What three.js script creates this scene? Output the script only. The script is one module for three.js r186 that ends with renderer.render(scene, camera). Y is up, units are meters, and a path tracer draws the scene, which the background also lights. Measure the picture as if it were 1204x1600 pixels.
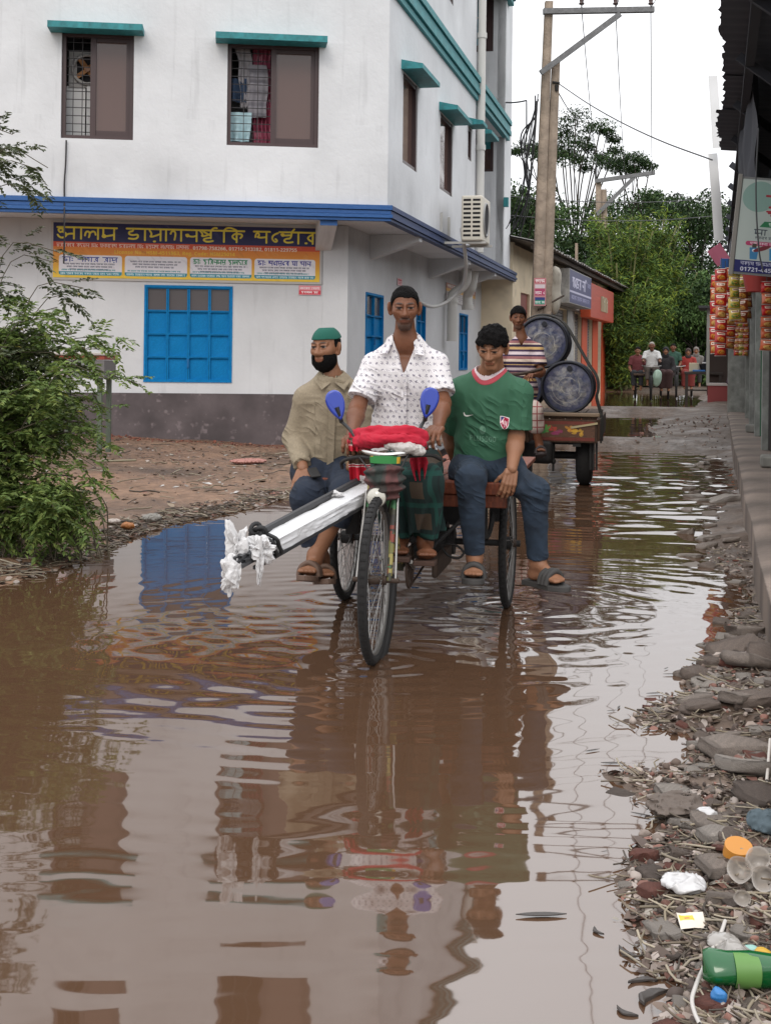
import * as THREE from 'three';
import { mergeGeometries, mergeVertices } from 'three/addons/utils/BufferGeometryUtils.js';
import { RoundedBoxGeometry } from 'three/addons/geometries/RoundedBoxGeometry.js';

// ---------- camera, sky, sun, exposure ----------
const scene = new THREE.Scene();
const F = 2000, CX = 602, HY = 560, EYE = 1.3, ROLL = 0.012;          // lens of the photograph in its own pixels (1204 x 1600)
const camera = new THREE.PerspectiveCamera(2 * Math.atan(1040 / F) * 180 / Math.PI, 1204 / 2080, 0.1, 1500);
camera.position.set(0, EYE, 0);
camera.rotation.z = ROLL;
camera.setViewOffset(1204, 2080, 0, 480, 1204, 1600);                  // the lens is shifted, verticals stay upright
const renderer = new THREE.WebGLRenderer();
renderer.toneMapping = THREE.LinearToneMapping;
renderer.toneMappingExposure = 1.05;
renderer.shadowMap.enabled = true;

function mulberry(a) { return () => { a |= 0; a = a + 0x6D2B79F5 | 0; let t = Math.imul(a ^ a >>> 15, 1 | a); t = t + Math.imul(t ^ t >>> 7, 61 | t) ^ t; return ((t ^ t >>> 14) >>> 0) / 4294967296; }; }
const hash3 = (x, y, z) => { let h = Math.imul(x | 0, 374761393) + Math.imul(y | 0, 668265263) + Math.imul(z | 0, 2147483647 ^ 0x5bd1e995) | 0; h = Math.imul(h ^ h >>> 13, 1274126177); h = Math.imul(h ^ h >>> 16, 2246822519); return ((h ^ h >>> 15) >>> 0) / 4294967296; };
const sm = (t) => t * t * (3 - 2 * t), lerp = (a, b, t) => a + (b - a) * t, clamp = (v, a = 0, b = 1) => v < a ? a : v > b ? b : v;
const sstep = (a, b, v) => sm(clamp((v - a) / (b - a)));
function noise3(x, y, z) {
  const X = Math.floor(x), Y = Math.floor(y), Z = Math.floor(z), u = sm(x - X), v = sm(y - Y), w = sm(z - Z);
  const c = (i, j) => lerp(hash3(X, Y + i, Z + j), hash3(X + 1, Y + i, Z + j), u);
  return lerp(lerp(c(0, 0), c(1, 0), v), lerp(c(0, 1), c(1, 1), v), w) * 2 - 1;
}
const noise2 = (x, y) => noise3(x, y, 7.31);
function fbm(x, y, z = 0, o = 4) { let s = 0, a = 0.5; for (let i = 0; i < o; i++) { s += a * noise3(x, y, z + i * 5.7); x *= 2.03; y *= 2.03; z *= 2.03; a *= 0.5; } return s; }

{ // overcast sky: dim towards the horizon, three times brighter overhead, soft cloud
  const W = 512, H = 256, d = new Float32Array(W * H * 4);
  for (let j = 0; j < H; j++) for (let i = 0; i < W; i++) {
    const th = ((j + 0.5) / H - 0.5) * Math.PI, ph = (i + 0.5) / W * Math.PI * 2, s = Math.sin(th), c = Math.cos(th);
    const n = fbm(c * Math.cos(ph) * 2.2 + 5, s * 6.5, c * Math.sin(ph) * 2.2 + 3, 5);
    let L = s > 0 ? 1.12 * (1 + 0.9 * s) * (1 + 0.17 * n) : 0.3;
    const o = (j * W + i) * 4;
    d[o] = L * 0.985; d[o + 1] = L * 0.995; d[o + 2] = L * 1.02; d[o + 3] = 1;
  }
  const t = new THREE.DataTexture(d, W, H, THREE.RGBAFormat, THREE.FloatType);
  t.mapping = THREE.EquirectangularReflectionMapping; t.magFilter = THREE.LinearFilter; t.minFilter = THREE.LinearFilter; t.wrapS = THREE.RepeatWrapping; t.needsUpdate = true;
  scene.background = t; scene.environment = t;
}
const sun = new THREE.DirectionalLight(0xfff6ea, 0.8);
sun.position.set(-6, 22, 14); sun.target.position.set(0, 0, -14); scene.add(sun, sun.target);
sun.castShadow = true; sun.shadow.radius = 40; sun.shadow.mapSize.set(2048, 2048);
Object.assign(sun.shadow.camera, { left: -40, right: 40, top: 40, bottom: -40, near: 1, far: 120 });

// ---------- helpers ----------
const V = (x, y, z) => new THREE.Vector3(x, y, z);
const rayDir = (px, py) => { const u = (px - CX) / F, v = -(py - HY) / F, c = Math.cos(ROLL), s = Math.sin(ROLL); return V(u * c - v * s, u * s + v * c, -1); };
const at = (px, py, d) => rayDir(px, py).multiplyScalar(d).add(V(0, EYE, 0));       // the point that stands d metres ahead
const atY = (px, py, y = 0) => { const r = rayDir(px, py); return r.multiplyScalar((y - EYE) / r.y).add(V(0, EYE, 0)); };
const lin = (hex) => new THREE.Color(hex);
const taken = new Map();
function numbered(name) { const n = taken.get(name) || 0; taken.set(name, n + 1); return n ? name + '_' + String(n).padStart(3, '0') : name; }
function tag(o, label, category, group, kind) { if (label) o.userData.label = label; if (category) o.userData.category = category; if (group) o.userData.group = group; if (kind) o.userData.kind = kind; return o; }
function thing(name, label, category, pos = [0, 0, 0], turn = 0, group) {
  const o = new THREE.Group(); o.name = numbered(name); o.position.set(...(pos.toArray ? pos.toArray() : pos)); o.rotation.y = turn; scene.add(o);
  return tag(o, label, category, group);
}
function part(parent, name, geo, mat, label) {
  const m = new THREE.Mesh(geo, mat); m.name = name; m.castShadow = m.receiveShadow = true; parent.add(m);
  if (label) m.userData.label = label;
  return m;
}
function solo(name, geo, mat, label, category, group, kind) { const m = part(scene, numbered(name), geo, mat); return tag(m, label, category, group, kind); }
function copyThing(src, pos, turn, label, group) { const c = src.clone(); c.name = numbered(src.name.replace(/_\d+$/, '')); c.userData = { ...src.userData }; if (pos) c.position.set(...pos); if (turn !== undefined) c.rotation.y = turn; if (label) c.userData.label = label; if (group) c.userData.group = group; scene.add(c); return c; }
const mat = (c, rough = 0.8, o = {}) => new THREE.MeshPhysicalMaterial({ color: c instanceof THREE.Color ? c : Array.isArray(c) ? new THREE.Color().setRGB(...c) : new THREE.Color(c), roughness: rough, ...o });

// geometry helpers; merge() strips to position, normal, uv (and colour)
function merge(list) {
  const g = list.filter(Boolean).map((x) => { let y = x.index ? x.toNonIndexed() : x; for (const k of Object.keys(y.attributes)) if (!['position', 'normal', 'uv'].includes(k)) y.deleteAttribute(k); if (!y.attributes.uv) y.setAttribute('uv', new THREE.BufferAttribute(new Float32Array(y.attributes.position.count * 2), 2)); return y; });
  return mergeGeometries(g);
}
function planarUV(g, s = 1) { // box projection in metres
  if (g.index) g = g.toNonIndexed();
  const p = g.attributes.position, n = g.attributes.normal, uv = new Float32Array(p.count * 2);
  for (let i = 0; i < p.count; i++) {
    const ax = Math.abs(n.getX(i)), ay = Math.abs(n.getY(i)), az = Math.abs(n.getZ(i));
    const [a, b] = ay > ax && ay > az ? [p.getX(i), p.getZ(i)] : ax > az ? [p.getZ(i), p.getY(i)] : [p.getX(i), p.getY(i)];
    uv[2 * i] = a * s; uv[2 * i + 1] = b * s;
  }
  g.setAttribute('uv', new THREE.BufferAttribute(uv, 2)); return g;
}
const box = (x0, x1, y0, y1, z0, z1) => planarUV(new THREE.BoxGeometry(x1 - x0, y1 - y0, z1 - z0).translate((x0 + x1) / 2, (y0 + y1) / 2, (z0 + z1) / 2));
const rbox = (w, h, d, r = 0.01, seg = 2) => planarUV(new RoundedBoxGeometry(w, h, d, seg, Math.min(r, w / 2.01, h / 2.01, d / 2.01)));
function bar(a, b, r, r2 = r, seg = 8) { // round bar between two points
  const d = b.clone().sub(a), g = new THREE.CylinderGeometry(r2, r, d.length(), seg, 1);
  g.applyQuaternion(new THREE.Quaternion().setFromUnitVectors(V(0, 1, 0), d.clone().normalize()));
  return g.translate(...a.clone().add(b).multiplyScalar(0.5).toArray());
}
function beam(a, b, w, h, up = V(0, 1, 0)) { // square bar
  const d = b.clone().sub(a), z = d.clone().normalize(), x = up.clone().cross(z).normalize(), y = z.clone().cross(x);
  return planarUV(new THREE.BoxGeometry(w, h, d.length())).applyMatrix4(new THREE.Matrix4().makeBasis(x, y, z).setPosition(a.clone().add(b).multiplyScalar(0.5)));
}
function tube(pts, r, seg = 24, rad = 6, closed = false) { return new THREE.TubeGeometry(new THREE.CatmullRomCurve3(pts, closed, 'centripetal'), seg, r, rad, closed); }
function frame(o, u) { const n = V(-u.z, 0, u.x); return new THREE.Matrix4().makeBasis(u, V(0, 1, 0), n).setPosition(o); }   // u to the right along a wall, n out of it
function onFrame(M, px, py, n = 0) { // where a sight line meets a wall: [u, y]
  const I = M.clone().invert(), o = V(0, EYE, 0).applyMatrix4(I), q = rayDir(px, py).add(V(0, EYE, 0)).applyMatrix4(I).sub(o), t = (n - o.z) / q.z;
  return [o.x + q.x * t, o.y + q.y * t];
}
function rectOn(M, x0, y0, x1, y1, n = 0) { const a = onFrame(M, x0, y0, n), b = onFrame(M, x1, y1, n); return [Math.min(a[0], b[0]), Math.max(a[0], b[0]), Math.min(a[1], b[1]), Math.max(a[1], b[1])]; }
function wallShape(outer, holes, depth, bevel = 0) { // outer: points; holes: [u0,u1,y0,y1]; front face at z = 0, back at -depth
  const s = new THREE.Shape(outer.map(([a, b]) => new THREE.Vector2(a, b)));
  for (const [a, b, c, d] of holes) s.holes.push(new THREE.Path([[a, c], [a, d], [b, d], [b, c]].map(([x, y]) => new THREE.Vector2(x, y))));
  return planarUV(new THREE.ExtrudeGeometry(s, { depth, bevelEnabled: false }).translate(0, 0, -depth));
}
function polyShape(pts, depth, bevel = 0) { const s = new THREE.Shape(pts.map(([a, b]) => new THREE.Vector2(a, b))); return new THREE.ExtrudeGeometry(s, { depth, bevelEnabled: bevel > 0, bevelSize: bevel, bevelThickness: bevel, bevelSegments: 1 }); }
function warp(g, amp, freq, seed = 0) { // uneven surface, welded
  g = mergeVertices(new THREE.BufferGeometry().setAttribute('position', (g.index ? g.toNonIndexed() : g).attributes.position.clone()), 1e-4);
  const p = g.attributes.position;
  for (let i = 0; i < p.count; i++) { const x = p.getX(i), y = p.getY(i), z = p.getZ(i); p.setXYZ(i, x + amp * noise3(x * freq + seed, y * freq, z * freq), y + amp * noise3(x * freq, y * freq + seed + 9, z * freq), z + amp * noise3(x * freq, y * freq, z * freq + seed + 31)); }
  g.computeVertexNormals(); return planarUV(g);
}

// ---------- textures ----------
function canvasTex(w, h, draw, srgb = true) { const c = document.createElement('canvas'); c.width = w; c.height = h; draw(c.getContext('2d'), w, h); const t = new THREE.CanvasTexture(c); if (srgb) t.colorSpace = THREE.SRGBColorSpace; t.wrapS = t.wrapT = THREE.RepeatWrapping; return t; }
function pnoise(x, y, p, s) { // periodic value noise
  const X = Math.floor(x), Y = Math.floor(y), u = sm(x - X), v = sm(y - Y), m = (k) => ((k % p) + p) % p;
  return lerp(lerp(hash3(m(X), m(Y), s), hash3(m(X + 1), m(Y), s), u), lerp(hash3(m(X), m(Y + 1), s), hash3(m(X + 1), m(Y + 1), s), u), v);
}
function pfbm(u, v, p, o = 5, s = 0) { let a = 0.5, r = 0, t = 0; for (let i = 0; i < o; i++) { r += a * pnoise(u * p, v * p, p, s + i); t += a; a *= 0.55; p *= 2; } return r / t; }
function dataTex(n, fn, srgb = true, rep = 1) { // fn(u, v) -> grey or [r,g,b], 0..1
  const d = new Uint8Array(n * n * 4);
  for (let j = 0; j < n; j++) for (let i = 0; i < n; i++) { const c = fn(i / n, j / n), o = (j * n + i) * 4; for (let k = 0; k < 3; k++) d[o + k] = clamp(Array.isArray(c) ? c[k] : c) * 255; d[o + 3] = 255; }
  const t = new THREE.DataTexture(d, n, n); t.magFilter = t.minFilter = THREE.LinearFilter; t.wrapS = t.wrapT = THREE.RepeatWrapping; if (srgb) t.colorSpace = THREE.SRGBColorSpace; t.repeat.set(rep, rep); t.needsUpdate = true; return t;
}
const rep = (t, a, b = a) => { const c = t.clone(); c.repeat.set(a, b); c.needsUpdate = true; return c; };
const T = {};
T.grain = dataTex(512, (u, v) => 0.62 + 0.38 * pfbm(u, v, 8, 6, 3));
T.bump = dataTex(512, (u, v) => pfbm(u, v, 16, 5, 11), false);
T.coarse = dataTex(256, (u, v) => pfbm(u, v, 6, 5, 23), false);
T.weave = dataTex(128, (u, v) => 0.5 + 0.25 * Math.sin(u * 6.283 * 32) + 0.25 * Math.sin(v * 6.283 * 32), false);
T.fabric = dataTex(256, (u, v) => 0.86 + 0.14 * pfbm(u, v, 40, 3, 13));
T.folds = dataTex(512, (u, v) => { const q = pfbm(u, v, 3, 3, 91), r = (s, p) => 1 - Math.abs(2 * pnoise(((u + 0.12 * q) * p), ((v + 0.16 * q + 0.5 * u) * p * 2), p * 2, s) - 1) ** 0.7, m = clamp(pfbm(u, v, 4, 2, 95) * 2.4 - 0.7); return clamp(0.5 + m * (0.32 * r(92, 4) + 0.22 * r(93, 8) - 0.25)); }, false);
T.wood = dataTex(256, (u, v) => { const g = pfbm(u * 1, v, 4, 3, 5), l = pnoise(u * 64 + g * 3, v * 4, 64, 9); const k = 0.6 + 0.28 * l + 0.2 * (g - 0.5); return [k, k * 0.97, k * 0.93]; });

// ---------- implicit surfaces: bodies, cloth, lumps ----------
const smin = (a, b, k) => { const h = Math.max(k - Math.abs(a - b), 0) / k; return Math.min(a, b) - h * h * k * 0.25; };
function cap(a, b, ra, rb = ra) { // tapered capsule
  const ax = a.x, ay = a.y, az = a.z, dx = b.x - ax, dy = b.y - ay, dz = b.z - az, L = dx * dx + dy * dy + dz * dz || 1e-9;
  return (x, y, z) => { const px = x - ax, py = y - ay, pz = z - az; let t = (px * dx + py * dy + pz * dz) / L; t = t < 0 ? 0 : t > 1 ? 1 : t; const qx = px - dx * t, qy = py - dy * t, qz = pz - dz * t; return Math.sqrt(qx * qx + qy * qy + qz * qz) - (ra + (rb - ra) * t); };
}
function ell(c, r, q) { // ellipsoid, optionally turned
  const iq = q ? q.clone().invert() : null, mr = Math.min(r.x, r.y, r.z), v = V();
  return (x, y, z) => { v.set(x - c.x, y - c.y, z - c.z); if (iq) v.applyQuaternion(iq); const k0 = Math.hypot(v.x / r.x, v.y / r.y, v.z / r.z), k1 = Math.hypot(v.x / (r.x * r.x), v.y / (r.y * r.y), v.z / (r.z * r.z)); return k1 < 1e-9 ? -mr : k0 * (k0 - 1) / k1; };
}
const union = (list, k) => (x, y, z) => { let d = 1e9; for (const f of list) d = smin(d, f(x, y, z), k); return d; };
function meshSDF(f, lo, hi, cell, colour) { // surface nets over the blocks that the surface crosses
  const B = 8, nx = Math.ceil((hi.x - lo.x) / cell / B) * B, ny = Math.ceil((hi.y - lo.y) / cell / B) * B, nz = Math.ceil((hi.z - lo.z) / cell / B) * B;
  const sx = nx + 1, sxy = sx * (ny + 1), val = new Float32Array(sxy * (nz + 1)).fill(NaN), half = B * cell * 0.5, diag = half * 1.75 * 1.35 + cell * 2;
  const act = [];
  for (let k = 0; k < nz; k += B) for (let j = 0; j < ny; j += B) for (let i = 0; i < nx; i += B)
    if (Math.abs(f(lo.x + i * cell + half, lo.y + j * cell + half, lo.z + k * cell + half)) < diag) act.push([i, j, k]);
  for (const [i0, j0, k0] of act) for (let k = k0; k <= k0 + B; k++) for (let j = j0; j <= j0 + B; j++) for (let i = i0; i <= i0 + B; i++) { const id = i + j * sx + k * sxy; if (val[id] !== val[id]) val[id] = f(lo.x + i * cell, lo.y + j * cell, lo.z + k * cell); }
  const vid = new Map(), pos = [], idx = [], E = [[0, 1], [2, 3], [4, 5], [6, 7], [0, 2], [1, 3], [4, 6], [5, 7], [0, 4], [1, 5], [2, 6], [3, 7]];
  for (const [i0, j0, k0] of act) for (let k = k0; k < k0 + B; k++) for (let j = j0; j < j0 + B; j++) for (let i = i0; i < i0 + B; i++) {
    const id = i + j * sx + k * sxy, c = [val[id], val[id + 1], val[id + sx], val[id + sx + 1], val[id + sxy], val[id + sxy + 1], val[id + sxy + sx], val[id + sxy + sx + 1]];
    let m = 0; for (let q = 0; q < 8; q++) if (c[q] < 0) m |= 1 << q;
    if (m === 0 || m === 255) continue;
    let x = 0, y = 0, z = 0, n = 0;
    for (const [a, b] of E) if ((c[a] < 0) !== (c[b] < 0)) { const t = c[a] / (c[a] - c[b]); x += (a & 1) + ((b & 1) - (a & 1)) * t; y += (a >> 1 & 1) + ((b >> 1 & 1) - (a >> 1 & 1)) * t; z += (a >> 2) + ((b >> 2) - (a >> 2)) * t; n++; }
    vid.set(id, pos.length / 3); pos.push(lo.x + (i + x / n) * cell, lo.y + (j + y / n) * cell, lo.z + (k + z / n) * cell);
  }
  const quad = (a, b, c, d, flip) => { a = vid.get(a); b = vid.get(b); c = vid.get(c); d = vid.get(d); if (a === undefined || b === undefined || c === undefined || d === undefined) return; flip ? idx.push(a, c, b, a, d, c) : idx.push(a, b, c, a, c, d); };
  for (const id of vid.keys()) {
    const v0 = val[id];
    if ((v0 < 0) !== (val[id + 1] < 0)) quad(id, id - sx, id - sx - sxy, id - sxy, v0 >= 0);
    if ((v0 < 0) !== (val[id + sx] < 0)) quad(id, id - sxy, id - sxy - 1, id - 1, v0 >= 0);
    if ((v0 < 0) !== (val[id + sxy] < 0)) quad(id, id - 1, id - 1 - sx, id - sx, v0 >= 0);
  }
  const g = new THREE.BufferGeometry(), N = pos.length / 3, nor = new Float32Array(N * 3), e = cell * 0.5;
  for (let i = 0; i < N; i++) {
    const x = pos[3 * i], y = pos[3 * i + 1], z = pos[3 * i + 2];
    let a = f(x + e, y, z) - f(x - e, y, z), b = f(x, y + e, z) - f(x, y - e, z), c = f(x, y, z + e) - f(x, y, z - e); const l = Math.hypot(a, b, c) || 1;
    nor[3 * i] = a / l; nor[3 * i + 1] = b / l; nor[3 * i + 2] = c / l;
  }
  g.setAttribute('position', new THREE.Float32BufferAttribute(pos, 3)); g.setAttribute('normal', new THREE.BufferAttribute(nor, 3));
  const uv = new Float32Array(N * 2); for (let i = 0; i < N; i++) { uv[2 * i] = pos[3 * i]; uv[2 * i + 1] = pos[3 * i + 1]; }
  g.setAttribute('uv', new THREE.BufferAttribute(uv, 2));
  if (colour) { const col = new Float32Array(N * 3); for (let i = 0; i < N; i++) { const c = colour(pos[3 * i], pos[3 * i + 1], pos[3 * i + 2], nor[3 * i], nor[3 * i + 1], nor[3 * i + 2]); col[3 * i] = c[0]; col[3 * i + 1] = c[1]; col[3 * i + 2] = c[2]; } g.setAttribute('color', new THREE.BufferAttribute(col, 3)); }
  g.setIndex(idx); return g;
}
// ---------- the ground, the flooded road, the pavement ----------
const SHORE = [[-2.15, 7.18], [-1.91, 7.98], [-1.84, 8.81], [-1.75, 9.47], [-1.44, 10.34], [-1.1, 11.04], [-0.9, 11.99], [-0.45, 13.3], [0, 15], [0.5, 17], [1.3, 19.3], [2.1, 20.3], [3.3, 19.4], [4.4, 18.6], [4.55, 17],
  [3.73, 13.45], [2.84, 10.85], [2.18, 8.75], [2.08, 8.13], [2.18, 7.73], [1.98, 6.91], [1.78, 6.51], [1.61, 6.04], [1.34, 5.45], [1.18, 5.03], [0.88, 4.59], [1.09, 4.46], [1.01, 4.12], [0.71, 4.04], [0.76, 3.93], [0.79, 3.67], [0.8, 3.57], [0.7, 3.39], [0.61, 3.18],
  [0.62, 3.04], [0.58, 2.96], [0.63, 2.88], [0.57, 2.75], [0.65, 2.69], [0.59, 2.51], [0.52, 1.7], [0.2, 0.9], [-1.5, 0.8], [-2.5, 1.6], [-2.75, 4], [-2.7, 6.3]];
function shoreDist(x, D) { // positive on land
  let best = 1e9, inside = false;
  for (let i = 0, j = SHORE.length - 1; i < SHORE.length; j = i++) {
    const [ax, ay] = SHORE[j], [bx, by] = SHORE[i], dx = bx - ax, dy = by - ay, t = clamp(((x - ax) * dx + (D - ay) * dy) / (dx * dx + dy * dy)), ex = x - ax - dx * t, ey = D - ay - dy * t;
    best = Math.min(best, ex * ex + ey * ey);
    if ((ay > D) !== (by > D) && x < ax + (D - ay) / (by - ay) * dx) inside = !inside;
  }
  return inside ? -Math.sqrt(best) : Math.sqrt(best);
}
const kerbX = (D) => 1.87 + 0.258 * (D - 6.2);                          // outer edge of the raised pavement
const LEVELS = [[20.2, 30, 0.1], [30.6, 46, 0.21]];                     // shallow puddles farther up the road: from, to, level
function groundH(x, D) {
  const s = shoreDist(x + 0.06 * fbm(x * 5, D * 5, 1), D + 0.06 * fbm(x * 5, D * 5, 9));
  if (s < 0) return -0.10 * sstep(0, 0.35, -s) - 0.004;
  const rise = 0.25 * sstep(18, 38, D) + 0.2 * sstep(38, 62, D), n = fbm(x * 1.7, D * 1.7, 3);
  const left = x < -0.4 + 0.24 * (D - 17) || D < 13 && x < 0;
  let h = 0.005 + 0.035 * sstep(0, 0.3, s);
  if (left) h += 0.2 * sstep(0.2, 5.5, s) + 0.03 * n * sstep(0.1, 1, s) + 0.007 * fbm(x * 9, D * 9, 4);
  else if (D < 20) h += 0.06 * sstep(0.05, 0.9, s) + (0.05 * n + 0.028 * fbm(x * 8, D * 8, 4) + 0.012 * fbm(x * 27, D * 27, 6)) * sstep(0, 0.25, s);
  else h += 0.05 * n;
  h += rise * (left ? 1.2 : 1) * sstep(0, 2, s);
  if (!left && D > 19.5) {
    for (const [a, b, y] of LEVELS) if (D > a - 1 && D < b + 1) {
      const inn = sstep(a - 0.6, a + 0.8, D) * (1 - sstep(b - 0.9, b + 0.6, D)), side = a < 25 ? sstep(-1.7, -0.5, x - kerbX(D)) : sstep(-1.0, -0.2, x - kerbX(D));
      h = lerp(h, y + 0.06 * fbm(x * 0.45, D * 0.22, 12) - 0.03 + 0.1 * side + 0.008 * n, inn);
    }
  }
  for (const [a, b, y] of LEVELS) { const k = Math.exp(-(((D - a + 0.4) / 0.32) ** 2)); if (k > 0.05) h = Math.max(h, lerp(h, y + 0.025 + 0.012 * n, Math.min(1, k * 1.6))); }
  if (x > kerbX(D) - 0.1 && D < 32) h = Math.min(h, D < 20 ? 0.16 : 0.24);
  return h;
}
const spread = (list) => list.flatMap(([a, b, st]) => { const n = Math.max(1, Math.round((b - a) / st)); return Array.from({ length: n }, (_, i) => a + (b - a) * i / n); });
const geoRows = (a, b, r) => { const o = []; for (let d = a; d < b; d *= r) o.push(d); return o; };
function sheet(xs, ds, h, colour) {
  const nx = xs.length, nd = ds.length, pos = new Float32Array(nx * nd * 3), col = colour && new Float32Array(nx * nd * 3), uv = new Float32Array(nx * nd * 2), idx = [];
  for (let j = 0; j < nd; j++) for (let i = 0; i < nx; i++) {
    const o = j * nx + i, y = h(xs[i], ds[j]); pos[3 * o] = xs[i]; pos[3 * o + 1] = y; pos[3 * o + 2] = -ds[j]; uv[2 * o] = xs[i]; uv[2 * o + 1] = ds[j];
    if (col) { const c = colour(xs[i], ds[j], y); col.set(c, 3 * o); }
  }
  for (let j = 0; j < nd - 1; j++) for (let i = 0; i < nx - 1; i++) { const a = j * nx + i, b = a + 1, c = a + nx, d = c + 1; idx.push(a, b, d, a, d, c); }
  const g = new THREE.BufferGeometry(); g.setAttribute('position', new THREE.BufferAttribute(pos, 3)); g.setAttribute('uv', new THREE.BufferAttribute(uv, 2)); if (col) g.setAttribute('color', new THREE.BufferAttribute(col, 3)); g.setIndex(idx); g.computeVertexNormals(); return g;
}
{
  const xs = [...spread([[-400, -60, 40], [-60, -16, 4], [-16, -6, 0.5], [-6, 0.4, 0.06], [0.4, 2.4, 0.022], [2.4, 7, 0.07], [7, 16, 0.3], [16, 60, 3], [60, 400, 40]]), 400];
  const ds = [...spread([[-60, -4, 7], [-4, 1, 0.5]]), ...geoRows(1, 55, 1.0115), ...spread([[55, 120, 3], [120, 900, 60]]), 900];
  const mud = [0.145, 0.095, 0.066], tan = [0.37, 0.222, 0.142], red = [0.26, 0.085, 0.05], ash = [0.2, 0.155, 0.125], mix = (a, b, t) => a.map((v, i) => lerp(v, b[i], t));
  const g = sheet(xs, ds, groundH, (x, D) => {
    if (D < -3 || D > 60 || x < -14 || x > 18) return [0.07, 0.085, 0.035];
    const n = fbm(x * 0.9, D * 0.9, 2, 5), m = fbm(x * 3.4 + 8, D * 3.4, 5, 4), left = x < 0.2 && D > 6.5 || D > 19 && x < kerbX(D) - 3;
    let c = left ? mix(tan, mud, clamp(0.25 + 1.2 * n)) : mix(mud, ash, clamp(0.45 + 1.2 * n));
    const wall = Math.abs((D - 17.3) - 0.12 * (x + 2.3));                                                   // brick dust lies along the plinth of the white building
    if (left) c = mix(c, red, clamp((1.1 - wall) * 0.8 + 1.5 * n + 0.6 * m - 0.25) * 0.75 * (D < 19 ? 1 : 0));
    if (left) c = mix(c, red, clamp(2.4 * fbm(x * 1.1 + 40, D * 1.1, 8) - 0.55) * 0.55 * (x < -1.4 && D < 13 ? 1 : 0));
    if (!left && D < 9) c = mix(c, red, clamp(2.6 * fbm(x * 2.2 + 20, D * 2.2, 8) - 0.5) * 0.55);
    return c.map((v) => v * (1 + 0.35 * m));
  });
  const wet = dataTex(256, (u, v) => 0.2 + 0.85 * pfbm(u, v, 5, 5, 40), false);
  solo('ground', g, new THREE.MeshPhysicalMaterial({ vertexColors: true, map: rep(T.grain, 1.6), roughness: 1, roughnessMap: rep(wet, 0.45), bumpMap: rep(T.bump, 1.3), bumpScale: 0.02 }), null, null, null, 'structure');
}
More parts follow.
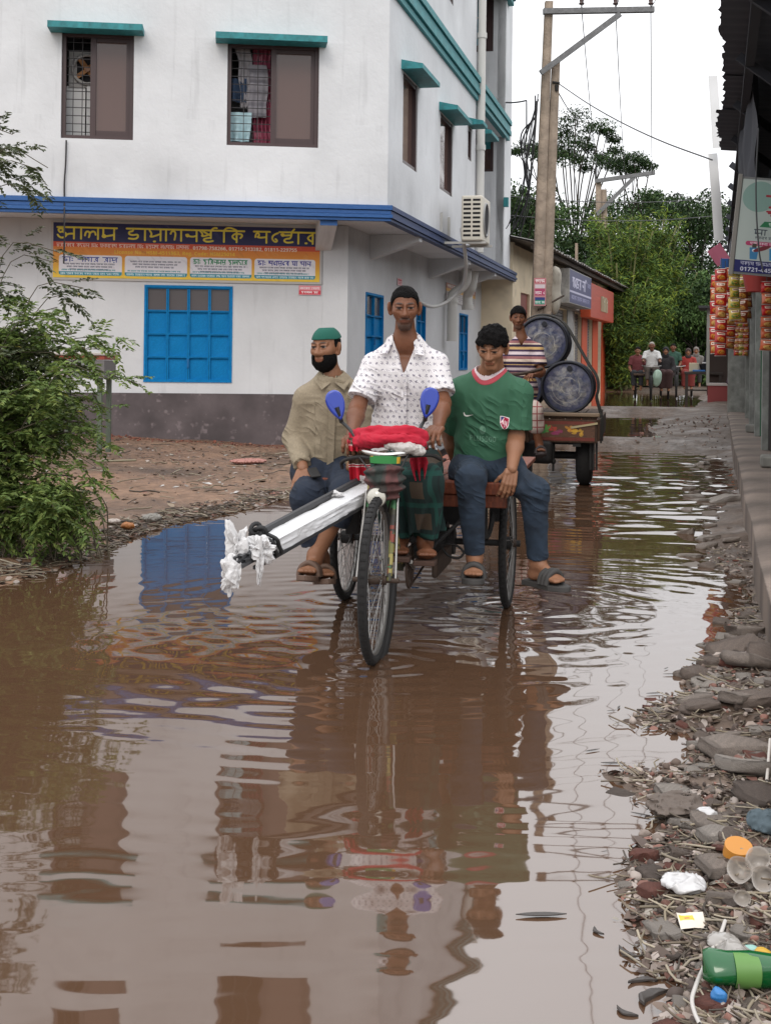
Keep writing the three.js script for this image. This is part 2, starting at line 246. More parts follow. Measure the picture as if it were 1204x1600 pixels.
// muddy water that mirrors the sky; ripples are real waves: wind ripples, rings round the wheels, the wash of the moving vans
const WHEELS = [[-0.03, 5.47, 1], [-0.19, 6.92, 0.8], [0.66, 6.76, 0.9], [1.95, 13.2, 1.4]];
function waterH(x, D) {
  const p = fbm(x * 0.55 + 3, D * 0.4, 1, 3), q = fbm(x * 0.8, D * 0.5 + 20, 4, 3);
  const wx = x + 0.09 * noise2(x * 2.1, D * 2.1) + 0.25 * noise2(x * 0.7, D * 0.7), wd = D + 0.05 * noise2(x * 1.3 + 50, D * 3.1) + 0.3 * noise2(x * 0.35 + 9, D * 0.6);
  let h = 0;
  const jit = 2.2 * noise2(x * 2.4 + 3, D * 2.1) + 1.4 * noise2(x * 5.2, D * 4.4), lane = sstep(-1.4, -0.2, x - 0.05 * D) , calm = (0.18 + 0.82 * sstep(3.6, 6.6, D + 0.35 * x + 1.2 * p)) * (0.12 + 0.88 * lane), fine = clamp(0.35 + 1.3 * q);
  h += 0.00034 * calm * fine * Math.sin(wd * 58 + 3 * noise2(wx * 2.2, wd * 1.2) + jit) * (0.4 + 0.6 * noise2(x * 3.1, D * 6));
  h += 0.00055 * calm * clamp(0.4 + 1.4 * p) * Math.sin(wd * 33 + wx * 5 + 2.4 * noise2(wx * 1.5 + 5, wd * 0.9));
  h += (0.00012 + 0.0007 * sstep(-0.1, 0.5, q) + 0.0004 * calm) * noise3(x * 3.1, D * 6.4, 2) + 0.0007 * noise3(x * 0.9, D * 1.5, 5);
  h += 0.00017 * noise3(x * 7, D * 15, 8) + 0.00006 * noise3(x * 17, D * 33, 3);
  const band = Math.exp(-(((D - 4.95 - 0.12 * x - 0.25 * noise2(x * 1.2, 4)) / 0.3) ** 2)) + 0.8 * Math.exp(-(((D - 3.35 + 0.1 * x - 0.2 * noise2(x * 1.5, 9)) / 0.28) ** 2)) + 0.6 * Math.exp(-(((D - 2.75 - 0.1 * noise2(x * 1.5, 19)) / 0.18) ** 2)); // trains of wavelets that reach the camera
  h += band * (0.00065 * Math.sin(D * 40 + 1.5 * noise2(x * 1.6, D * 3) + jit) * (0.55 + 0.45 * noise2(x * 2.6 + 7, D * 2)) + 0.0006 * noise3(x * 3.4, D * 11, 6));
  for (const [wxx, wdd, k] of WHEELS) {
    const dx = (x - wxx) * 0.8, dd = D - wdd, r = Math.hypot(dx, dd); if (r > 4) continue;
    h += k * 0.0018 * Math.exp(-r * 4) * Math.sin(r * 52 + 1.5 * noise2(x * 4, D * 4)) + k * 0.0007 * Math.exp(-r * 0.95) * Math.sin(r * 44 + 2.5 * noise2(x * 1.4, D * 1.4)) + k * 0.0006 * Math.exp(-r * 0.7) * Math.sin(r * 24 - 1 + 2 * noise2(x + 7, D));
  }
  const wash = sstep(8.6, 11, D) * (1 - sstep(17.5, 19.5, D)) * sstep(0.9, 1.8, x - 0.1 * (D - 9));                 // choppy stretch beside the motor van
  h += wash * (0.4 + 0.9 * sstep(-0.5, 0.5, noise2(x * 0.9 + 4, D * 0.45))) * (0.0017 * Math.sin(wd * 15 + wx * 3 + 3.5 * noise2(x * 0.9, D * 0.7)) + 0.0017 * Math.sin(wd * 10.5 - wx * 7 + 3 * noise2(x * 1.1 + 8, D * 0.8)) + 0.0046 * noise3(x * 2.9, D * 4.1, 6) + 0.0021 * noise3(x * 6.5, D * 9, 9));
  h += 0.006 * Math.exp(-(((D - 9.75 - 0.06 * Math.sin(x * 3)) / 0.06) ** 2)) * sstep(1.5, 1.8, x) * (1 - sstep(2.2, 2.8, x));          // one low swell
  return h;
}
const waterMat = new THREE.MeshPhysicalMaterial({ color: new THREE.Color().setRGB(0.092, 0.05, 0.029), roughness: 0.03, ior: 2.33 });
{
  const xs = [...spread([[-3.2, -1.6, 0.05], [-1.6, 1.6, 0.026], [1.6, 5.3, 0.045]]), 5.3], ds = [...spread([[0.5, 2.2, 0.1]]), ...geoRows(2.2, 20.8, 1.0027)];
  const g = sheet(xs, ds, waterH); // analytic normals
  const p = g.attributes.position, n = g.attributes.normal;
  for (let i = 0; i < p.count; i++) { const x = p.getX(i), D = -p.getZ(i), e = 0.004, hx = (waterH(x + e, D) - waterH(x - e, D)) / (2 * e), hd = (waterH(x, D + e) - waterH(x, D - e)) / (2 * e), l = Math.hypot(hx, 1, hd); n.setXYZ(i, -hx / l, 1 / l, hd / l); }
  solo('flood_water', g, waterMat, null, null, null, 'structure');
  for (const [a, b, y] of LEVELS) {
    const f = (x, D) => y + 0.0015 * noise3(x * 2, D * 3, 3) + 0.0009 * noise3(x * 7, D * 8, 3), cx = kerbX((a + b) / 2) - 2.6;
    solo('puddle_water', sheet([...spread([[cx - 4.2, cx + 4.6, 0.09]])], [...spread([[a - 0.3, b + 0.3, 0.12]])], f), waterMat, null, null, null, 'structure');
  }
}
{ // raised concrete pavement in front of the shops, worn edge
  const xs = [-0.03, -0.0285, -0.018, 0, 0.02, 0.06, ...spread([[0.12, 2.6, 0.08]])], ds = [3.2, 3.201, ...spread([[3.25, 29, 0.07]])];
  const g = sheet(xs, ds, (x, D) => { const top = 0.25 + 0.006 * fbm(x * 3, D * 2, 2) - 0.016 * (1 - sstep(-0.03, 0.05, x)) - 0.006 * clamp(2 * fbm(D * 3, 5, 2) - 0.3) * (1 - sstep(0, 0.07, x)); return x < -0.029 || D < 3.2005 ? -0.1 : top; });
  const p = g.attributes.position; for (let i = 0; i < p.count; i++) { const D = -p.getZ(i); p.setX(i, p.getX(i) + kerbX(D) + 0.012 * noise2(D * 0.7, 4)); } g.computeVertexNormals();
  const t = dataTex(512, (u, v) => { const s = pfbm(u, v, 4, 6, 60), k = 0.5 + 0.5 * s; return [k * 0.6, k * 0.535, k * 0.49]; });
  solo('pavement', g, new THREE.MeshPhysicalMaterial({ map: rep(t, 0.5), roughness: 0.85, bumpMap: rep(T.bump, 2), bumpScale: 0.008 }), null, null, null, 'structure');
}
// ---------- Bengali lettering drawn as pen strokes: headline at 1, baseline at 0; each glyph is [advance, strokes], a stroke runs through its points ----------
const BN = {
  'আ': [1.36, [[[.1, .6], [.02, .78], [.16, .9], [.32, .8], [.28, .62], [.14, .54]], [[.26, .6], [.44, .48], [.46, .24], [.28, .04], [.08, .12], [.02, .32]], [[.45, .32], [.64, .48], [.82, .42]], [[.84, 1], [.84, 0]], [[1.2, 1], [1.2, 0]]]],
  'ল': [.86, [[[.04, .3], [.06, .62], [.22, .68], [.3, .45], [.24, .15]], [[.28, .5], [.4, .7], [.56, .62], [.58, .38]], [[.7, 1], [.7, 0]]]],
  'ম': [.8, [[[.1, 1], [.12, .42], [.06, .22], [.18, .16], [.24, .3], [.14, .4]], [[.22, .26], [.66, .4]], [[.66, 1], [.66, 0]]]],
  'ড': [.8, [[[.34, 1], [.34, .76], [.14, .74], [.1, .52], [.3, .4], [.56, .52], [.6, .26], [.42, .04], [.12, .12]]]],
  'া': [.3, [[[.14, 1], [.14, 0]]]],
  'য়': [.78, [[[.08, .86], [.22, .58], [.08, .3], [.3, .34], [.62, .58]], [[.64, 1], [.64, 0]], [[.3, -.1], [.36, -.1]]]],
  'য': [.78, [[[.08, .86], [.22, .58], [.08, .3], [.3, .34], [.62, .58]], [[.64, 1], [.64, 0]]]],
  'গ': [.78, [[[.08, .62], [.12, .88], [.3, .86], [.34, .5], [.28, .1]], [[.62, 1], [.62, 0]]]],
  'ন': [.78, [[[.1, .56], [.2, .62], [.24, .44], [.12, .4], [.1, .56]], [[.24, .46], [.44, .34], [.62, .5]], [[.64, 1], [.64, 0]]]],
  'ষ্ট': [1.0, [[[.06, .9], [.2, .66], [.1, .46], [.34, .5], [.58, .7]], [[.2, .9], [.56, .56]], [[.6, 1], [.6, .3]], [[.6, .34], [.3, .3], [.2, .1], [.44, -.06], [.7, .06]], [[.62, 1], [.74, 1.3], [.9, 1.22]]]],
  'ি': [.42, [[[.28, 1], [.28, 0]], [[.28, 1], [.36, 1.24], [.68, 1.3], [.96, 1.02]]]],
  'ক': [.92, [[[.52, .8], [.08, .48], [.52, .2]], [[.52, 1], [.52, 0]], [[.52, .72], [.74, .78], [.84, .56], [.72, .38]]]],
  'স': [.84, [[[.08, .5], [.1, .84], [.26, .86], [.28, .6], [.16, .5], [.4, .44], [.66, .52]], [[.66, 1], [.66, 0]]]],
  'ে': [.5, [[[.42, .9], [.18, .76], [.1, .36], [.28, .06], [.42, .22], [.3, .36]]]],
  'ন্ট': [.86, [[[.1, .8], [.2, .86], [.26, .7], [.14, .64], [.1, .8]], [[.26, .7], [.62, .74]], [[.64, 1], [.64, .44], [.34, .42], [.22, .2], [.42, .02], [.7, .12]], [[.64, 1], [.78, 1.28]]]],
  'র': [.78, [[[.6, .84], [.1, .5], [.6, .18]], [[.6, 1], [.6, 0]], [[.22, .04], [.28, .04]]]],
  'হ': [.76, [[[.1, .8], [.34, .84], [.4, .62], [.2, .5], [.5, .44], [.52, .16], [.26, .04], [.4, -.12]]]],
  'খ': [.84, [[[.08, .8], [.24, .86], [.24, .6], [.1, .56], [.3, .34], [.5, .5], [.66, .36]], [[.66, 1], [.66, 0]]]],
  'দ': [.66, [[[.1, .84], [.12, .56], [.34, .5], [.46, .3], [.3, .12], [.52, 0]]]],
  'ব': [.74, [[[.58, .84], [.1, .5], [.58, .18]], [[.58, 1], [.58, 0]]]],
  'ঃ': [.3, [[[.1, .7], [.2, .7]], [[.1, .2], [.2, .2]]]],
  'ত': [.8, [[[.14, .62], [.3, .7], [.36, .5], [.2, .46], [.2, .16], [.46, .04], [.62, .3], [.56, .7]]]],
  'এ': [.7, [[[.1, .9], [.34, .5], [.12, .4], [.3, .2], [.56, .1]], [[.56, .9], [.56, .1]]]],
};
const bnW = (g) => g === ' ' ? 0.5 : BN[g][0];
function bn(ctx, glyphs, x, y, h, w, lw) { // y is the baseline; w is the whole width
  const total = glyphs.reduce((s, g) => s + bnW(g), 0), sx = w / total; let u = 0;
  ctx.lineWidth = lw; ctx.lineCap = 'round'; ctx.lineJoin = 'round';
  for (const g of glyphs) {
    if (g !== ' ') {
      const [a, st] = BN[g];
      for (const s of st) { ctx.beginPath(); const q = s.map(([p, v]) => [x + (u + p) * sx, y - v * h]); ctx.moveTo(...q[0]); if (q.length < 3) q.slice(1).forEach((k) => ctx.lineTo(...k)); else { for (let i = 1; i < q.length - 1; i++) ctx.quadraticCurveTo(...q[i], i < q.length - 2 ? (q[i][0] + q[i + 1][0]) / 2 : q[i + 1][0], i < q.length - 2 ? (q[i][1] + q[i + 1][1]) / 2 : q[i + 1][1]); } ctx.stroke(); }
      if (g !== 'ে' && g !== 'ঃ') { ctx.beginPath(); ctx.moveTo(x + u * sx, y - h); ctx.lineTo(x + (u + a) * sx, y - h); ctx.stroke(); }
    }
    u += bnW(g);
  }
}
function bnLine(ctx, x, y, h, w, lw, seed) { // a line of small print
  const r = mulberry(seed), keys = ['ল', 'ম', 'ড', 'া', 'য', 'গ', 'ন', 'ক', 'স', 'র', 'হ', 'ব', 'ত', 'এ', 'দ', 'ে'], out = [], n = Math.round(w / h * 1.3); let run = 0;
  for (let i = 0; i < n; i++) { if (run > 2 + r() * 4) { out.push(' '); run = 0; } else { out.push(keys[Math.floor(r() * keys.length)]); run++; } }
  bn(ctx, out, x, y, h, w, lw);
}
const chars = (s) => { const out = []; for (const p of s.split(' ')) { if (out.length) out.push(' '); for (const g of p.split('·')) out.push(g); } return out; };
// ---------- the white building on the corner ----------
const LD = V(0.9929, 0, -0.1190), SD = V(0.2252, 0, -0.9743);           // along its front (to the right) and along its side (up the road)
const C0 = V(-0.54, 0, -17.71), C1 = V(0, 0, -16.77);                   // corner of the ground floor and of the storeys that jut over it
const FG = frame(C0, LD), SG = frame(C0, SD), FU = frame(C1, LD), SU = frame(C1, SD), NB = frame(C1.clone().addScaledVector(SD, 11.2), V(0.9743, 0, 0.2252));
const LEDGE = 3.24, FLOOR2 = 6.42, TOP = 9.5;
const plaster = (seed, tone, stain) => dataTex(1024, (u, v) => { const n = pfbm(u, v, 5, 6, seed), m = pfbm(u, v, 3, 4, seed + 9), streak = pfbm(u * 6 % 1, v * 0.5, 12, 4, seed + 4), k = tone * (0.9 + 0.14 * n) - stain * clamp(m * 2.6 - 1.45) - stain * 0.8 * clamp(streak * 3.4 - 2.15) * pnoise(u * 5, v * 5, 5, 3); return [k * 0.985, k * 0.99, k]; });
const M = {
  white: new THREE.MeshPhysicalMaterial({ map: rep(plaster(70, 0.87, 0.09), 0.23), roughness: 0.85, bumpMap: rep(T.bump, 1.1), bumpScale: 0.003 }),
  plinth: new THREE.MeshPhysicalMaterial({ color: new THREE.Color().setRGB(0.05, 0.048, 0.052), roughness: 0.8 }),
  blue: mat([0.014, 0.085, 0.27], 0.55, { bumpMap: rep(T.bump, 2), bumpScale: 0.004 }), door: mat([0.001, 0.22, 0.54], 0.6, { specularIntensity: 0.35, map: rep(T.fabric, 0.6), bumpMap: rep(T.coarse, 1), bumpScale: 0.003 }), doorDark: mat([0.002, 0.12, 0.32], 0.6),
  teal: mat([0.035, 0.33, 0.36], 0.6, { map: rep(T.grain, 2) }), tealDark: mat([0.02, 0.2, 0.22], 0.6),
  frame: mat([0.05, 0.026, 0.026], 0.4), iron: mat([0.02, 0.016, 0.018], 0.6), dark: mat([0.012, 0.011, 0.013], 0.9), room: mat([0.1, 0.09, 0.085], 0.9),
  tint: new THREE.MeshPhysicalMaterial({ color: new THREE.Color().setRGB(0.1, 0.055, 0.045), roughness: 0.06, ior: 1.6 }), pane: new THREE.MeshPhysicalMaterial({ color: new THREE.Color().setRGB(0.09, 0.075, 0.075), roughness: 0.15, ior: 1.5 }),
  pipe: mat([0.6, 0.59, 0.56], 0.5), cream: mat([0.62, 0.58, 0.5], 0.6), grey: mat([0.3, 0.3, 0.3], 0.7),
};
M.plinth.map = dataTex(512, (u, v) => { const n = pfbm(u, v, 6, 6, 33), m = pfbm(u, v, 22, 3, 35), k = 0.55 + 0.4 * n + 0.55 * clamp(m * 3 - 1.95); return [k, k * 0.98, k]; }); M.plinth.map.repeat.set(0.5, 0.5); M.plinth.color.setRGB(0.2, 0.17, 0.168);
const clinic = thing('corner_building', 'large white plastered building with teal window hoods and blue ledge on the road corner', 'building', C0.toArray());
const inv0 = new THREE.Matrix4().makeTranslation(-C0.x, 0, -C0.z);
const cl = (name, M4, geo, m, parent, label) => part(parent || clinic, name, (geo.index ? geo.toNonIndexed() : geo).applyMatrix4(inv0.clone().multiply(M4)), m, label);
{
  // openings from their place on the walls
  const W1 = rectOn(FU, 97, 49, 208, 219), W2 = rectOn(FU, 356, 66, 497, 231), DO = rectOn(FG, 226, 445, 362, 598);
  const S1 = rectOn(SU, 630, 110, 651, 268), S2 = rectOn(SU, 688, 172, 706, 305), S3 = [6.35, 6.75, 4.9, 5.5], S0 = rectOn(SU, 700, -40, 708, 10);
  const G1 = rectOn(SG, 571, 456, 597, 560), G2 = rectOn(SG, 650, 470, 663, 560), G3 = rectOn(SG, 717, 489, 729, 578);
  S1[2] = onFrame(SU, 640, 262)[1]; S1[3] = onFrame(SU, 640, 122)[1]; S2[2] = onFrame(SU, 697, 302)[1]; S2[3] = onFrame(SU, 697, 184)[1];
  const gy = 0.0, pl = onFrame(FG, 340, 615)[1];
  // ground floor
  cl('ground_floor_front_wall', FG, wallShape([[-11, gy], [0, gy], [0, LEDGE - 0.112], [-11, LEDGE - 0.112]], [DO], 0.2), M.white);
  cl('ground_floor_side_wall', SG, wallShape([[0.001, gy], [12.6, gy], [12.6, LEDGE - 0.112], [0.001, LEDGE - 0.112]], [G1, G2, G3], 0.2).translate(0, 0, 0.001), M.white);
  cl('plinth', FG, merge([box(-11, 0.02, -0.1, pl, 0.002, 0.022)]), M.plinth);
  cl('plinth', SG, box(-0.02, 12.6, -0.1, pl - 0.05, 0.003, 0.02), M.plinth);
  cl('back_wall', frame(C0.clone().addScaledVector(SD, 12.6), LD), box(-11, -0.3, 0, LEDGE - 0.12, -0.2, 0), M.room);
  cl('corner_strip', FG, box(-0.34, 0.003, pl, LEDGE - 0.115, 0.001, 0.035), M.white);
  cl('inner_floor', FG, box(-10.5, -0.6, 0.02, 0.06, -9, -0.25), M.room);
  // storeys above
  const W3 = [W1[0], W1[1], W1[2] + 2.72, W1[3] + 2.72], W4 = [W2[0], W2[1], W2[2] + 2.72, W2[3] + 2.72];
  cl('upper_front_wall', FU, wallShape([[-11, LEDGE], [0, LEDGE], [0, TOP], [-11, TOP]], [W1, W2, W3, W4], 0.16), M.white);
  cl('upper_side_wall', SU, wallShape([[0.001, LEDGE], [7.2, LEDGE], [7.2, TOP], [0.001, TOP]], [S1, S2, S3, S0], 0.16).translate(0, 0, 0.001), M.white);
  const NW = [rectOn(NB, 745, -8, 770, 80), rectOn(NB, 747, 205, 770, 268)];
  cl('rear_wing_wall', NB, wallShape([[-3.4, LEDGE], [0, LEDGE], [0, TOP], [-3.4, TOP]], NW, 0.16), M.white);
  cl('rear_wing_side_wall', SU, box(11.2, 12.4, LEDGE, TOP, -0.18, -0.02), M.white);
  cl('return_wall', frame(C1.clone().addScaledVector(SD, 7.2), V(0.9743, 0, 0.2252)), box(-3.4, -0.18, LEDGE, TOP, -0.16, 0), M.white);
  cl('upper_left_wall', frame(C1.clone().addScaledVector(LD, -11), SD), box(0.2, 12, 0, TOP, -0.2, 0), M.white);
  cl('upper_back_wall', frame(C1.clone().addScaledVector(SD, 12.4), LD), box(-11, -0.3, LEDGE, TOP, -0.2, 0), M.white);
  const slab = (y0, y1, m, name) => { const s = new THREE.Shape([[-11, -0.02], [-0.05, -0.02], [2.4, 12.2], [-9, 12.2]].map(([a, b]) => { const q = C1.clone().addScaledVector(LD, a).addScaledVector(V(-LD.z, 0, LD.x), b < 0 ? b : 0); return b < 0 ? new THREE.Vector2(q.x, q.z) : new THREE.Vector2(a < 0 ? -9 : 2.6, -28.4); })); cl(name, new THREE.Matrix4(), new THREE.ExtrudeGeometry(s, { depth: y1 - y0, bevelEnabled: false }).rotateX(Math.PI / 2).translate(0, y1, 0), m); };
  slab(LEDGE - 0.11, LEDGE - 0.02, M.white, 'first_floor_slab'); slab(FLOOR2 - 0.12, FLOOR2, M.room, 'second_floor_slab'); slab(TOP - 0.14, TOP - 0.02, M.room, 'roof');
  // ledge round the first floor: three blue fillets, brackets under it
  const run = (M4, u0, u1, y, n0, m, fill, name, cut = 0) => fill.forEach(([dy, h, n], i) => { const g = box(u0, u1 + (cut ? n * cut : 0), y + dy, y + dy + h, -0.05, n0 + n); cl(name, M4, g, m); });
  const fillets = [[-0.0, 0.06, 0.07], [-0.055, 0.047, 0.05], [-0.105, 0.043, 0.075], [-0.145, 0.034, 0.05]];
  run(FU, -11, 0.0, LEDGE, 0, M.blue, fillets, 'ledge_fillet', 0.85);
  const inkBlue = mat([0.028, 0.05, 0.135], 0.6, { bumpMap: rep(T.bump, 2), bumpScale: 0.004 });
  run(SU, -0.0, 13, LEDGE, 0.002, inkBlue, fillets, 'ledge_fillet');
  cl('ledge_slab', SU, box(7.0, 13, LEDGE - 0.1, LEDGE - 0.03, -1.4, -0.06), M.white);
  const bracket = (M4, u, len, w = 0.22) => { const g = polyShape([[0, 0], [len, 0], [len, -0.1], [0, -0.36]], w).rotateY(-Math.PI / 2).translate(u + w / 2, LEDGE - 0.113, 0); cl('bracket', M4, planarUV(g), M.white); };
  for (const u of [-0.34, -5.15, -9.4]) bracket(FG, u, 0.98);
  for (const u of [1.4, 5.9, 9.2, 12.45]) bracket(SG, u, 0.74);
  for (const u of [-0.34, -5.15]) cl('bracket_tip', FG, box(u - 0.112, u + 0.112, LEDGE - 0.215, LEDGE - 0.15, 0.981, 0.995), M.blue);
  // teal string course above
  const band = [[0.02, 0.1, 0.1], [-0.09, 0.1, 0.065], [-0.2, 0.1, 0.09], [-0.3, 0.09, 0.05]];
  cl('string_course_end', FU, box(-0.02, 0.08, FLOOR2 - 0.32, FLOOR2 + 0.1, -0.04, 0.004), M.teal);
  band.forEach(([dy, h, n], i) => { for (const [a, b] of [[0, 7.15], [7.32, 11.6]]) cl('string_course', SU, box(a, b, FLOOR2 - 0.02 + dy, FLOOR2 - 0.02 + dy + h, -0.05, 0.002 + n), i % 2 ? M.tealDark : M.teal); });
  cl('balcony_slab', SU, box(7.22, 11.5, FLOOR2 - 0.3, FLOOR2 - 0.02, -3, -0.06), M.white);
  for (const [dy, h, n] of band) cl('string_course', SU, box(-0.1, 11.7, TOP - 0.12 + dy, TOP - 0.12 + dy + h, -0.05, 0.05 + n), M.teal);
  cl('string_course', NB, box(0.0, 0.1, 4.6, 4.8, 0, 0.12), M.tealDark);
  // window hoods and windows
  const hood = (M4, r, side = 0.2, out = 0.4) => { const h = cl('window_hood', M4, planarUV(polyShape([[0, 0], [out, 0], [out, 0.065], [out * 0.6, 0.09], [0, 0.13]], r[1] - r[0] + 2 * side).rotateY(-Math.PI / 2).translate(r[1] + side, r[3] + 0.005, 0)), M.teal); return h; };
  const frontHood = (r, x0, x1) => { const a = onFrame(FU, x0, 45, 0.3)[0], b = onFrame(FU, x1, 45, 0.3)[0]; cl('window_hood', FU, box(a, b, r[3] - 0.02, r[3] + 0.06, 0.001, 0.3), M.teal); };
  frontHood(W1, 74, 223); frontHood(W2, 337, 512);
  hood(SU, S1, 0.14, 0.3); hood(SU, S2, 0.14, 0.3); hood(SU, S3, 0.05, 0.28); hood(SU, [7.55, 8.5, 4.5, 5.55], 0, 0.25);
  const sash = (M4, r, split, name = 'window') => { // brown frame, sliding tinted sash on the right, iron grill on the left
    const [a, b, c, d] = r, t = 0.05, z = -0.09, w = cl(name, M4, merge([box(a, a + t, c, d, z - 0.05, z + 0.04), box(b - t, b, c, d, z - 0.05, z + 0.04), box(a + t, b - t, d - t, d, z - 0.05, z + 0.04), box(a + t, b - t, c, c + t, z - 0.05, z + 0.04), box(split, split + 0.07, c + t, d - t, z - 0.03, z + 0.03)]), M.frame);
    cl('tinted_pane', M4, box(split + 0.07, b - t, c + t, d - t, z - 0.01, z - 0.002), M.tint, w);
    cl('sash_rail', M4, merge([box(split + 0.07, b - t, c + t, c + t + 0.07, z - 0.001, z + 0.012), box(split + 0.07, b - t, d - t - 0.05, d - t, z - 0.001, z + 0.012), box(b - t - 0.05, b - t, c + t + 0.07, d - t - 0.05, z - 0.001, z + 0.012)]), M.frame, w);
    const n = Math.round((d - c) / 0.105); for (let i = 1; i < n; i++) cl('grill_bar', M4, box(a + t, split, c + (d - c) * i / n - 0.005, c + (d - c) * i / n + 0.005, z - 0.045, z - 0.035), M.iron, w);
    for (const k of [0.38, 0.7]) cl('grill_bar', M4, box(a + (split - a) * k - 0.005, a + (split - a) * k + 0.005, c + t, d - t, z - 0.034, z - 0.026), M.iron, w);
    return w;
  };
  sash(FU, W1, onFrame(FU, 141, 100)[0]); sash(FU, W2, onFrame(FU, 424, 100)[0]); sash(FU, W3, onFrame(FU, 141, 100)[0]); sash(FU, W4, onFrame(FU, 424, 100)[0]);
  for (const r of [S1, S2, S3, S0]) { const [a, b, c, d] = r, w = cl('window', SU, merge([box(a, a + 0.06, c, d, -0.12, -0.01), box(b - 0.06, b, c, d, -0.12, -0.01), box(a + 0.06, b - 0.06, c, c + 0.06, -0.12, -0.02), box(a + 0.06, b - 0.06, d - 0.06, d, -0.12, -0.02)]), M.frame); cl('tinted_pane', SU, box(a + 0.06, b - 0.06, c + 0.06, d - 0.06, -0.08, -0.07), M.tint, w); }
  { const [a, b, c, d] = NW[0], w = cl('window', NB, merge([box(b - 0.3, b, c, d, -0.12, -0.01), box(a, b - 0.3, c, c + 0.14, -0.12, -0.01)]), M.frame), sky = mat([0.1, 0.42, 0.55], 0.12, { ior: 1.6 }); for (let i = 0; i < 3; i++) cl('blue_pane', NB, box(a, b - 0.3, c + 0.16 + i * 0.62, c + 0.74 + i * 0.62, -0.08, -0.06), sky, w); }
  { const [a, b, c, d] = NW[1], w = cl('window', NB, merge([box(a, b, c, c + 0.06, -0.12, -0.01), box(b - 0.06, b, c + 0.06, d, -0.12, -0.01)]), M.frame); cl('tinted_pane', NB, box(a, b - 0.06, c + 0.06, d, -0.09, -0.08), M.tint, w); cl('teal_pane', NB, box(a, a + 0.35, c + 0.5, c + 0.75, -0.07, -0.05), M.teal, w); }
  // blue steel shutters: four leaves, each with a glazed top and three pressed panels
  const leaves = (M4, r, n, rows, glassRows) => {
    const [a, b, c, d] = r, w = cl('steel_shutter', M4, merge([box(a, b, c, c + 0.03, -0.11, 0.015), box(a, b, d - 0.035, d, -0.11, 0.015), box(a, a + 0.03, c + 0.03, d - 0.035, -0.11, 0.015), box(b - 0.03, b, c + 0.03, d - 0.035, -0.11, 0.015)]), M.door);
    const lw = (b - a - 0.06) / n, rh = (d - c - 0.065) / rows;
    for (let i = 0; i < n; i++) for (let j = 0; j < rows; j++) {
      const x0 = a + 0.03 + i * lw, y0 = c + 0.03 + j * rh, e = 0.018, glass = j >= rows - glassRows;
      cl('shutter_rail', M4, merge([box(x0 + 0.002, x0 + e, y0, y0 + rh - 0.001, -0.07, 0.0), box(x0 + lw - e, x0 + lw - 0.002, y0, y0 + rh - 0.001, -0.07, 0), box(x0 + e, x0 + lw - e, y0 + 0.001, y0 + 0.012, -0.07, -0.001), box(x0 + e, x0 + lw - e, y0 + rh - 0.012, y0 + rh - 0.002, -0.07, -0.001)]), M.door, w);
      if (glass) cl('shutter_pane', M4, box(x0 + e, x0 + lw - e, y0 + 0.012, y0 + rh - 0.012, -0.05, -0.04), M.pane, w);
      else { const g = new THREE.PlaneGeometry(lw - 2 * e, rh - 0.024, 8, 6), p = g.attributes.position; for (let k = 0; k < p.count; k++) p.setZ(k, 0.006 * noise2(p.getX(k) * 6 + i * 7, p.getY(k) * 6 + j * 5)); g.translate(x0 + lw / 2, y0 + rh / 2, -0.035); g.computeVertexNormals(); cl('shutter_panel', M4, g, M.door, w); }
    }
    cl('shutter_latch', M4, merge([box(a + 0.03 + lw * (n / 2) - 0.012, a + 0.03 + lw * (n / 2) + 0.012, c + 0.2, c + 0.32, 0.0, 0.02)]), M.doorDark, w);
  };
  leaves(FG, DO, 4, 4, 1);
  leaves(SG, G1, 2, 3, 1); leaves(SG, G2, 2, 3, 1); leaves(SG, G3, 2, 3, 1);
  // drainpipes
  const P = (px, py, n) => { const [u, y] = onFrame(SU, px, py, n); return V(u, y, n); };
  const dp = (u, y0, y1, r, n) => merge([bar(V(u, y0, n), V(u, y1, n), r, r, 12), ...[0.3, 0.62, 0.9].map((k) => bar(V(u, lerp(y0, y1, k) - 0.05, n), V(u, lerp(y0, y1, k) + 0.05, n), r * 1.22, r * 1.22, 12))]);
  cl('drainpipe', SU, dp(7.26, LEDGE + 0.05, TOP + 0.3, 0.075, 0.09), M.pipe);
  const gp = (u) => merge([bar(V(u, 1.65, 0.16), V(u, 2.45, 0.16), 0.1, 0.1, 12), tube([V(u, 2.4, 0.16), V(u, 2.55, 0.16), V(u + 0.1, 2.72, 0.35), V(u + 0.1, 2.85, 0.42), V(u + 0.1, 3.06, 0.42)], 0.09, 20, 10), bar(V(u, 2.4, 0.16), V(u, 2.5, 0.16), 0.115, 0.115, 12)]);
  cl('waste_pipe', SG, gp(7.4), M.pipe);
  cl('waste_pipe', SG, merge([tube([V(8.4, 2.35, 0.3), V(8.4, 2.6, 0.3), V(8.2, 2.75, 0.4), V(8.2, 3.06, 0.45)], 0.1, 16, 10), bar(V(8.4, 2.3, 0.3), V(8.4, 2.4, 0.3), 0.125, 0.125, 12)]), M.pipe);
  cl('waste_pipe', FG, merge([bar(V(-5.7, 2.6, 0.12), V(-5.25, 2.6, 0.3), 0.1, 0.1, 12), bar(V(-5.3, 2.6, 0.28), V(-5.22, 2.6, 0.31), 0.125, 0.125, 12)]), M.pipe);
  cl('ceiling_hook', SG, bar(V(1.6, LEDGE - 0.18, 0.5), V(1.6, LEDGE - 0.11, 0.5), 0.03, 0.05), M.grey);
  // exhaust fan, boards, washing and curtains seen through the grills
  const fx = W1[0] + 0.3, fy = W1[3] - 0.42;
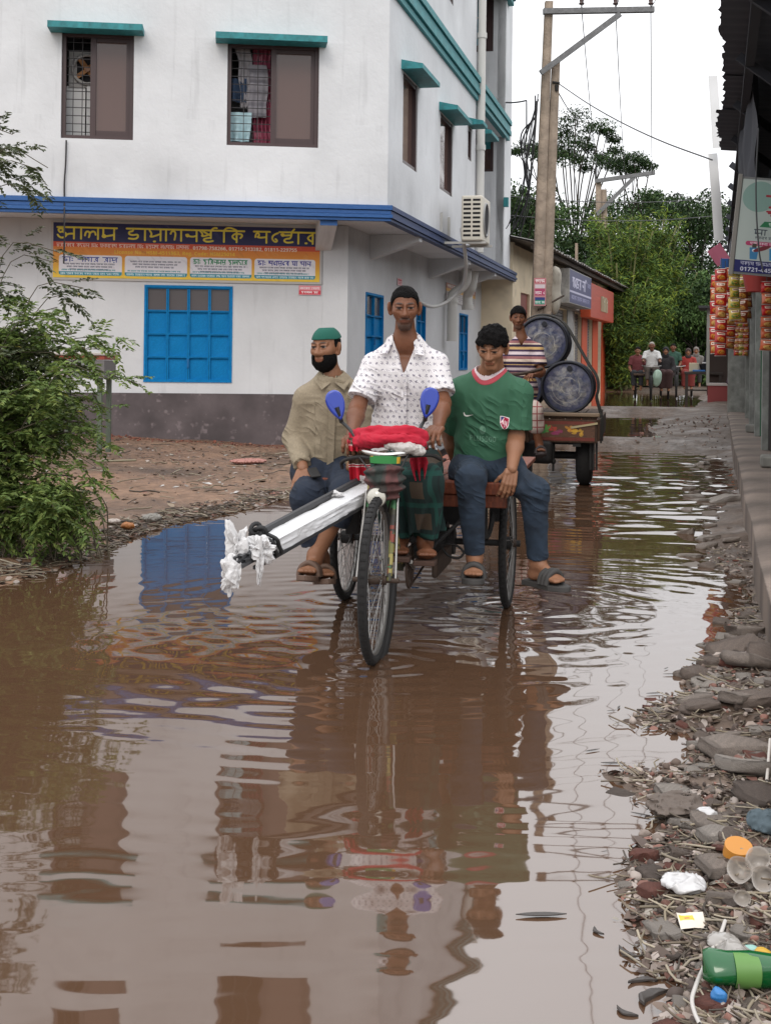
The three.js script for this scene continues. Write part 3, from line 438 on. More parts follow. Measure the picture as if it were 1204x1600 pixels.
  const fan = thing('exhaust_fan', 'square exhaust fan with brown blades behind the grill of the upper window at far left', 'fan', V(fx, fy, -0.24).applyMatrix4(FU).toArray(), Math.atan2(-LD.z, LD.x));
  const ring = new THREE.TorusGeometry(0.185, 0.022, 8, 28); part(fan, 'housing', merge([ring, box(-0.24, -0.14, -0.23, 0.23, -0.03, -0.02), box(0.14, 0.24, -0.23, 0.23, -0.03, -0.02), box(-0.14, 0.14, 0.17, 0.23, -0.03, -0.02), box(-0.14, 0.14, -0.23, -0.17, -0.03, -0.02)]), mat([0.3, 0.29, 0.28], 0.6));
  part(fan, 'backplate', box(-0.2, 0.2, -0.2, 0.2, -0.07, -0.05), M.dark);
  for (let k = 0; k < 4; k++) part(fan, 'blade', box(0.02, 0.165, -0.035, 0.035, -0.004, 0.004).rotateX(0.5).rotateZ(k * Math.PI / 2 + 0.65), mat([0.28, 0.13, 0.05], 0.5));
  part(fan, 'hub', new THREE.CylinderGeometry(0.035, 0.035, 0.05, 14).rotateX(Math.PI / 2), mat([0.2, 0.09, 0.04], 0.5));
  const pane = (M4, name, label, cat, g, m) => { const o = solo(name, g.applyMatrix4(M4), m, label, cat); return o; };
  pane(FU, 'white_board', 'white boarding behind the lower grill of the upper window at far left', 'board', merge([box(W1[0] + 0.02, W1[0] + 0.27, W1[2] + 0.02, W1[2] + 0.72, -0.3, -0.28), box(W1[0] + 0.29, W1[0] + 0.42, W1[2] + 0.02, W1[2] + 0.74, -0.27, -0.25)]), mat([0.62, 0.62, 0.62], 0.7));
  const drape = (w, h, amp, folds, seed, taper = 0) => { const g = new THREE.PlaneGeometry(w, h, 40, 24), p = g.attributes.position; for (let i = 0; i < p.count; i++) { const x = p.getX(i), y = p.getY(i), k = (0.5 - y / h); p.setZ(i, amp * Math.sin(x / w * folds * 6.28 + seed + 0.8 * noise2(y * 3, seed)) * (0.4 + k) + 0.5 * amp * noise2(x * 9 + seed, y * 7)); p.setX(i, x * (1 - taper * k) + 0.03 * noise2(y * 5, seed + 3)); p.setY(i, y + 0.035 * noise2(x * 7, seed + 5) * k); } g.computeVertexNormals(); return planarUV(g); };
  const stripe = canvasTex(64, 64, (c) => { c.fillStyle = '#8d8a90'; c.fillRect(0, 0, 64, 64); c.fillStyle = '#77747b'; for (let i = 0; i < 64; i += 9) c.fillRect(0, i, 64, 3); });
  const pink = canvasTex(128, 128, (c) => { c.fillStyle = '#a04a62'; c.fillRect(0, 0, 128, 128); const r = mulberry(4); for (let i = 0; i < 60; i++) { c.fillStyle = ['#b86a80', '#7c3048', '#c98c9c'][i % 3]; c.beginPath(); c.ellipse(r() * 128, r() * 128, 3 + r() * 7, 2 + r() * 4, r() * 3, 0, 7); c.fill(); } });
  const hang = (px, py) => { const [u, y] = onFrame(FU, px, py, -0.3); return [u, y]; };
  const put = (name, label, cat, px, py, w, h, m, n, sd, folds = 4, amp = 0.02, tp = 0) => { const [u, y] = hang(px, py); pane(FU, name, label, cat, drape(w, h, amp, folds, sd, tp).translate(u, y - h / 2, n), m); };
  const cloth = (map, c = 0xffffff) => new THREE.MeshPhysicalMaterial({ map, color: c, roughness: 0.95, side: THREE.DoubleSide });
  put('curtain', 'pink floral curtain drawn aside in the upper window with washing', 'curtain', 411, 68, 0.26, 1.36, cloth(pink), -0.3, 2, 5, 0.03);
  put('striped_shirt', 'grey striped shirt hung on the grill of the upper window', 'shirt', 403, 104, 0.24, 0.7, cloth(stripe), -0.2, 6, 2, 0.012);
  put('grey_towel', 'pale grey towel hung beside the striped shirt in the upper window', 'towel', 382, 76, 0.2, 0.8, mat([0.4, 0.38, 0.4], 0.95, { side: THREE.DoubleSide }), -0.24, 9, 2, 0.02, 0.5);
  put('dark_bundle', 'dark blue garment bundled behind the window grill', 'garment', 372, 124, 0.26, 0.3, mat([0.04, 0.07, 0.13], 0.9, { side: THREE.DoubleSide }), -0.25, 11, 2, 0.04);
  put('light_blue_cloth', 'pale blue cloth draped over the lower grill of the upper window', 'cloth', 374, 178, 0.32, 0.36, mat([0.42, 0.6, 0.65], 0.9, { side: THREE.DoubleSide }), -0.19, 15, 2, 0.02, 0.15);
}
{ // signboard over the shutters
  const [a, b, c, d] = rectOn(FG, 84, 345, 499, 440), cs = [onFrame(FG, 84, 345, 0.03), onFrame(FG, 499, 440, 0.03)], u0 = cs[0][0], u1 = cs[1][0], y1 = onFrame(FG, 290, 352, 0.03)[1], y0 = onFrame(FG, 290, 437, 0.03)[1];
  const t = canvasTex(2048, 440, (x, w, h) => {
    const g = x.createLinearGradient(0, 0, 0, h); g.addColorStop(0, '#e0602f'); g.addColorStop(0.45, '#e8862c'); g.addColorStop(1, '#f4cf3f'); x.fillStyle = g; x.fillRect(0, 0, w, h);
    x.fillStyle = '#1d1d55'; x.fillRect(0, 0, w, h * 0.345);
    x.fillStyle = '#d9502e'; x.fillRect(0, h * 0.345, w, h * 0.09);
    x.strokeStyle = '#f3e04a'; bn(x, chars('আ·ল·ম ড·া·য়·া·গ·ন·ষ্ট·ি·ক স·ে·ন্ট·া·র'), 30, h * 0.29, h * 0.205, w - 60, 15);
    x.strokeStyle = '#f7e7d8'; bnLine(x, 24, h * 0.44, h * 0.062, 1010, 4, 5);
    x.fillStyle = '#f7ecd8'; x.font = 'bold 40px sans-serif'; x.fillText('01798-758266, 01716-313382, 01811-229755', 1060, h * 0.445, 970);
    x.fillStyle = '#f2c63a'; x.font = 'bold 40px sans-serif'; x.fillText('License No.: HSM-4511963, Reg. Code: HSM25014', 460, h * 0.55, 1200);
    const names = [['ড·া·ঃ স·া·গ·র র·া·য়', '#2b3f9a'], [null, '#333'], ['ড·া·ঃ হ·ি·র·ন·ম·য় হ·া·ল·দ·া·র', '#1f8a55'], ['ড·া·ঃ স·ে·া·য়·ে·ব এ·া খ·া·ন', '#3b3f9e']];
    names.forEach(([n, col], i) => {
      const X = 44 + i * 498, Y = h * 0.585, W = 476, H = h * 0.37;
      x.fillStyle = '#f1eef4'; x.beginPath(); x.roundRect(X, Y, W, H, 22); x.fill();
      x.fillStyle = '#2b8fa6'; x.beginPath(); x.roundRect(X, Y + H - 30, W, 30, [0, 0, 18, 18]); x.fill();
      x.strokeStyle = '#e6f4f4'; bnLine(x, X + 14, Y + H - 6, 15, W - 28, 3, 50 + i);
      if (n) { x.strokeStyle = col; bn(x, chars(n), X + 26, Y + 52, 34, W - 60, 7); }
      x.strokeStyle = '#55566a'; for (let k = 0; k < 3; k++) bnLine(x, X + 40 + 20 * k, Y + (n ? 78 : 50) + k * 22, 11, W - 90 - 46 * k, 2.2, 90 + i * 5 + k);
      x.strokeStyle = '#3c8f98'; bnLine(x, X + 20, Y + H - 38, 10, W - 70, 2, 130 + i);
    });
    const r = mulberry(12); x.globalAlpha = 0.06; for (let i = 0; i < 260; i++) { x.fillStyle = r() < 0.5 ? '#fff' : '#433'; x.beginPath(); x.ellipse(r() * w, r() * h, 4 + r() * 40, 2 + r() * 14, r(), 0, 7); x.fill(); } x.globalAlpha = 1;
  });
  const ctr = V((u0 + u1) / 2, (y0 + y1) / 2, 0.02).applyMatrix4(FG), s = thing('clinic_signboard', 'long printed clinic signboard in navy and orange above the blue shutters', 'signboard', ctr.toArray(), Math.atan2(-LD.z, LD.x));
  const w = u1 - u0, h = y1 - y0; part(s, 'frame', merge([box(-w / 2 - 0.03, w / 2 + 0.03, -h / 2 - 0.03, h / 2 + 0.02, -0.018, 0.006)]), mat([0.55, 0.53, 0.5], 0.6));
  part(s, 'printed_sheet', new THREE.PlaneGeometry(w, h).translate(0, 0, 0.0105), new THREE.MeshPhysicalMaterial({ map: t, roughness: 0.45 }));
  const small = (name, label, x0, yy0, x1, yy1, M4, draw, cat = 'notice') => { const [p, q, r0, r1] = rectOn(M4, x0, yy0, x1, yy1, 0.02), c0 = V((p + q) / 2, (r0 + r1) / 2, 0.012).applyMatrix4(M4), e = new THREE.Euler().setFromRotationMatrix(M4), o = thing(name, label, cat, c0.toArray(), e.y); part(o, 'backing', box(-(q - p) / 2, (q - p) / 2, -(r1 - r0) / 2, (r1 - r0) / 2, -0.008, 0.004), mat([0.5, 0.45, 0.45], 0.7)); part(o, 'printed_face', new THREE.PlaneGeometry(q - p, r1 - r0).translate(0, 0, 0.0075), new THREE.MeshPhysicalMaterial({ map: canvasTex(256, 160, draw), roughness: 0.5 })); return o; };
  small('pink_notice', 'small pink notice on the white wall below the signboard', 467, 446, 501, 461, FG, (x, W, H) => { x.fillStyle = '#e88f98'; x.fillRect(0, 0, W, H); x.strokeStyle = '#f8e9ea'; bnLine(x, 14, 64, 34, W - 28, 6, 3); x.fillStyle = '#d4434f'; x.fillRect(0, 84, W, 66); x.strokeStyle = '#fff'; bnLine(x, 30, 132, 30, W - 60, 6, 8); });
  small('paper_notice', 'tiny red and white paper stuck on the side wall above the driver', 621, 434, 628, 447, SG, (x, W, H) => { x.fillStyle = '#e4b7bb'; x.fillRect(0, 0, W, H); x.fillStyle = '#c2414f'; x.fillRect(20, 20, W - 40, 40); x.fillRect(20, 80, W - 40, 14); x.fillRect(20, 110, W - 80, 14); });
  const o = small('faded_banner', 'faded orange and white banner on the side wall under the ledge', 697, 441, 742, 482, SG, (x, W, H) => { x.fillStyle = '#c9c4c4'; x.fillRect(0, 0, W, H); x.fillStyle = '#b9796a'; x.fillRect(0, 0, W, 44); x.fillStyle = '#e2b15a'; x.fillRect(0, 44, W, 26); x.strokeStyle = '#efe6df'; bnLine(x, 10, 34, 22, W - 20, 4, 3); x.strokeStyle = '#8d8890'; for (let k = 0; k < 4; k++) bnLine(x, 10, 88 + k * 18, 10, W - 20, 2, 30 + k); });
}
{ // air-conditioner unit on its bracket, with hose
  const [u, y] = onFrame(SU, 741, 345, 0.5), pos = V(u, y, 0.1).applyMatrix4(SU), ac = thing('air_conditioner_unit', 'cream outdoor air-conditioner unit on a bracket over the blue ledge', 'air conditioner', pos.toArray(), Math.atan2(-SD.z, SD.x));
  part(ac, 'casing', rbox(0.82, 0.72, 0.34, 0.03).translate(0, 0, 0.42), M.cream);
  for (let i = 0; i < 9; i++) for (const s of [-1, 1]) part(ac, 'vent_slot', box(-0.412, -0.409, -0.29 + i * 0.07, -0.255 + i * 0.07, 0.42 + s * 0.075 - 0.06, 0.42 + s * 0.075 + 0.06), M.dark);
  part(ac, 'fan_guard', new THREE.TorusGeometry(0.26, 0.02, 6, 26).translate(-0.06, 0, 0.595), M.grey);
  part(ac, 'fan_opening', new THREE.CircleGeometry(0.25, 26).translate(-0.06, 0, 0.5925), M.dark);
  for (const s of [-0.34, 0.34]) part(ac, 'bracket', merge([box(s - 0.02, s + 0.02, -0.4, -0.365, -0.1, 0.64), box(s - 0.02, s + 0.02, -0.365, 0.1, -0.1, -0.06)]), mat([0.5, 0.49, 0.46], 0.7));
  const P = (px, py, n) => { const [a, b] = onFrame(SU, px, py, n); return V(a, b, n).applyMatrix4(SU); }, G = (px, py, n) => { const [a, b] = onFrame(SG, px, py, n); return V(a, b, n).applyMatrix4(SG); };
  solo('air_conditioner_hose', tube([P(721, 357, 0.3), P(723, 372, 0.35), P(726, 395, 0.3), P(727, 425, 0.12), G(718, 452, 0.6), G(700, 470, 0.4), G(678, 479, 0.2), G(660, 474, 0.08), G(648, 462, 0.05)], 0.032, 60, 8), mat([0.68, 0.67, 0.65], 0.6), 'white hose looping down from the air-conditioner unit', 'hose');
  solo('wall_cable', tube([[104, 219], [103, 255], [101, 285], [101, 312]].map(([x, y2]) => { const [a, b] = onFrame(FU, x, y2, 0.03); return V(a, b, 0.03).applyMatrix4(FU); }).concat([[101, 340], [101, 380], [100, 412]].map(([x, y2]) => { const [a, b] = onFrame(FU, x, y2, 0.12); return V(a, b, 0.12).applyMatrix4(FU); })), 0.011, 40, 5), M.iron, 'thin dark cable hanging from the far left window across the wall', 'cable');
}
// ---------- people: skeleton joints -> implicit body, clothes, hair ----------
const SKIN = { dark: [0.165, 0.066, 0.034], mid: [0.23, 0.105, 0.056], warm: [0.26, 0.122, 0.067], face: [0.19, 0.085, 0.05] };
const X3 = V(1, 0, 0), Y3 = V(0, 1, 0), Z3 = V(0, 0, 1);
const eul = (x, y, z) => new THREE.Quaternion().setFromEuler(new THREE.Euler(x, y, z, 'YXZ'));
const mixV = (a, b, t) => a.clone().lerp(b, t);
function boundsOf(pts, pad) { const b = new THREE.Box3().setFromPoints(pts); return b.expandByScalar(pad); }
function headGeo(c, q, s, o, cell) { // c: centre of the head, s: scale (1 = 0.235 m from chin to crown)
  const iq = q.clone().invert(), v = V(), P = (x, y, z) => V(x, y, z);
  const jaw = o.jaw || 1, n = o.nose || 1;
  const bone = union([ell(P(0, 0.034, -0.014), P(0.073, 0.084, 0.09)), ell(P(0, -0.028, 0.016), P(0.057 * jaw, 0.076, 0.068)), cap(P(-0.013, -0.094, 0.055), P(0.013, -0.094, 0.055), 0.021), ell(P(-0.038, -0.012, 0.045), P(0.026, 0.024, 0.03)), ell(P(0.038, -0.012, 0.045), P(0.026, 0.024, 0.03))], 0.03);
  const feat = union([cap(P(0, 0.018, 0.08), P(0, -0.022, 0.1 * (0.96 + 0.04 * n)), 0.009, 0.0135), cap(P(-0.012, -0.027, 0.09), P(0.012, -0.027, 0.09), 0.009)], 0.012);
  const brow = union([cap(P(-0.046, 0.031, 0.066), P(-0.014, 0.032, 0.081), 0.0085), cap(P(0.046, 0.031, 0.066), P(0.014, 0.032, 0.081), 0.0085)], 0.01);
  const sock = [ell(P(-0.031, 0.012, 0.093), P(0.021, 0.014, 0.021)), ell(P(0.031, 0.012, 0.093), P(0.021, 0.014, 0.021))];
  const ball = [cap(P(-0.031, 0.0125, 0.0665), P(-0.031, 0.0125, 0.0665), 0.0145), cap(P(0.031, 0.0125, 0.0665), P(0.031, 0.0125, 0.0665), 0.0145)];
  const lid = [cap(P(-0.044, 0.019, 0.073), P(-0.018, 0.02, 0.0795), 0.0062), cap(P(0.044, 0.019, 0.073), P(0.018, 0.02, 0.0795), 0.0062), cap(P(-0.042, 0.004, 0.072), P(-0.02, 0.003, 0.077), 0.0055), cap(P(0.042, 0.004, 0.072), P(0.02, 0.003, 0.077), 0.0055)];
  const lips = union([cap(P(-0.021, -0.054, 0.076), P(0.021, -0.054, 0.076), 0.0068), cap(P(-0.016, -0.063, 0.075), P(0.016, -0.063, 0.075), 0.0078)], 0.006);
  const ears = [-1, 1].map((k) => union([ell(P(k * 0.081, 0.002, -0.012), P(0.011, 0.034, 0.021), eul(0, k * 0.45, k * -0.12)), cap(P(k * 0.077, -0.026, -0.004), P(k * 0.075, -0.03, -0.002), 0.009)], 0.01));
  const neck = cap(P(0, -0.06, -0.034), P(0, -0.17, -0.045), 0.045, 0.05);
  const f0 = (x, y, z) => {
    let d = smin(bone(x, y, z), feat(x, y, z), 0.016); d = smin(d, brow(x, y, z), 0.012);
    for (const k of sock) { const e = -k(x, y, z), h = Math.max(0.014 - Math.abs(d - e), 0) / 0.014; d = Math.max(d, e) + h * h * 0.014 * 0.25; }
    for (const k of ball) d = Math.min(d, k(x, y, z)); for (const k of lid) d = smin(d, k(x, y, z), 0.006);
    const m = cap(P(-0.02, -0.0585, 0.086), P(0.02, -0.0585, 0.086), 0.0032)(x, y, z);
    d = smin(d, lips(x, y, z), 0.008); d = Math.max(d, -m);
    for (const k of ears) d = smin(d, k(x, y, z), 0.012);
    return smin(d, neck(x, y, z), 0.018);
  };
  const loc = (x, y, z) => v.set(x - c.x, y - c.y, z - c.z).applyQuaternion(iq).divideScalar(s);
  const f = (x, y, z) => { const p = loc(x, y, z); return f0(p.x, p.y, p.z) * s; };
  const k = o.skin, colour = (x, y, z) => {
    const p = loc(x, y, z).clone(), ax = Math.abs(p.x), fr = fbm(p.x * 30, p.y * 30, p.z * 30, 3);
    let cc = k.map((a, i) => a * (1 + 0.12 * fr));
    const put = (t, col) => { t = clamp(t); cc = cc.map((a, i) => lerp(a, col[i], t)); };
    if (p.z > 0.03) {
      put(0.85 * sstep(0.0085, 0.0025, Math.hypot((ax - 0.03) * 0.3, p.y - 0.036 - 0.1 * (0.03 - ax) * 0)), o.brow || [0.02, 0.014, 0.012]);
      put(sstep(0.011, 0.004, Math.abs(p.y + 0.0585)) * sstep(0.03, 0.02, ax), k.map((a, i) => a * [0.86, 0.66, 0.66][i]));
      const e = Math.hypot(ax - 0.031, (p.y - 0.0115) * 2.2); if (p.z > 0.068 && e < 0.0145) { put(1, [0.24, 0.2, 0.18]); put(sstep(0.0115, 0.009, Math.hypot(ax - 0.031, p.y - 0.0125)), [0.02, 0.012, 0.01]); }
      if (p.z > 0.06 && e < 0.02) put(sstep(0.004, 0.002, Math.abs(p.y - 0.0185)), [0.03, 0.018, 0.014]);
      if (o.moustache) put(sstep(0.009, 0.003, Math.abs(p.y + 0.042 + ax * 0.25)) * sstep(0.034, 0.024, ax) * o.moustache, [0.02, 0.015, 0.013]);
    }
    if (o.stubble && p.y < -0.035) put(sstep(-0.045, -0.085, p.y + 0.02 * fbm(p.x * 40, p.y * 40, 2)) * o.stubble * sstep(-0.02, 0.02, p.z) * sstep(-0.125, -0.105, p.y), [0.028, 0.02, 0.017]);
    return cc;
  };
  const r = 0.16 * s, top = V(0, 0.14 * s, 0).applyQuaternion(q).add(c), low = V(0, -0.15 * s, -0.03 * s).applyQuaternion(q).add(c), bb = boundsOf([top, low, c], 0.1 * s); bb.min.y = low.y;
  const g = meshSDF(f, bb.min, bb.max, cell, colour);
  // hair, cap, beard: shells over the skull
  const shell = (fn, cut, cl2, colr) => { const ff = (x, y, z) => { const p = loc(x, y, z); return Math.max(fn(p.x, p.y, p.z), cut(p.x, p.y, p.z)) * s; }; return meshSDF(ff, bb.min.clone().addScalar(-0.03), bb.max.clone().addScalar(0.05), cl2, colr); };
  return { g, shell, loc };
}
function handPrims(w, fd, pn, side, o = {}) { // wrist, direction of the fingers, palm normal, side of the thumb; curl in radians per joint
  fd = fd.clone().normalize(); pn = pn.clone().addScaledVector(fd, -pn.dot(fd)).normalize(); const lat = fd.clone().cross(pn).normalize(), s = o.s || 1, curl = o.curl ?? 0.35, spreadK = o.spread ?? 0.06;
  const L = [[0.04, 0.025, 0.02], [0.045, 0.028, 0.021], [0.042, 0.026, 0.021], [0.033, 0.02, 0.018]], out = [], pts = [w];
  const B = (k, len) => w.clone().addScaledVector(fd, len * s).addScaledVector(lat, k * s);
  for (let i = 0; i < 4; i++) {
    const k = (i - 1.5) * 0.0205 * side * -1, base = B(k, 0.083 - Math.abs(i - 1.2) * 0.004);
    out.push(cap(w.clone().addScaledVector(lat, k * 0.75 * s).addScaledVector(fd, 0.012 * s), base, 0.0135 * s, 0.0115 * s));
    let p = base, a = curl * (0.7 + 0.12 * i);
    L[i].forEach((len, j) => { const dir = fd.clone().multiplyScalar(Math.cos(a)).addScaledVector(pn, Math.sin(a)).addScaledVector(lat, (i - 1.5) * spreadK * -side).normalize(), e = p.clone().addScaledVector(dir, len * s * 1.02); out.push(cap(p, e, (0.0098 - j * 0.0011) * s, (0.0088 - j * 0.0011) * s)); p = e; pts.push(e); a += curl * (j ? 0.8 : 1.1); });
  }
  const tb = B(0.024 * side, 0.026), td = fd.clone().multiplyScalar(0.72).addScaledVector(lat, 0.6 * side).addScaledVector(pn, o.thumb ?? 0.35).normalize(), t1 = tb.clone().addScaledVector(td, 0.044 * s), td2 = td.clone().addScaledVector(fd, 0.35).addScaledVector(pn, (o.thumb ?? 0.35) * 0.7).normalize(), t2 = t1.clone().addScaledVector(td2, 0.032 * s);
  out.push(cap(w.clone().addScaledVector(fd, 0.01 * s), tb, 0.016 * s, 0.0145 * s), cap(tb, t1, 0.0135 * s, 0.011 * s), cap(t1, t2, 0.0108 * s, 0.009 * s)); pts.push(t2);
  const f = (x, y, z) => { let d = 1e9; for (const k of out) d = smin(d, k(x, y, z), 0.0055); return d; };
  return { f, pts };
}
function footPrims(an, toe, o = {}) { // ankle joint, point of the big toe; sole below
  const d = toe.clone().sub(an); d.y = 0; d.normalize(); const lat = V(-d.z, 0, d.x), sl = (toe.y - (an.y - 0.075)), dd = toe.clone().sub(V(an.x, an.y - 0.075, an.z)).normalize();
  const heel = an.clone().add(V(0, -0.055, 0)).addScaledVector(d, -0.035), ball = heel.clone().addScaledVector(dd, 0.15).add(V(0, -0.002, 0)), out = [cap(an.clone().add(V(0, 0.03, 0)), heel.clone().addScaledVector(d, 0.01), 0.036, 0.03), cap(heel, ball, 0.029, 0.026), cap(an, ball, 0.033, 0.022), cap(ball.clone().addScaledVector(lat, -0.02), ball.clone().addScaledVector(lat, 0.022), 0.022, 0.02)], pts = [heel, ball, an];
  for (let i = 0; i < 5; i++) { const b = ball.clone().addScaledVector(lat, (i - 2) * 0.0175), e = b.clone().addScaledVector(dd, 0.055 - Math.abs(i - (o.big ? 3.4 : 0.6)) * 0.007).add(V(0, -0.008, 0)); out.push(cap(b, e, 0.012, 0.0095)); pts.push(e); }
  return { f: union(out, 0.012), pts, heel, ball, dd, lat };
}
function sandal(ft, m, parent, mStrap) { // sole slab and a broad strap
  const z = ft.dd.clone(), x = ft.lat.clone(), y = z.clone().cross(x).normalize(); if (y.y < 0) y.negate();
  const s = new THREE.Shape(); s.moveTo(-0.034, -0.04); s.quadraticCurveTo(0, -0.06, 0.034, -0.04); s.quadraticCurveTo(0.036, 0.08, 0.05, 0.17); s.quadraticCurveTo(0.03, 0.25, -0.005, 0.248); s.quadraticCurveTo(-0.05, 0.23, -0.048, 0.16); s.quadraticCurveTo(-0.036, 0.08, -0.034, -0.04);
  const sole = new THREE.ExtrudeGeometry(s, { depth: 0.018, bevelEnabled: true, bevelSize: 0.004, bevelThickness: 0.004, bevelSegments: 2, curveSegments: 8 });
  const B = new THREE.Matrix4().makeBasis(x, z, y).setPosition(ft.heel.clone().addScaledVector(y, -0.052));
  const g = [sole.applyMatrix4(B)], H = (a, b, h) => ft.heel.clone().addScaledVector(x, a).addScaledVector(z, b).addScaledVector(y, h);
  for (const k of [0.1, 0.125, 0.15]) g.push(tube([H(-0.048, k, -0.032), H(-0.036, k + 0.005, 0.012), H(0, k + 0.01, 0.032), H(0.036, k + 0.005, 0.012), H(0.048, k, -0.032)], 0.0145, 16, 6));
  return part(parent, 'sandal', merge(g), m);
}
const wrinkle = (amp, fx, fy, fz, seed) => (x, y, z) => { const q = 0.6 * noise3(x * 5 + seed, y * 5, z * 5), m = sstep(-0.45, 0.35, noise3(x * 4.2 + 2 * seed, y * 4.2, z * 4.2)), w = noise3(x * fx + seed + q, y * fy + q * 2 + 0.45 * fx * x, z * fz), u = noise3(x * fx * 2.3 + 9, y * fy * 1.9 - 0.5 * fx * x + q, z * fz * 2 + seed); return amp * (m * ((1 - 2.4 * Math.sqrt(w * w + 0.006)) * 0.75 + 0.32 * (1 - 2.4 * Math.sqrt(u * u + 0.008))) - 0.15); };
function setUV(g, fn) { const p = g.attributes.position, n = g.attributes.normal, uv = g.attributes.uv; for (let i = 0; i < p.count; i++) { const r = fn(p.getX(i), p.getY(i), p.getZ(i), n.getX(i), n.getY(i), n.getZ(i)); uv.setXY(i, r[0], r[1]); } return g; }
const skinMat = new THREE.MeshPhysicalMaterial({ vertexColors: true, roughness: 0.48, specularIntensity: 0.7, bumpMap: rep(T.bump, 6), bumpScale: 0.0012 });
function torsoAxes(j) { const up = j.neck.clone().sub(j.pel).normalize(), rt = j.shB.clone().sub(j.shA); rt.addScaledVector(up, -rt.dot(up)).normalize(); const fw = rt.clone().cross(up).normalize(); return { up, rt, fw, q: new THREE.Quaternion().setFromRotationMatrix(new THREE.Matrix4().makeBasis(rt, up, fw)), at: (a, b, c) => j.pel.clone().addScaledVector(rt, a).addScaledVector(up, b).addScaledVector(fw, c) }; }
function bodyGeo(j, o) { // skin, from the neck down, with head and hands merged in
  const ax = torsoAxes(j), k = o.build || 1, lk = o.legK || 1, ak = o.armK || 1, H = j.neck.clone().sub(j.pel).length(), skin = o.skin;
  const feet = [footPrims(j.anA, j.toeA), footPrims(j.anB, j.toeB, { big: true })];
  const prims = [cap(j.hpA, j.hpB, 0.1 * k), cap(ax.at(0, 0.05, 0), ax.at(0, H * 0.4, 0.005), 0.125 * k, 0.115 * k), ell(ax.at(0, H * 0.66, 0.005), V(0.145 * k, 0.15, 0.094 * k), ax.q), cap(j.shA, j.shB, 0.044), cap(mixV(j.shA, j.neck, 0.1), j.neck.clone().addScaledVector(ax.up, 0.015), 0.036, 0.046), cap(mixV(j.shB, j.neck, 0.1), j.neck.clone().addScaledVector(ax.up, 0.015), 0.036, 0.046), cap(j.neck, mixV(j.neck, j.head, 0.6), 0.053, 0.046)];
  for (const s of ['A', 'B']) { prims.push(cap(j['sh' + s], j['el' + s], 0.043 * k, 0.036 * k), cap(j['el' + s], mixV(j['el' + s], j['wr' + s], 0.3), 0.038 * k, 0.039 * k), cap(mixV(j['el' + s], j['wr' + s], 0.3), j['wr' + s], 0.039 * k, 0.026), cap(j['hp' + s], j['kn' + s], 0.078 * k * lk, 0.054 * lk), cap(j['kn' + s], mixV(j['kn' + s], j['an' + s], 0.3), 0.054 * lk, 0.053 * lk), cap(mixV(j['kn' + s], j['an' + s], 0.3), j['an' + s], 0.053 * lk, 0.033)); }
  prims.push(feet[0].f, feet[1].f);
  const f = union(prims, 0.028), tint = (x, y, z) => { const n = fbm(x * 14, y * 14, z * 14, 3); return skin.map((a) => a * (0.97 + 0.16 * n)); };
  const pts = [...Object.values(j).filter((p) => p.isVector3), ...feet[0].pts, ...feet[1].pts], bb = boundsOf(pts.filter((p) => p !== j.head), 0.17);
  bb.max.y = j.head.y - 0.02;
  const list = [meshSDF(f, bb.min, bb.max, o.cell || 0.009, tint)];
  const hd = headGeo(j.head, o.headQ, o.headS || 1, o, o.headCell || 0.0036); list.push(hd.g);
  for (const s of ['A', 'B']) { const h = o['hand' + s]; if (!h) continue; const hp = handPrims(j['wr' + s], h.fd, h.pn, h.side, h), hb = boundsOf(hp.pts, 0.03); list.push(meshSDF(hp.f, hb.min, hb.max, o.handCell || 0.0042, tint)); }
  return { geo: mergeGeometries(list), ax, feet, hd, H };
}
function garment(parent, name, f, pts, pad, cell, m, uvFn, label) { const bb = boundsOf(pts, pad), g = meshSDF(f, bb.min, bb.max, cell); if (uvFn) setUV(g, uvFn); return part(parent, name, g, m, label); }
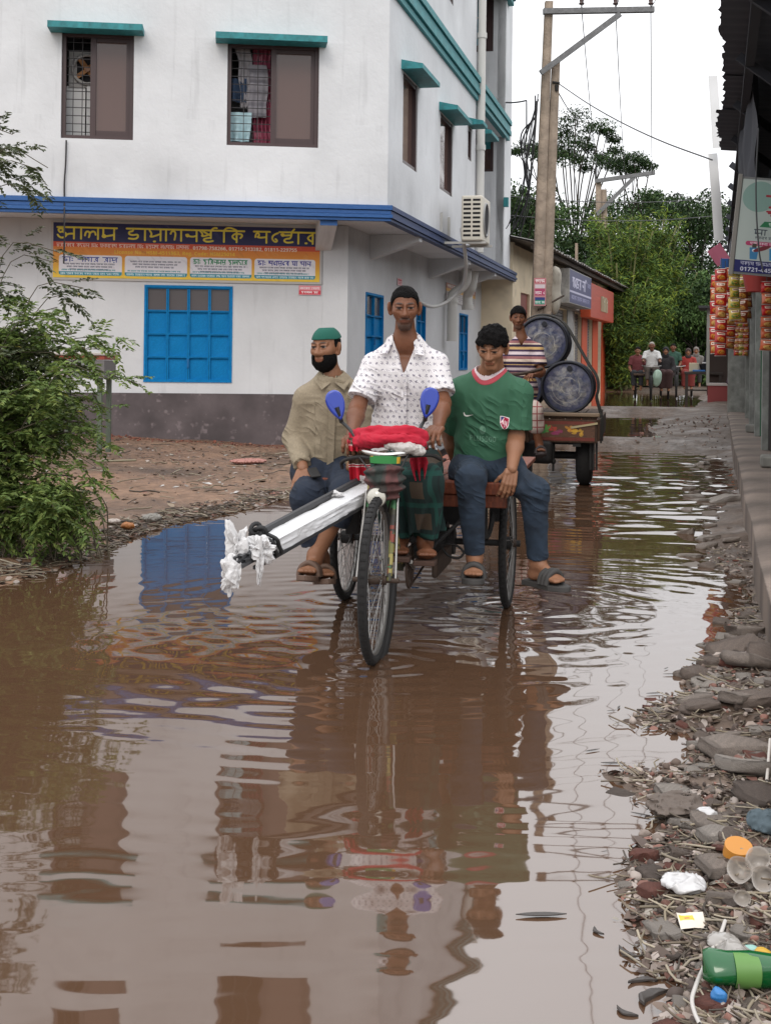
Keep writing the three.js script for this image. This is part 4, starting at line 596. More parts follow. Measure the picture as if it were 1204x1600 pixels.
function shirtSDF(j, b, o) { // torso, sleeves down to a share of the arm, open neck, hem
  const ax = b.ax, H = b.H, k = (o.build || 1), t = o.loose ?? 0.016, hem = o.hem ?? -0.05, list = [];
  list.push(ell(ax.at(0, H * 0.66, 0.006), V(0.148 * k + t, 0.165, 0.1 * k + t), ax.q), ell(ax.at(0, H * 0.3, 0.008), V(0.148 * k + t, 0.2, 0.108 * k + t), ax.q), ell(ax.at(0, 0.0, 0.01), V(0.152 * k + t * 1.3, 0.17, 0.112 * k + t * 1.2), ax.q), cap(j.shA, j.shB, 0.046 + t * 0.6), cap(j.shA, j.neck, 0.042 + t * 0.5, 0.056 + t * 0.4), cap(j.shB, j.neck, 0.042 + t * 0.5, 0.056 + t * 0.4));
  const torso = union(list, 0.05), W = wrinkle(o.amp ?? 0.007, o.wx ?? 7, o.wy ?? 15, 9, o.seed || 1), arms = [];
  for (const s of ['A', 'B']) {
    const sh = j['sh' + s], el = j['el' + s], wr = j['wr' + s], e = o.sleeve ?? 0.75; // 0..1 upper arm, 1..2 forearm
    const r0 = 0.047 + t, r1 = (o.cuff ?? 0.062) + t * 0.6;
    if (e <= 1) { const end = mixV(sh, el, e), d = el.clone().sub(sh).normalize(); arms.push([cap(sh, mixV(sh, el, e + 0.15), r0, r1), (x, y, z) => (x - end.x) * d.x + (y - end.y) * d.y + (z - end.z) * d.z]); }
    else { const end = mixV(el, wr, e - 1), d = wr.clone().sub(el).normalize(); arms.push([union([cap(sh, el, r0, 0.05 + t), cap(el, mixV(el, wr, e - 0.95), 0.05 + t, 0.036 + t * 0.7)], 0.03), (x, y, z) => Math.min(1, (x - end.x) * d.x + (y - end.y) * d.y + (z - end.z) * d.z, 9) * ((x - el.x) * d.x + (y - el.y) * d.y + (z - el.z) * d.z > 0 ? 1 : 0) - ((x - el.x) * d.x + (y - el.y) * d.y + (z - el.z) * d.z > 0 ? 0 : 1)]); }
  }
  const bot = ax.at(0, hem, 0), up = ax.up, nk = j.neck.clone().addScaledVector(up, o.neckUp ?? 0.02), hole = cap(nk.clone().addScaledVector(ax.fw, 0.012), nk.clone().addScaledVector(up, 0.12).addScaledVector(ax.fw, 0.02), o.neckR ?? 0.062);
  const vee = o.vee ? (x, y, z) => { const px = x - j.neck.x, py = y - j.neck.y, pz = z - j.neck.z, a = px * ax.rt.x + py * ax.rt.y + pz * ax.rt.z, h = px * up.x + py * up.y + pz * up.z, c = px * ax.fw.x + py * ax.fw.y + pz * ax.fw.z; return Math.max(Math.abs(a - (o.veeX || 0)) - (h + o.vee) * 0.36, -h - o.vee, 0.02 - c); } : null;
  const fn = (x, y, z) => {
    const w = W(x, y, z); let d = torso(x, y, z);
    d = Math.max(d, -((x - bot.x) * up.x + (y - bot.y) * up.y + (z - bot.z) * up.z) + (o.hemWave ?? 0.008) * noise3(x * 11, 3, z * 11) );
    for (const [a, c] of arms) d = smin(d, Math.max(a(x, y, z), c(x, y, z)), 0.018);
    d -= w; d = Math.max(d, -hole(x, y, z)); if (vee) d = Math.max(d, -vee(x, y, z));
    return d;
  };
  fn.hole = hole; return fn;
}
function trouserSDF(j, o) {
  const t = o.loose ?? 0.016, W = wrinkle(o.amp ?? 0.006, 9, 16, 9, o.seed || 3), legs = [];
  for (const s of ['A', 'B']) { const kn = j['kn' + s], an = j['an' + s], e = o['len' + s] ?? o.len ?? 0.86, end = mixV(kn, an, e), d = an.clone().sub(kn).normalize(); legs.push([union([cap(j['hp' + s], kn, 0.08 + t, 0.058 + t), cap(kn, mixV(kn, an, e + 0.1), 0.06 + t, (o.cuff ?? 0.046) + t)], 0.03), (x, y, z) => (x - end.x) * d.x + (y - end.y) * d.y + (z - end.z) * d.z - ((x - kn.x) * d.x + (y - kn.y) * d.y + (z - kn.z) * d.z < 0.05 ? 9 : 0)]); }
  const pel = union([cap(j.hpA, j.hpB, 0.112 + t), cap(j.pel, j.pel.clone().add(V(0, 0.09, 0)), 0.12 + t * 0.4)], 0.04);
  return (x, y, z) => { let d = pel(x, y, z); for (const [a, c] of legs) d = smin(d, Math.max(a(x, y, z), c(x, y, z)), 0.03); return d - W(x, y, z); };
}
function flap(parent, name, pts, th, m) { // small stiff piece of cloth given by its corners in space (fan), e.g. a collar leaf
  const c = pts[0], n = pts[1].clone().sub(c).cross(pts[2].clone().sub(c)).normalize().multiplyScalar(th / 2), pos = [], T3 = (a, b, d) => pos.push(...a.toArray(), ...b.toArray(), ...d.toArray());
  const up = pts.map((p) => p.clone().add(n)), dn = pts.map((p) => p.clone().sub(n));
  for (let i = 1; i < pts.length - 1; i++) { T3(up[0], up[i], up[i + 1]); T3(dn[0], dn[i + 1], dn[i]); }
  for (let i = 0; i < pts.length; i++) { const k = (i + 1) % pts.length; T3(up[i], dn[i], up[k]); T3(dn[i], dn[k], up[k]); }
  const g = new THREE.BufferGeometry(); g.setAttribute('position', new THREE.Float32BufferAttribute(pos, 3)); g.computeVertexNormals(); const uv = []; for (let i = 0; i < pos.length; i += 3) uv.push(pos[i], pos[i + 1]); g.setAttribute('uv', new THREE.Float32BufferAttribute(uv, 2)); return part(parent, name, g, m);
}
const hairMat = mat([0.009, 0.008, 0.008], 0.75, { specularIntensity: 0.15, bumpMap: rep(T.bump, 22), bumpScale: 0.01 });
const skull = (t, n = 0) => (x, y, z) => Math.hypot(x / 0.073, (y - 0.034) / 0.084, (z + 0.014) / 0.09) * 0.08 - 0.08 - t - n * noise3(x * 60, y * 60, z * 60) - n * 0.8 * noise3(x * 24, y * 24, z * 24 + 3);

const hairline = (front, side, back, n = 0.005) => (x, y, z) => { const k = z > 0.055 ? front : z > -0.005 ? lerp(side, front, sm((z + 0.005) / 0.06)) : z > -0.05 ? lerp(back, side, sm((z + 0.05) / 0.045)) : back; return k + n * noise3(x * 55, y * 20, z * 55) - 0.18 * Math.max(0, Math.abs(x) - 0.03) * (z > 0.03 ? 1 : 0) - y; };
// ---------- the cycle van with its three riders ----------
const VAN = V(0.23, 0, -6.84), VT = -0.188;
const vanM = new THREE.Matrix4().makeRotationY(VT).setPosition(VAN), vanI = vanM.clone().invert();
function J(px, py, z) { const o = V(0, EYE, 0).applyMatrix4(vanI), q = rayDir(px, py).add(V(0, EYE, 0)).applyMatrix4(vanI).sub(o); return o.addScaledVector(q, (z - o.z) / q.z); }
const HV = V(0, 0, 0);
{ // driver: printed shirt, green checked lungi
  const p = thing('person', 'man in a white floral print shirt and dark lungi pedalling the flat cycle van', 'person', VAN.toArray(), VT, 'riders of the cycle van');
  const j = { pel: J(632, 722, 0.56), neck: J(633, 535, 0.67), head: J(632, 482, 0.72), shA: J(585, 572, 0.66), shB: J(680, 570, 0.66), elA: J(558, 638, 0.76), elB: J(691, 630, 0.74), wrA: J(549, 683, 0.97), wrB: J(684, 668, 0.97), hpA: J(606, 722, 0.58), hpB: J(660, 722, 0.58), knA: J(612, 758, 0.92), knB: J(664, 752, 0.94), anA: J(626, 843, 0.78), anB: J(664, 850, 0.8), toeA: J(622, 868, 0.96), toeB: J(668, 872, 0.98) };
  const o = { skin: SKIN.dark, legK: 0.9, headQ: eul(0.16, 0.19, 0.01), headS: 0.89, jaw: 0.95, stubble: 0.8, moustache: 0.75, handA: { fd: V(0.15, -0.1, 1), pn: V(0.1, -1, 0.1), side: 1, curl: 0.85, thumb: 0.7 }, handB: { fd: V(-0.2, -0.25, 1), pn: V(-0.1, -1, 0.1), side: -1, curl: 0.85, thumb: 0.7 } };
  const b = bodyGeo(j, o); part(p, 'body', b.geo, skinMat);
  const print = canvasTex(512, 512, (x) => { x.fillStyle = '#d6d2d3'; x.fillRect(0, 0, 512, 512); const r = mulberry(9); for (let i = 0; i < 11; i++) for (let k = 0; k < 11; k++) { const X = (i + 0.5 * (k % 2)) * 46.5 + r() * 8, Y = k * 46.5 + r() * 8, s = 6 + r() * 5; x.fillStyle = ['#6a6474', '#85808c', '#5a5768'][Math.floor(r() * 3)]; for (let q = 0; q < 5; q++) { x.beginPath(); x.ellipse(X + s * Math.cos(q * 1.257 + r()), Y + s * Math.sin(q * 1.257 + r()), 4.6, 2.8, q * 1.257, 0, 7); x.fill(); } x.beginPath(); x.arc(X, Y, 3, 0, 7); x.fill(); x.strokeStyle = '#9c97a2'; x.lineWidth = 2; x.beginPath(); x.moveTo(X + 14, Y + 8); x.lineTo(X + 22 + r() * 6, Y + 18); x.stroke(); } });
  const sm2 = new THREE.MeshPhysicalMaterial({ map: rep(print, 3.2), roughness: 0.9, bumpMap: rep(T.folds, 2.3), bumpScale: 0.035 });
  const sdf = shirtSDF(j, b, { sleeve: 0.78, cuff: 0.064, loose: 0.016, vee: 0.14, veeX: 0.008, hem: 0.06, amp: 0.008, seed: 5, neckR: 0.058, wx: 8, wy: 15 });
  garment(p, 'shirt', sdf, [j.pel, j.neck, j.shA, j.shB, j.elA, j.elB], 0.17, 0.007, sm2);
  const A = b.ax.at, H = b.H;
  for (const s of [-1, 1]) flap(p, 'collar', [A(s * 0.062, H + 0.035, -0.03), A(s * 0.052, H + 0.015, 0.06), A(s * 0.07, H - 0.035, 0.118), A(s * 0.105, H - 0.045, 0.095), A(s * 0.085, H + 0.02, 0.01)], 0.006, sm2);
  flap(p, 'placket', [A(0.006, H - 0.14, 0.132), A(0.03, H - 0.14, 0.13), A(0.028, H - 0.4, 0.138), A(0.0, H - 0.4, 0.138)], 0.006, sm2);
  const hr = b.hd.shell(skull(0.005, 0.003), hairline(0.066, -0.02, -0.05), 0.0042); part(p, 'hair', hr, hairMat);
  // lungi: a wrapped skirt with hanging folds
  const plaid = canvasTex(512, 512, (x) => { x.fillStyle = '#0c2422'; x.fillRect(0, 0, 512, 512); x.fillStyle = '#091a19'; for (let i = 0; i < 512; i += 34) x.fillRect(i, 0, 6, 512); x.fillStyle = '#4b3a2e'; for (let i = 0; i < 3; i++) for (let k = 0; k < 3; k++) { x.globalAlpha = 0.9; x.fillRect(30 + i * 171, 20 + k * 171, 78, 88); } x.globalAlpha = 0.8; x.fillStyle = '#124239'; for (let k = 0; k < 3; k++) { x.fillRect(0, 132 + k * 171, 512, 26); x.fillRect(130 + k * 171, 0, 18, 512); } x.globalAlpha = 1; });
  const hemY = J(640, 836, 0.85).y, up2 = canvasTex(4, 4, (x) => { x.fillStyle = '#0f3d38'; x.fillRect(0, 0, 4, 4); });
  const lg = union([cap(j.hpA, j.knA, 0.1, 0.074), cap(j.hpB, j.knB, 0.1, 0.078), cap(j.knA, mixV(j.knA, j.anA, 1.1), 0.072, 0.075), cap(j.knB, mixV(j.knB, j.anB, 1.1), 0.078, 0.075), cap(mixV(j.knA, j.knB, 0.5), mixV(j.anA, j.anB, 0.5), 0.05, 0.06)], 0.05);
  const cx = (j.knA.x + j.knB.x) / 2, cz = 0.8;
  garment(p, 'lungi', (x, y, z) => { const a = Math.atan2(x - cx, z - cz), k = sstep(0.85, 0.45, y); return Math.max(lg(x, y, z) - k * (0.018 * Math.sin(a * 9 + 3 * noise2(y * 3, 1)) + 0.012 * Math.sin(a * 17 + 1)) - 0.006 * noise3(x * 12, y * 8, z * 12), hemY - y + 0.05 * Math.max(0, -(x - cx)) + 0.02 * Math.sin(a * 5)); }, [j.hpA, j.hpB, j.knA, j.knB, j.anA, j.anB], 0.18, 0.008, new THREE.MeshPhysicalMaterial({ map: rep(plaid, 2.2), roughness: 0.92 }), (x, y, z) => [x + 0.25 * z, y]);
}
{ // bearded passenger: khaki shirt, dark jeans, green cap, sits on the left edge
  const p = thing('person', 'bearded man in khaki shirt and green skullcap with crossed ankles on the cycle van', 'person', VAN.toArray(), VT, 'riders of the cycle van');
  const j = { pel: J(512, 730, 0.32), neck: J(518, 594, 0.38), head: J(509, 545, 0.42), shA: J(478, 623, 0.42), shB: J(561, 620, 0.34), elA: J(460, 684, 0.38), elB: J(574, 690, 0.36), wrA: J(474, 733, 0.58), wrB: J(548, 730, 0.56), hpA: J(492, 738, 0.36), hpB: J(530, 738, 0.32), knA: J(479, 778, 0.68), knB: J(541, 772, 0.68), anA: J(503, 880, 0.58), anB: J(491, 876, 0.68), toeA: J(511, 903, 0.78), toeB: J(477, 898, 0.86) };
  const o = { skin: SKIN.mid, headQ: eul(0.05, -0.3, 0.03), headS: 0.91, jaw: 1.04, legK: 0.9, handA: { fd: V(-0.05, -0.75, 0.75), pn: V(0.2, -0.7, -0.7), side: 1, curl: 0.28, thumb: 0.1 } };
  const b = bodyGeo(j, o); part(p, 'body', b.geo, skinMat);
  const khaki = mat([0.3, 0.245, 0.17], 0.9, { map: rep(T.fabric, 4), bumpMap: rep(T.folds, 2), bumpScale: 0.045 });
  garment(p, 'shirt', shirtSDF(j, b, { sleeve: 1.86, loose: 0.01, hem: -0.03, amp: 0.008, seed: 15, neckR: 0.056, neckUp: 0.03, wy: 17 }), [j.pel, j.neck, j.shA, j.shB, j.elA, j.elB, j.wrA, j.wrB], 0.17, 0.007, khaki);
  const A = b.ax.at, H = b.H;
  for (const s of [-1, 1]) flap(p, 'collar', [A(s * 0.058, H + 0.045, -0.02), A(s * 0.045, H + 0.035, 0.055), A(s * 0.012, H + 0.0, 0.085), A(s * 0.055, H - 0.03, 0.115), A(s * 0.085, H + 0.005, 0.07), A(s * 0.078, H + 0.03, 0.0)], 0.006, khaki);
  flap(p, 'placket', [A(-0.018, H - 0.02, 0.125), A(0.016, H - 0.02, 0.125), A(0.016, 0.02, 0.15), A(-0.018, 0.02, 0.15)], 0.005, khaki);
  garment(p, 'trousers', trouserSDF(j, { lenA: 0.66, lenB: 0.42, loose: 0.02, cuff: 0.06, amp: 0.008, seed: 7 }), [j.pel, j.hpA, j.hpB, j.knA, j.knB, j.anA, j.anB], 0.16, 0.008, mat([0.013, 0.021, 0.04], 0.9, { map: rep(T.fabric, 3), bumpMap: rep(T.folds, 2.4), bumpScale: 0.03 }));
  part(p, 'skullcap', b.hd.shell(skull(0.01, 0), (x, y, z) => Math.max(0.052 - y - 0.12 * (z > 0 ? 0 : z), y - 0.118), 0.0042), mat([0.008, 0.105, 0.075], 0.85, { bumpMap: rep(T.weave, 12), bumpScale: 0.002 }));
  part(p, 'beard', b.hd.shell((x, y, z) => Math.hypot(x / 0.07, (y + 0.055) / 0.078, (z - 0.02) / 0.078) * 0.075 - 0.075 - 0.003 * noise3(x * 70, y * 50, z * 70), (x, y, z) => Math.max(y + 0.03 - (Math.abs(x) > 0.045 ? 0.05 : 0) + (z < 0.01 ? 0.0 : 0), -z - 0.012, -(Math.hypot(x / 0.034, (y + 0.052) / 0.021, (z - 0.09) / 0.04) - 1) * 0.02, -(Math.hypot(x / 0.045, (y + 0.012) / 0.03, (z - 0.085) / 0.05) - 1) * 0.02), 0.004), hairMat);
  part(p, 'hair', b.hd.shell(skull(0.003, 0.001), (x, y, z) => Math.max(y - 0.056, -0.025 - y, z - 0.02), 0.0045), hairMat);
  const sm3 = mat([0.11, 0.065, 0.045], 0.7); for (const f of b.feet) sandal(f, sm3, p);
  const ph = rbox(0.05, 0.011, 0.1, 0.004).applyQuaternion(eul(0.35, 0.5, 0.1)).translate(...j.wrA.clone().add(V(0.065, -0.012, 0.045)).toArray());
  solo('mobile_phone', ph.applyMatrix4(vanM), mat([0.008, 0.008, 0.009], 0.6), 'black phone lying under the hand of the man in khaki', 'phone');
}
{ // young passenger: green football jersey, blue jeans, sits on the right front corner
  const p = thing('person', 'young man in green football jersey and blue jeans on the cycle van corner', 'person', VAN.toArray(), VT, 'riders of the cycle van');
  const j = { pel: J(762, 735, 0.36), neck: J(765, 588, 0.47), head: J(769, 544, 0.57), shA: J(719, 612, 0.46), shB: J(809, 614, 0.5), elA: J(702, 676, 0.3), elB: J(806, 684, 0.5), wrA: J(716, 735, 0.22), wrB: J(799, 733, 0.66), hpA: J(738, 738, 0.42), hpB: J(786, 738, 0.42), knA: J(735, 750, 0.82), knB: J(834, 768, 0.66), anA: J(741, 873, 0.74), anB: J(840, 880, 0.6), toeA: J(738, 903, 0.95), toeB: J(876, 912, 0.72) };
  const o = { skin: SKIN.warm, headQ: eul(0.42, -0.16, -0.05), headS: 0.87, jaw: 0.93, legK: 0.86, handB: { fd: V(-0.15, -0.95, 0.25), pn: V(-0.35, 0, -1), side: -1, curl: 0.42, thumb: 0.5, s: 0.92 } };
  const b = bodyGeo(j, o); part(p, 'body', b.geo, skinMat);
  const jersey = canvasTex(1024, 1024, (x, w, h) => {
    x.fillStyle = '#2c5a41'; x.fillRect(0, 0, w, h); x.globalAlpha = 0.1; const r = mulberry(3); for (let i = 0; i < 26; i++) { x.fillStyle = i % 2 ? '#356b4e' : '#24503a'; x.fillRect(i * 40, 0, 20, h); } x.globalAlpha = 1;
    const S = (a, b2) => [a * w, (1 - b2) * h];                       // chest coordinates: across, up
    x.fillStyle = '#e8e4e0'; x.beginPath(); x.moveTo(...S(0.275, 0.655)); x.quadraticCurveTo(...S(0.275, 0.61), ...S(0.33, 0.625)); x.lineTo(...S(0.4, 0.652)); x.lineTo(...S(0.32, 0.637)); x.quadraticCurveTo(...S(0.295, 0.63), ...S(0.285, 0.66)); x.closePath(); x.fill();   // tick mark
    x.save(); x.translate(...S(0.73, 0.6)); x.fillStyle = '#eee6e6'; x.beginPath(); x.moveTo(-54, -58); x.lineTo(56, -52); x.lineTo(52, 16); x.quadraticCurveTo(40, 56, -2, 76); x.quadraticCurveTo(-46, 50, -54, 10); x.closePath(); x.fill();
    x.fillStyle = '#b5284a'; x.beginPath(); x.moveTo(-46, -50); x.lineTo(48, -44); x.lineTo(45, 14); x.quadraticCurveTo(34, 48, -2, 66); x.quadraticCurveTo(-38, 44, -46, 8); x.closePath(); x.fill(); x.fillStyle = '#eee6e6'; for (const k of [-26, -4, 18]) x.fillRect(k, -16, 10, 66 - Math.abs(k)); x.beginPath(); x.moveTo(-46, 6); x.lineTo(-14, -40); x.lineTo(-6, -36); x.lineTo(-36, 10); x.fill(); x.fillStyle = '#2c3c7c'; x.beginPath(); x.moveTo(-46, -50); x.lineTo(-8, -47); x.lineTo(-44, -8); x.fill(); x.restore();
    x.globalAlpha = 0.55; x.fillStyle = '#7d9c8b'; x.beginPath(); x.ellipse(...S(0.5, 0.515), 34, 44, 0, 0, 7); x.fill(); x.fillStyle = '#2c5a41'; x.beginPath(); x.arc(...S(0.515, 0.52), 15, 0, 7); x.fill(); x.fillStyle = '#7d9c8b'; x.font = 'bold 74px sans-serif'; x.textAlign = 'center'; x.fillText('PLUS500', ...S(0.5, 0.405), 400); x.globalAlpha = 1;
  });
  const ax = b.ax, H = b.H, uvJ = (x, y, z, nx, ny, nz) => { const px = x - j.pel.x, py = y - j.pel.y, pz = z - j.pel.z; let a = px * ax.rt.x + py * ax.rt.y + pz * ax.rt.z, h = px * ax.up.x + py * ax.up.y + pz * ax.up.z; let u = a / 0.46 + 0.5, v = (h + 0.02) / 0.52; if (nx * ax.fw.x + ny * ax.fw.y + nz * ax.fw.z < -0.05) u = u < 0.5 ? Math.min(u, 0.12) : Math.max(u, 0.9); return [clamp(u, 0.002, 0.998), clamp(v, 0.002, 0.998)]; };
  const jf = shirtSDF(j, b, { sleeve: 0.82, cuff: 0.066, loose: 0.022, hem: -0.04, amp: 0.006, seed: 25, neckR: 0.068, neckUp: 0.015, wy: 10, wx: 9, hemWave: 0.02 });
  for (const [nm, r, t, m] of [['collar', 0.007, 0.0035, mat([0.6, 0.5, 0.52], 0.8)], ['collar_trim', 0.019, 0.0025, mat([0.42, 0.06, 0.08], 0.8)]]) { const bb = boundsOf([j.neck], 0.14); part(p, nm, meshSDF((x, y, z) => Math.max(jf(x, y, z) - t, jf.hole(x, y, z) - r), bb.min, bb.max, 0.004), m); }
  garment(p, 'jersey', jf, [j.pel, j.neck, j.shA, j.shB, j.elA, j.elB], 0.17, 0.007, new THREE.MeshPhysicalMaterial({ map: jersey, roughness: 0.78, bumpMap: rep(T.folds, 1.1), bumpScale: 0.035 }), uvJ);
  const den = dataTex(256, (u, v) => { const k = pfbm(u, v, 4, 4, 81), f = 0.7 + 0.3 * Math.sin((u + v) * 6.283 * 60); const q = 0.5 + 0.55 * k; return [0.3 * q * f + 0.07 * k, 0.42 * q * f + 0.06 * k, 0.56 * q * f + 0.04 * k]; });
  garment(p, 'jeans', trouserSDF(j, { len: 0.93, loose: 0.008, cuff: 0.04, amp: 0.006, seed: 17 }), [j.pel, j.hpA, j.hpB, j.knA, j.knB, j.anA, j.anB], 0.16, 0.008, new THREE.MeshPhysicalMaterial({ map: rep(den, 4), color: new THREE.Color().setRGB(0.42, 0.46, 0.5), roughness: 0.9, bumpMap: rep(T.folds, 2.4), bumpScale: 0.03 }));
  part(p, 'hair', b.hd.shell(skull(0.018, 0.008), hairline(0.052, 0.012, -0.06, 0.014), 0.0042), hairMat);
  const sm3 = mat([0.045, 0.042, 0.04], 0.75); for (const f of b.feet) sandal(f, sm3, p);
}
// ---------- the cycle van itself, and its load ----------
const rubber = mat([0.012, 0.011, 0.011], 0.85, { bumpMap: rep(T.coarse, 6), bumpScale: 0.004 }), steel = mat([0.3, 0.29, 0.28], 0.35, { metalness: 0.8 }), rust = mat([0.075, 0.045, 0.03], 0.75, { map: rep(T.grain, 5) }), blackIron = mat([0.022, 0.02, 0.02], 0.7, { map: rep(T.grain, 4) }), chrome = mat([0.6, 0.59, 0.57], 0.2, { metalness: 1 });
function wheelGeo(r, tr) {
  const tyre = new THREE.TorusGeometry(r - tr, tr, 10, 56).rotateY(Math.PI / 2), rim = merge([new THREE.TorusGeometry(r - tr * 2.05, 0.009, 8, 56).rotateY(Math.PI / 2), new THREE.CylinderGeometry(r - tr * 1.9, r - tr * 1.9, 0.024, 56, 1, true).rotateZ(Math.PI / 2)]), sp = [];
  for (let i = 0; i < 36; i++) { const s = i % 2 ? 1 : -1, a = i / 36 * 6.283, k = a + (i % 4 < 2 ? 1 : -1) * 1.05, h = 0.022; sp.push(bar(V(s * 0.03, Math.sin(k) * h, Math.cos(k) * h), V(0, Math.sin(a) * (r - tr * 2), Math.cos(a) * (r - tr * 2)), 0.0019, 0.0019, 4)); }
  const tread = []; for (let i = 0; i < 64; i++) { const a = i / 64 * 6.283; tread.push(new THREE.BoxGeometry(tr * 1.1, 0.003, 0.01).translate(0, r - 0.0005, 0).rotateX(a)); }
  return { tyre: merge([tyre, ...tread]), rim, spokes: merge(sp), hub: merge([bar(V(-0.045, 0, 0), V(0.045, 0, 0), 0.02, 0.02, 12), new THREE.CylinderGeometry(0.03, 0.03, 0.006, 14).rotateZ(Math.PI / 2).translate(0.03, 0, 0), new THREE.CylinderGeometry(0.03, 0.03, 0.006, 14).rotateZ(Math.PI / 2).translate(-0.03, 0, 0)]) };
}
const bigWheel = wheelGeo(0.355, 0.021), backWheel = wheelGeo(0.335, 0.021), rimMat = mat([0.2, 0.19, 0.18], 0.45, { metalness: 0.6 });
function addWheel(parent, w, pos, yaw = 0, name = 'wheel') { const t = part(parent, name, w.tyre, rubber); t.position.copy(pos); t.rotation.y = yaw; part(t, 'rim', w.rim, rimMat); part(t, 'spokes', w.spokes, steel).userData.kind = 'stuff'; part(t, 'hub', w.hub, rust); return t; }
{
  const van = thing('cycle_van', 'three-wheeled flatbed cycle van with orange platform standing in the muddy water', 'cycle van', VAN.toArray(), VT);
  addWheel(van, bigWheel, V(0, 0.352, 1.39), 0.03); addWheel(van, backWheel, V(-0.435, 0.332, 0)); addWheel(van, backWheel, V(0.435, 0.332, 0));
  // front fork with painted legs, mudguard, lamp, bound bundle
  const top = V(0.0, 0.86, 1.2), crown = V(0, 0.745, 1.245), paint = canvasTex(64, 256, (x) => { const r = mulberry(6); x.fillStyle = '#3a3a2c'; x.fillRect(0, 0, 64, 256); for (let i = 0; i < 60; i++) { x.fillStyle = ['#6d6a3a', '#7a3a2c', '#3a6a44', '#94884e', '#2d2a26'][i % 5]; x.fillRect(r() * 64, r() * 256, 8 + r() * 30, 4 + r() * 22); } }), painted = new THREE.MeshPhysicalMaterial({ map: paint, roughness: 0.6 });
  for (const s of [-1, 1]) part(van, 'fork_leg', merge([bar(V(s * 0.055, 0.75, 1.245), V(s * 0.058, 0.35, 1.395), 0.015, 0.011, 10)]), painted);
  part(van, 'fork_crown', merge([bar(V(-0.058, 0.75, 1.245), V(0.058, 0.75, 1.245), 0.018), bar(crown, top, 0.021, 0.021, 12)]), painted);
  for (const s of [-1, 1]) part(van, 'fork_stay', bar(V(s * 0.085, 0.35, 1.39), V(s * 0.07, 0.72, 1.27), 0.006), steel);
  part(van, 'front_axle', bar(V(-0.1, 0.352, 1.39), V(0.1, 0.352, 1.39), 0.011), rust);
  const mg = new THREE.TorusGeometry(0.382, 0.026, 5, 30, 1.35).rotateY(Math.PI / 2); part(van, 'mudguard', mg.rotateX(-1.45).scale(1, 1, 1).translate(0, 0.352, 1.39), blackIron);
  const lamp = part(van, 'headlamp', new THREE.LatheGeometry([[0, -0.05], [0.025, -0.045], [0.043, -0.01], [0.046, 0.006], [0.043, 0.012]].map(([a, b]) => new THREE.Vector2(a, b)), 20).rotateX(Math.PI / 2).translate(-0.01, 0.7, 1.345), steel); part(lamp, 'lens', new THREE.SphereGeometry(0.06, 20, 8, 0, 6.3, 0, 0.78).rotateX(Math.PI / 2).translate(-0.01, 0.7, 1.312), mat([0.5, 0.48, 0.42], 0.12, { clearcoat: 0.6 }));
  // handlebar, levers, grips
  const hb = [J(546, 692, 0.99), J(556, 699, 1.08), J(575, 707, 1.2), J(600, 711, 1.24), J(632, 708, 1.22), J(655, 700, 1.16), J(672, 690, 1.06), J(682, 684, 0.98)];
  part(van, 'handlebar', tube(hb, 0.0125, 50, 10), chrome);
  part(van, 'stem', bar(top, J(601, 711, 1.23), 0.014), chrome);
  part(van, 'grip', bar(hb[0], mixV(hb[0], hb[1], 0.9), 0.021, 0.02, 12), mat([0.6, 0.58, 0.55], 0.8)); part(van, 'grip', bar(hb[7], mixV(hb[7], hb[6], 0.9), 0.022, 0.02, 12), mat([0.45, 0.43, 0.4], 0.8));
  part(van, 'brake_lever', tube([J(586, 716, 1.22), J(562, 714, 1.16), J(541, 718, 1.08), J(533, 724, 1.04), J(535, 732, 1.03)], 0.0085, 20, 6), blackIron); part(van, 'brake_lever', tube([J(622, 714, 1.22), J(650, 712, 1.14), J(676, 712, 1.06), J(688, 718, 1.02)], 0.0085, 20, 6), blackIron);
  part(van, 'brake_cable', tube([J(560, 712, 1.16), J(575, 735, 1.3), J(592, 770, 1.28), J(600, 800, 1.24)], 0.004, 20, 5), blackIron); part(van, 'brake_cable', tube([J(640, 706, 1.2), J(625, 735, 1.32), J(612, 775, 1.28), J(606, 800, 1.24)], 0.004, 20, 5), blackIron);
  // mirrors: blue shells on black stalks, seen from the back
  for (const [c, foot, tilt] of [[J(525, 634, 1.02), J(560, 690, 1.12), 0.34], [J(669, 630, 1.02), J(648, 690, 1.12), -0.2]]) {
    const s = new THREE.Shape(); s.moveTo(0, -0.085); s.bezierCurveTo(0.03, -0.06, 0.055, -0.01, 0.05, 0.035); s.bezierCurveTo(0.045, 0.075, 0.02, 0.085, 0, 0.085); s.bezierCurveTo(-0.03, 0.083, -0.05, 0.06, -0.048, 0.02); s.bezierCurveTo(-0.045, -0.02, -0.025, -0.06, 0, -0.085);
    const sh = new THREE.ExtrudeGeometry(s, { depth: 0.012, bevelEnabled: true, bevelThickness: 0.016, bevelSize: 0.012, bevelOffset: -0.012, bevelSegments: 6, curveSegments: 12 });
    const m = part(van, 'mirror', sh, mat([0.004, 0.03, 0.32], 0.3, { clearcoat: 0.5, clearcoatRoughness: 0.05 })); m.position.copy(c); m.quaternion.copy(eul(-0.12, 0.22, tilt)); m.scale.setScalar(0.86);
    part(m, 'mirror_socket', tube([V(0, -0.095, 0.0), V(0, -0.05, 0.022), V(0, -0.01, 0.029)], 0.012, 10, 6), mat([0.012, 0.012, 0.012], 0.4));
    const a = c.clone().add(V(-0.077 * -Math.sin(tilt), -0.077 * Math.cos(tilt), 0)); part(van, 'mirror_stalk', tube([a, mixV(a, foot, 0.4).add(V(0, 0.008, 0)), foot], 0.008, 16, 7), mat([0.012, 0.012, 0.012], 0.4));
  }
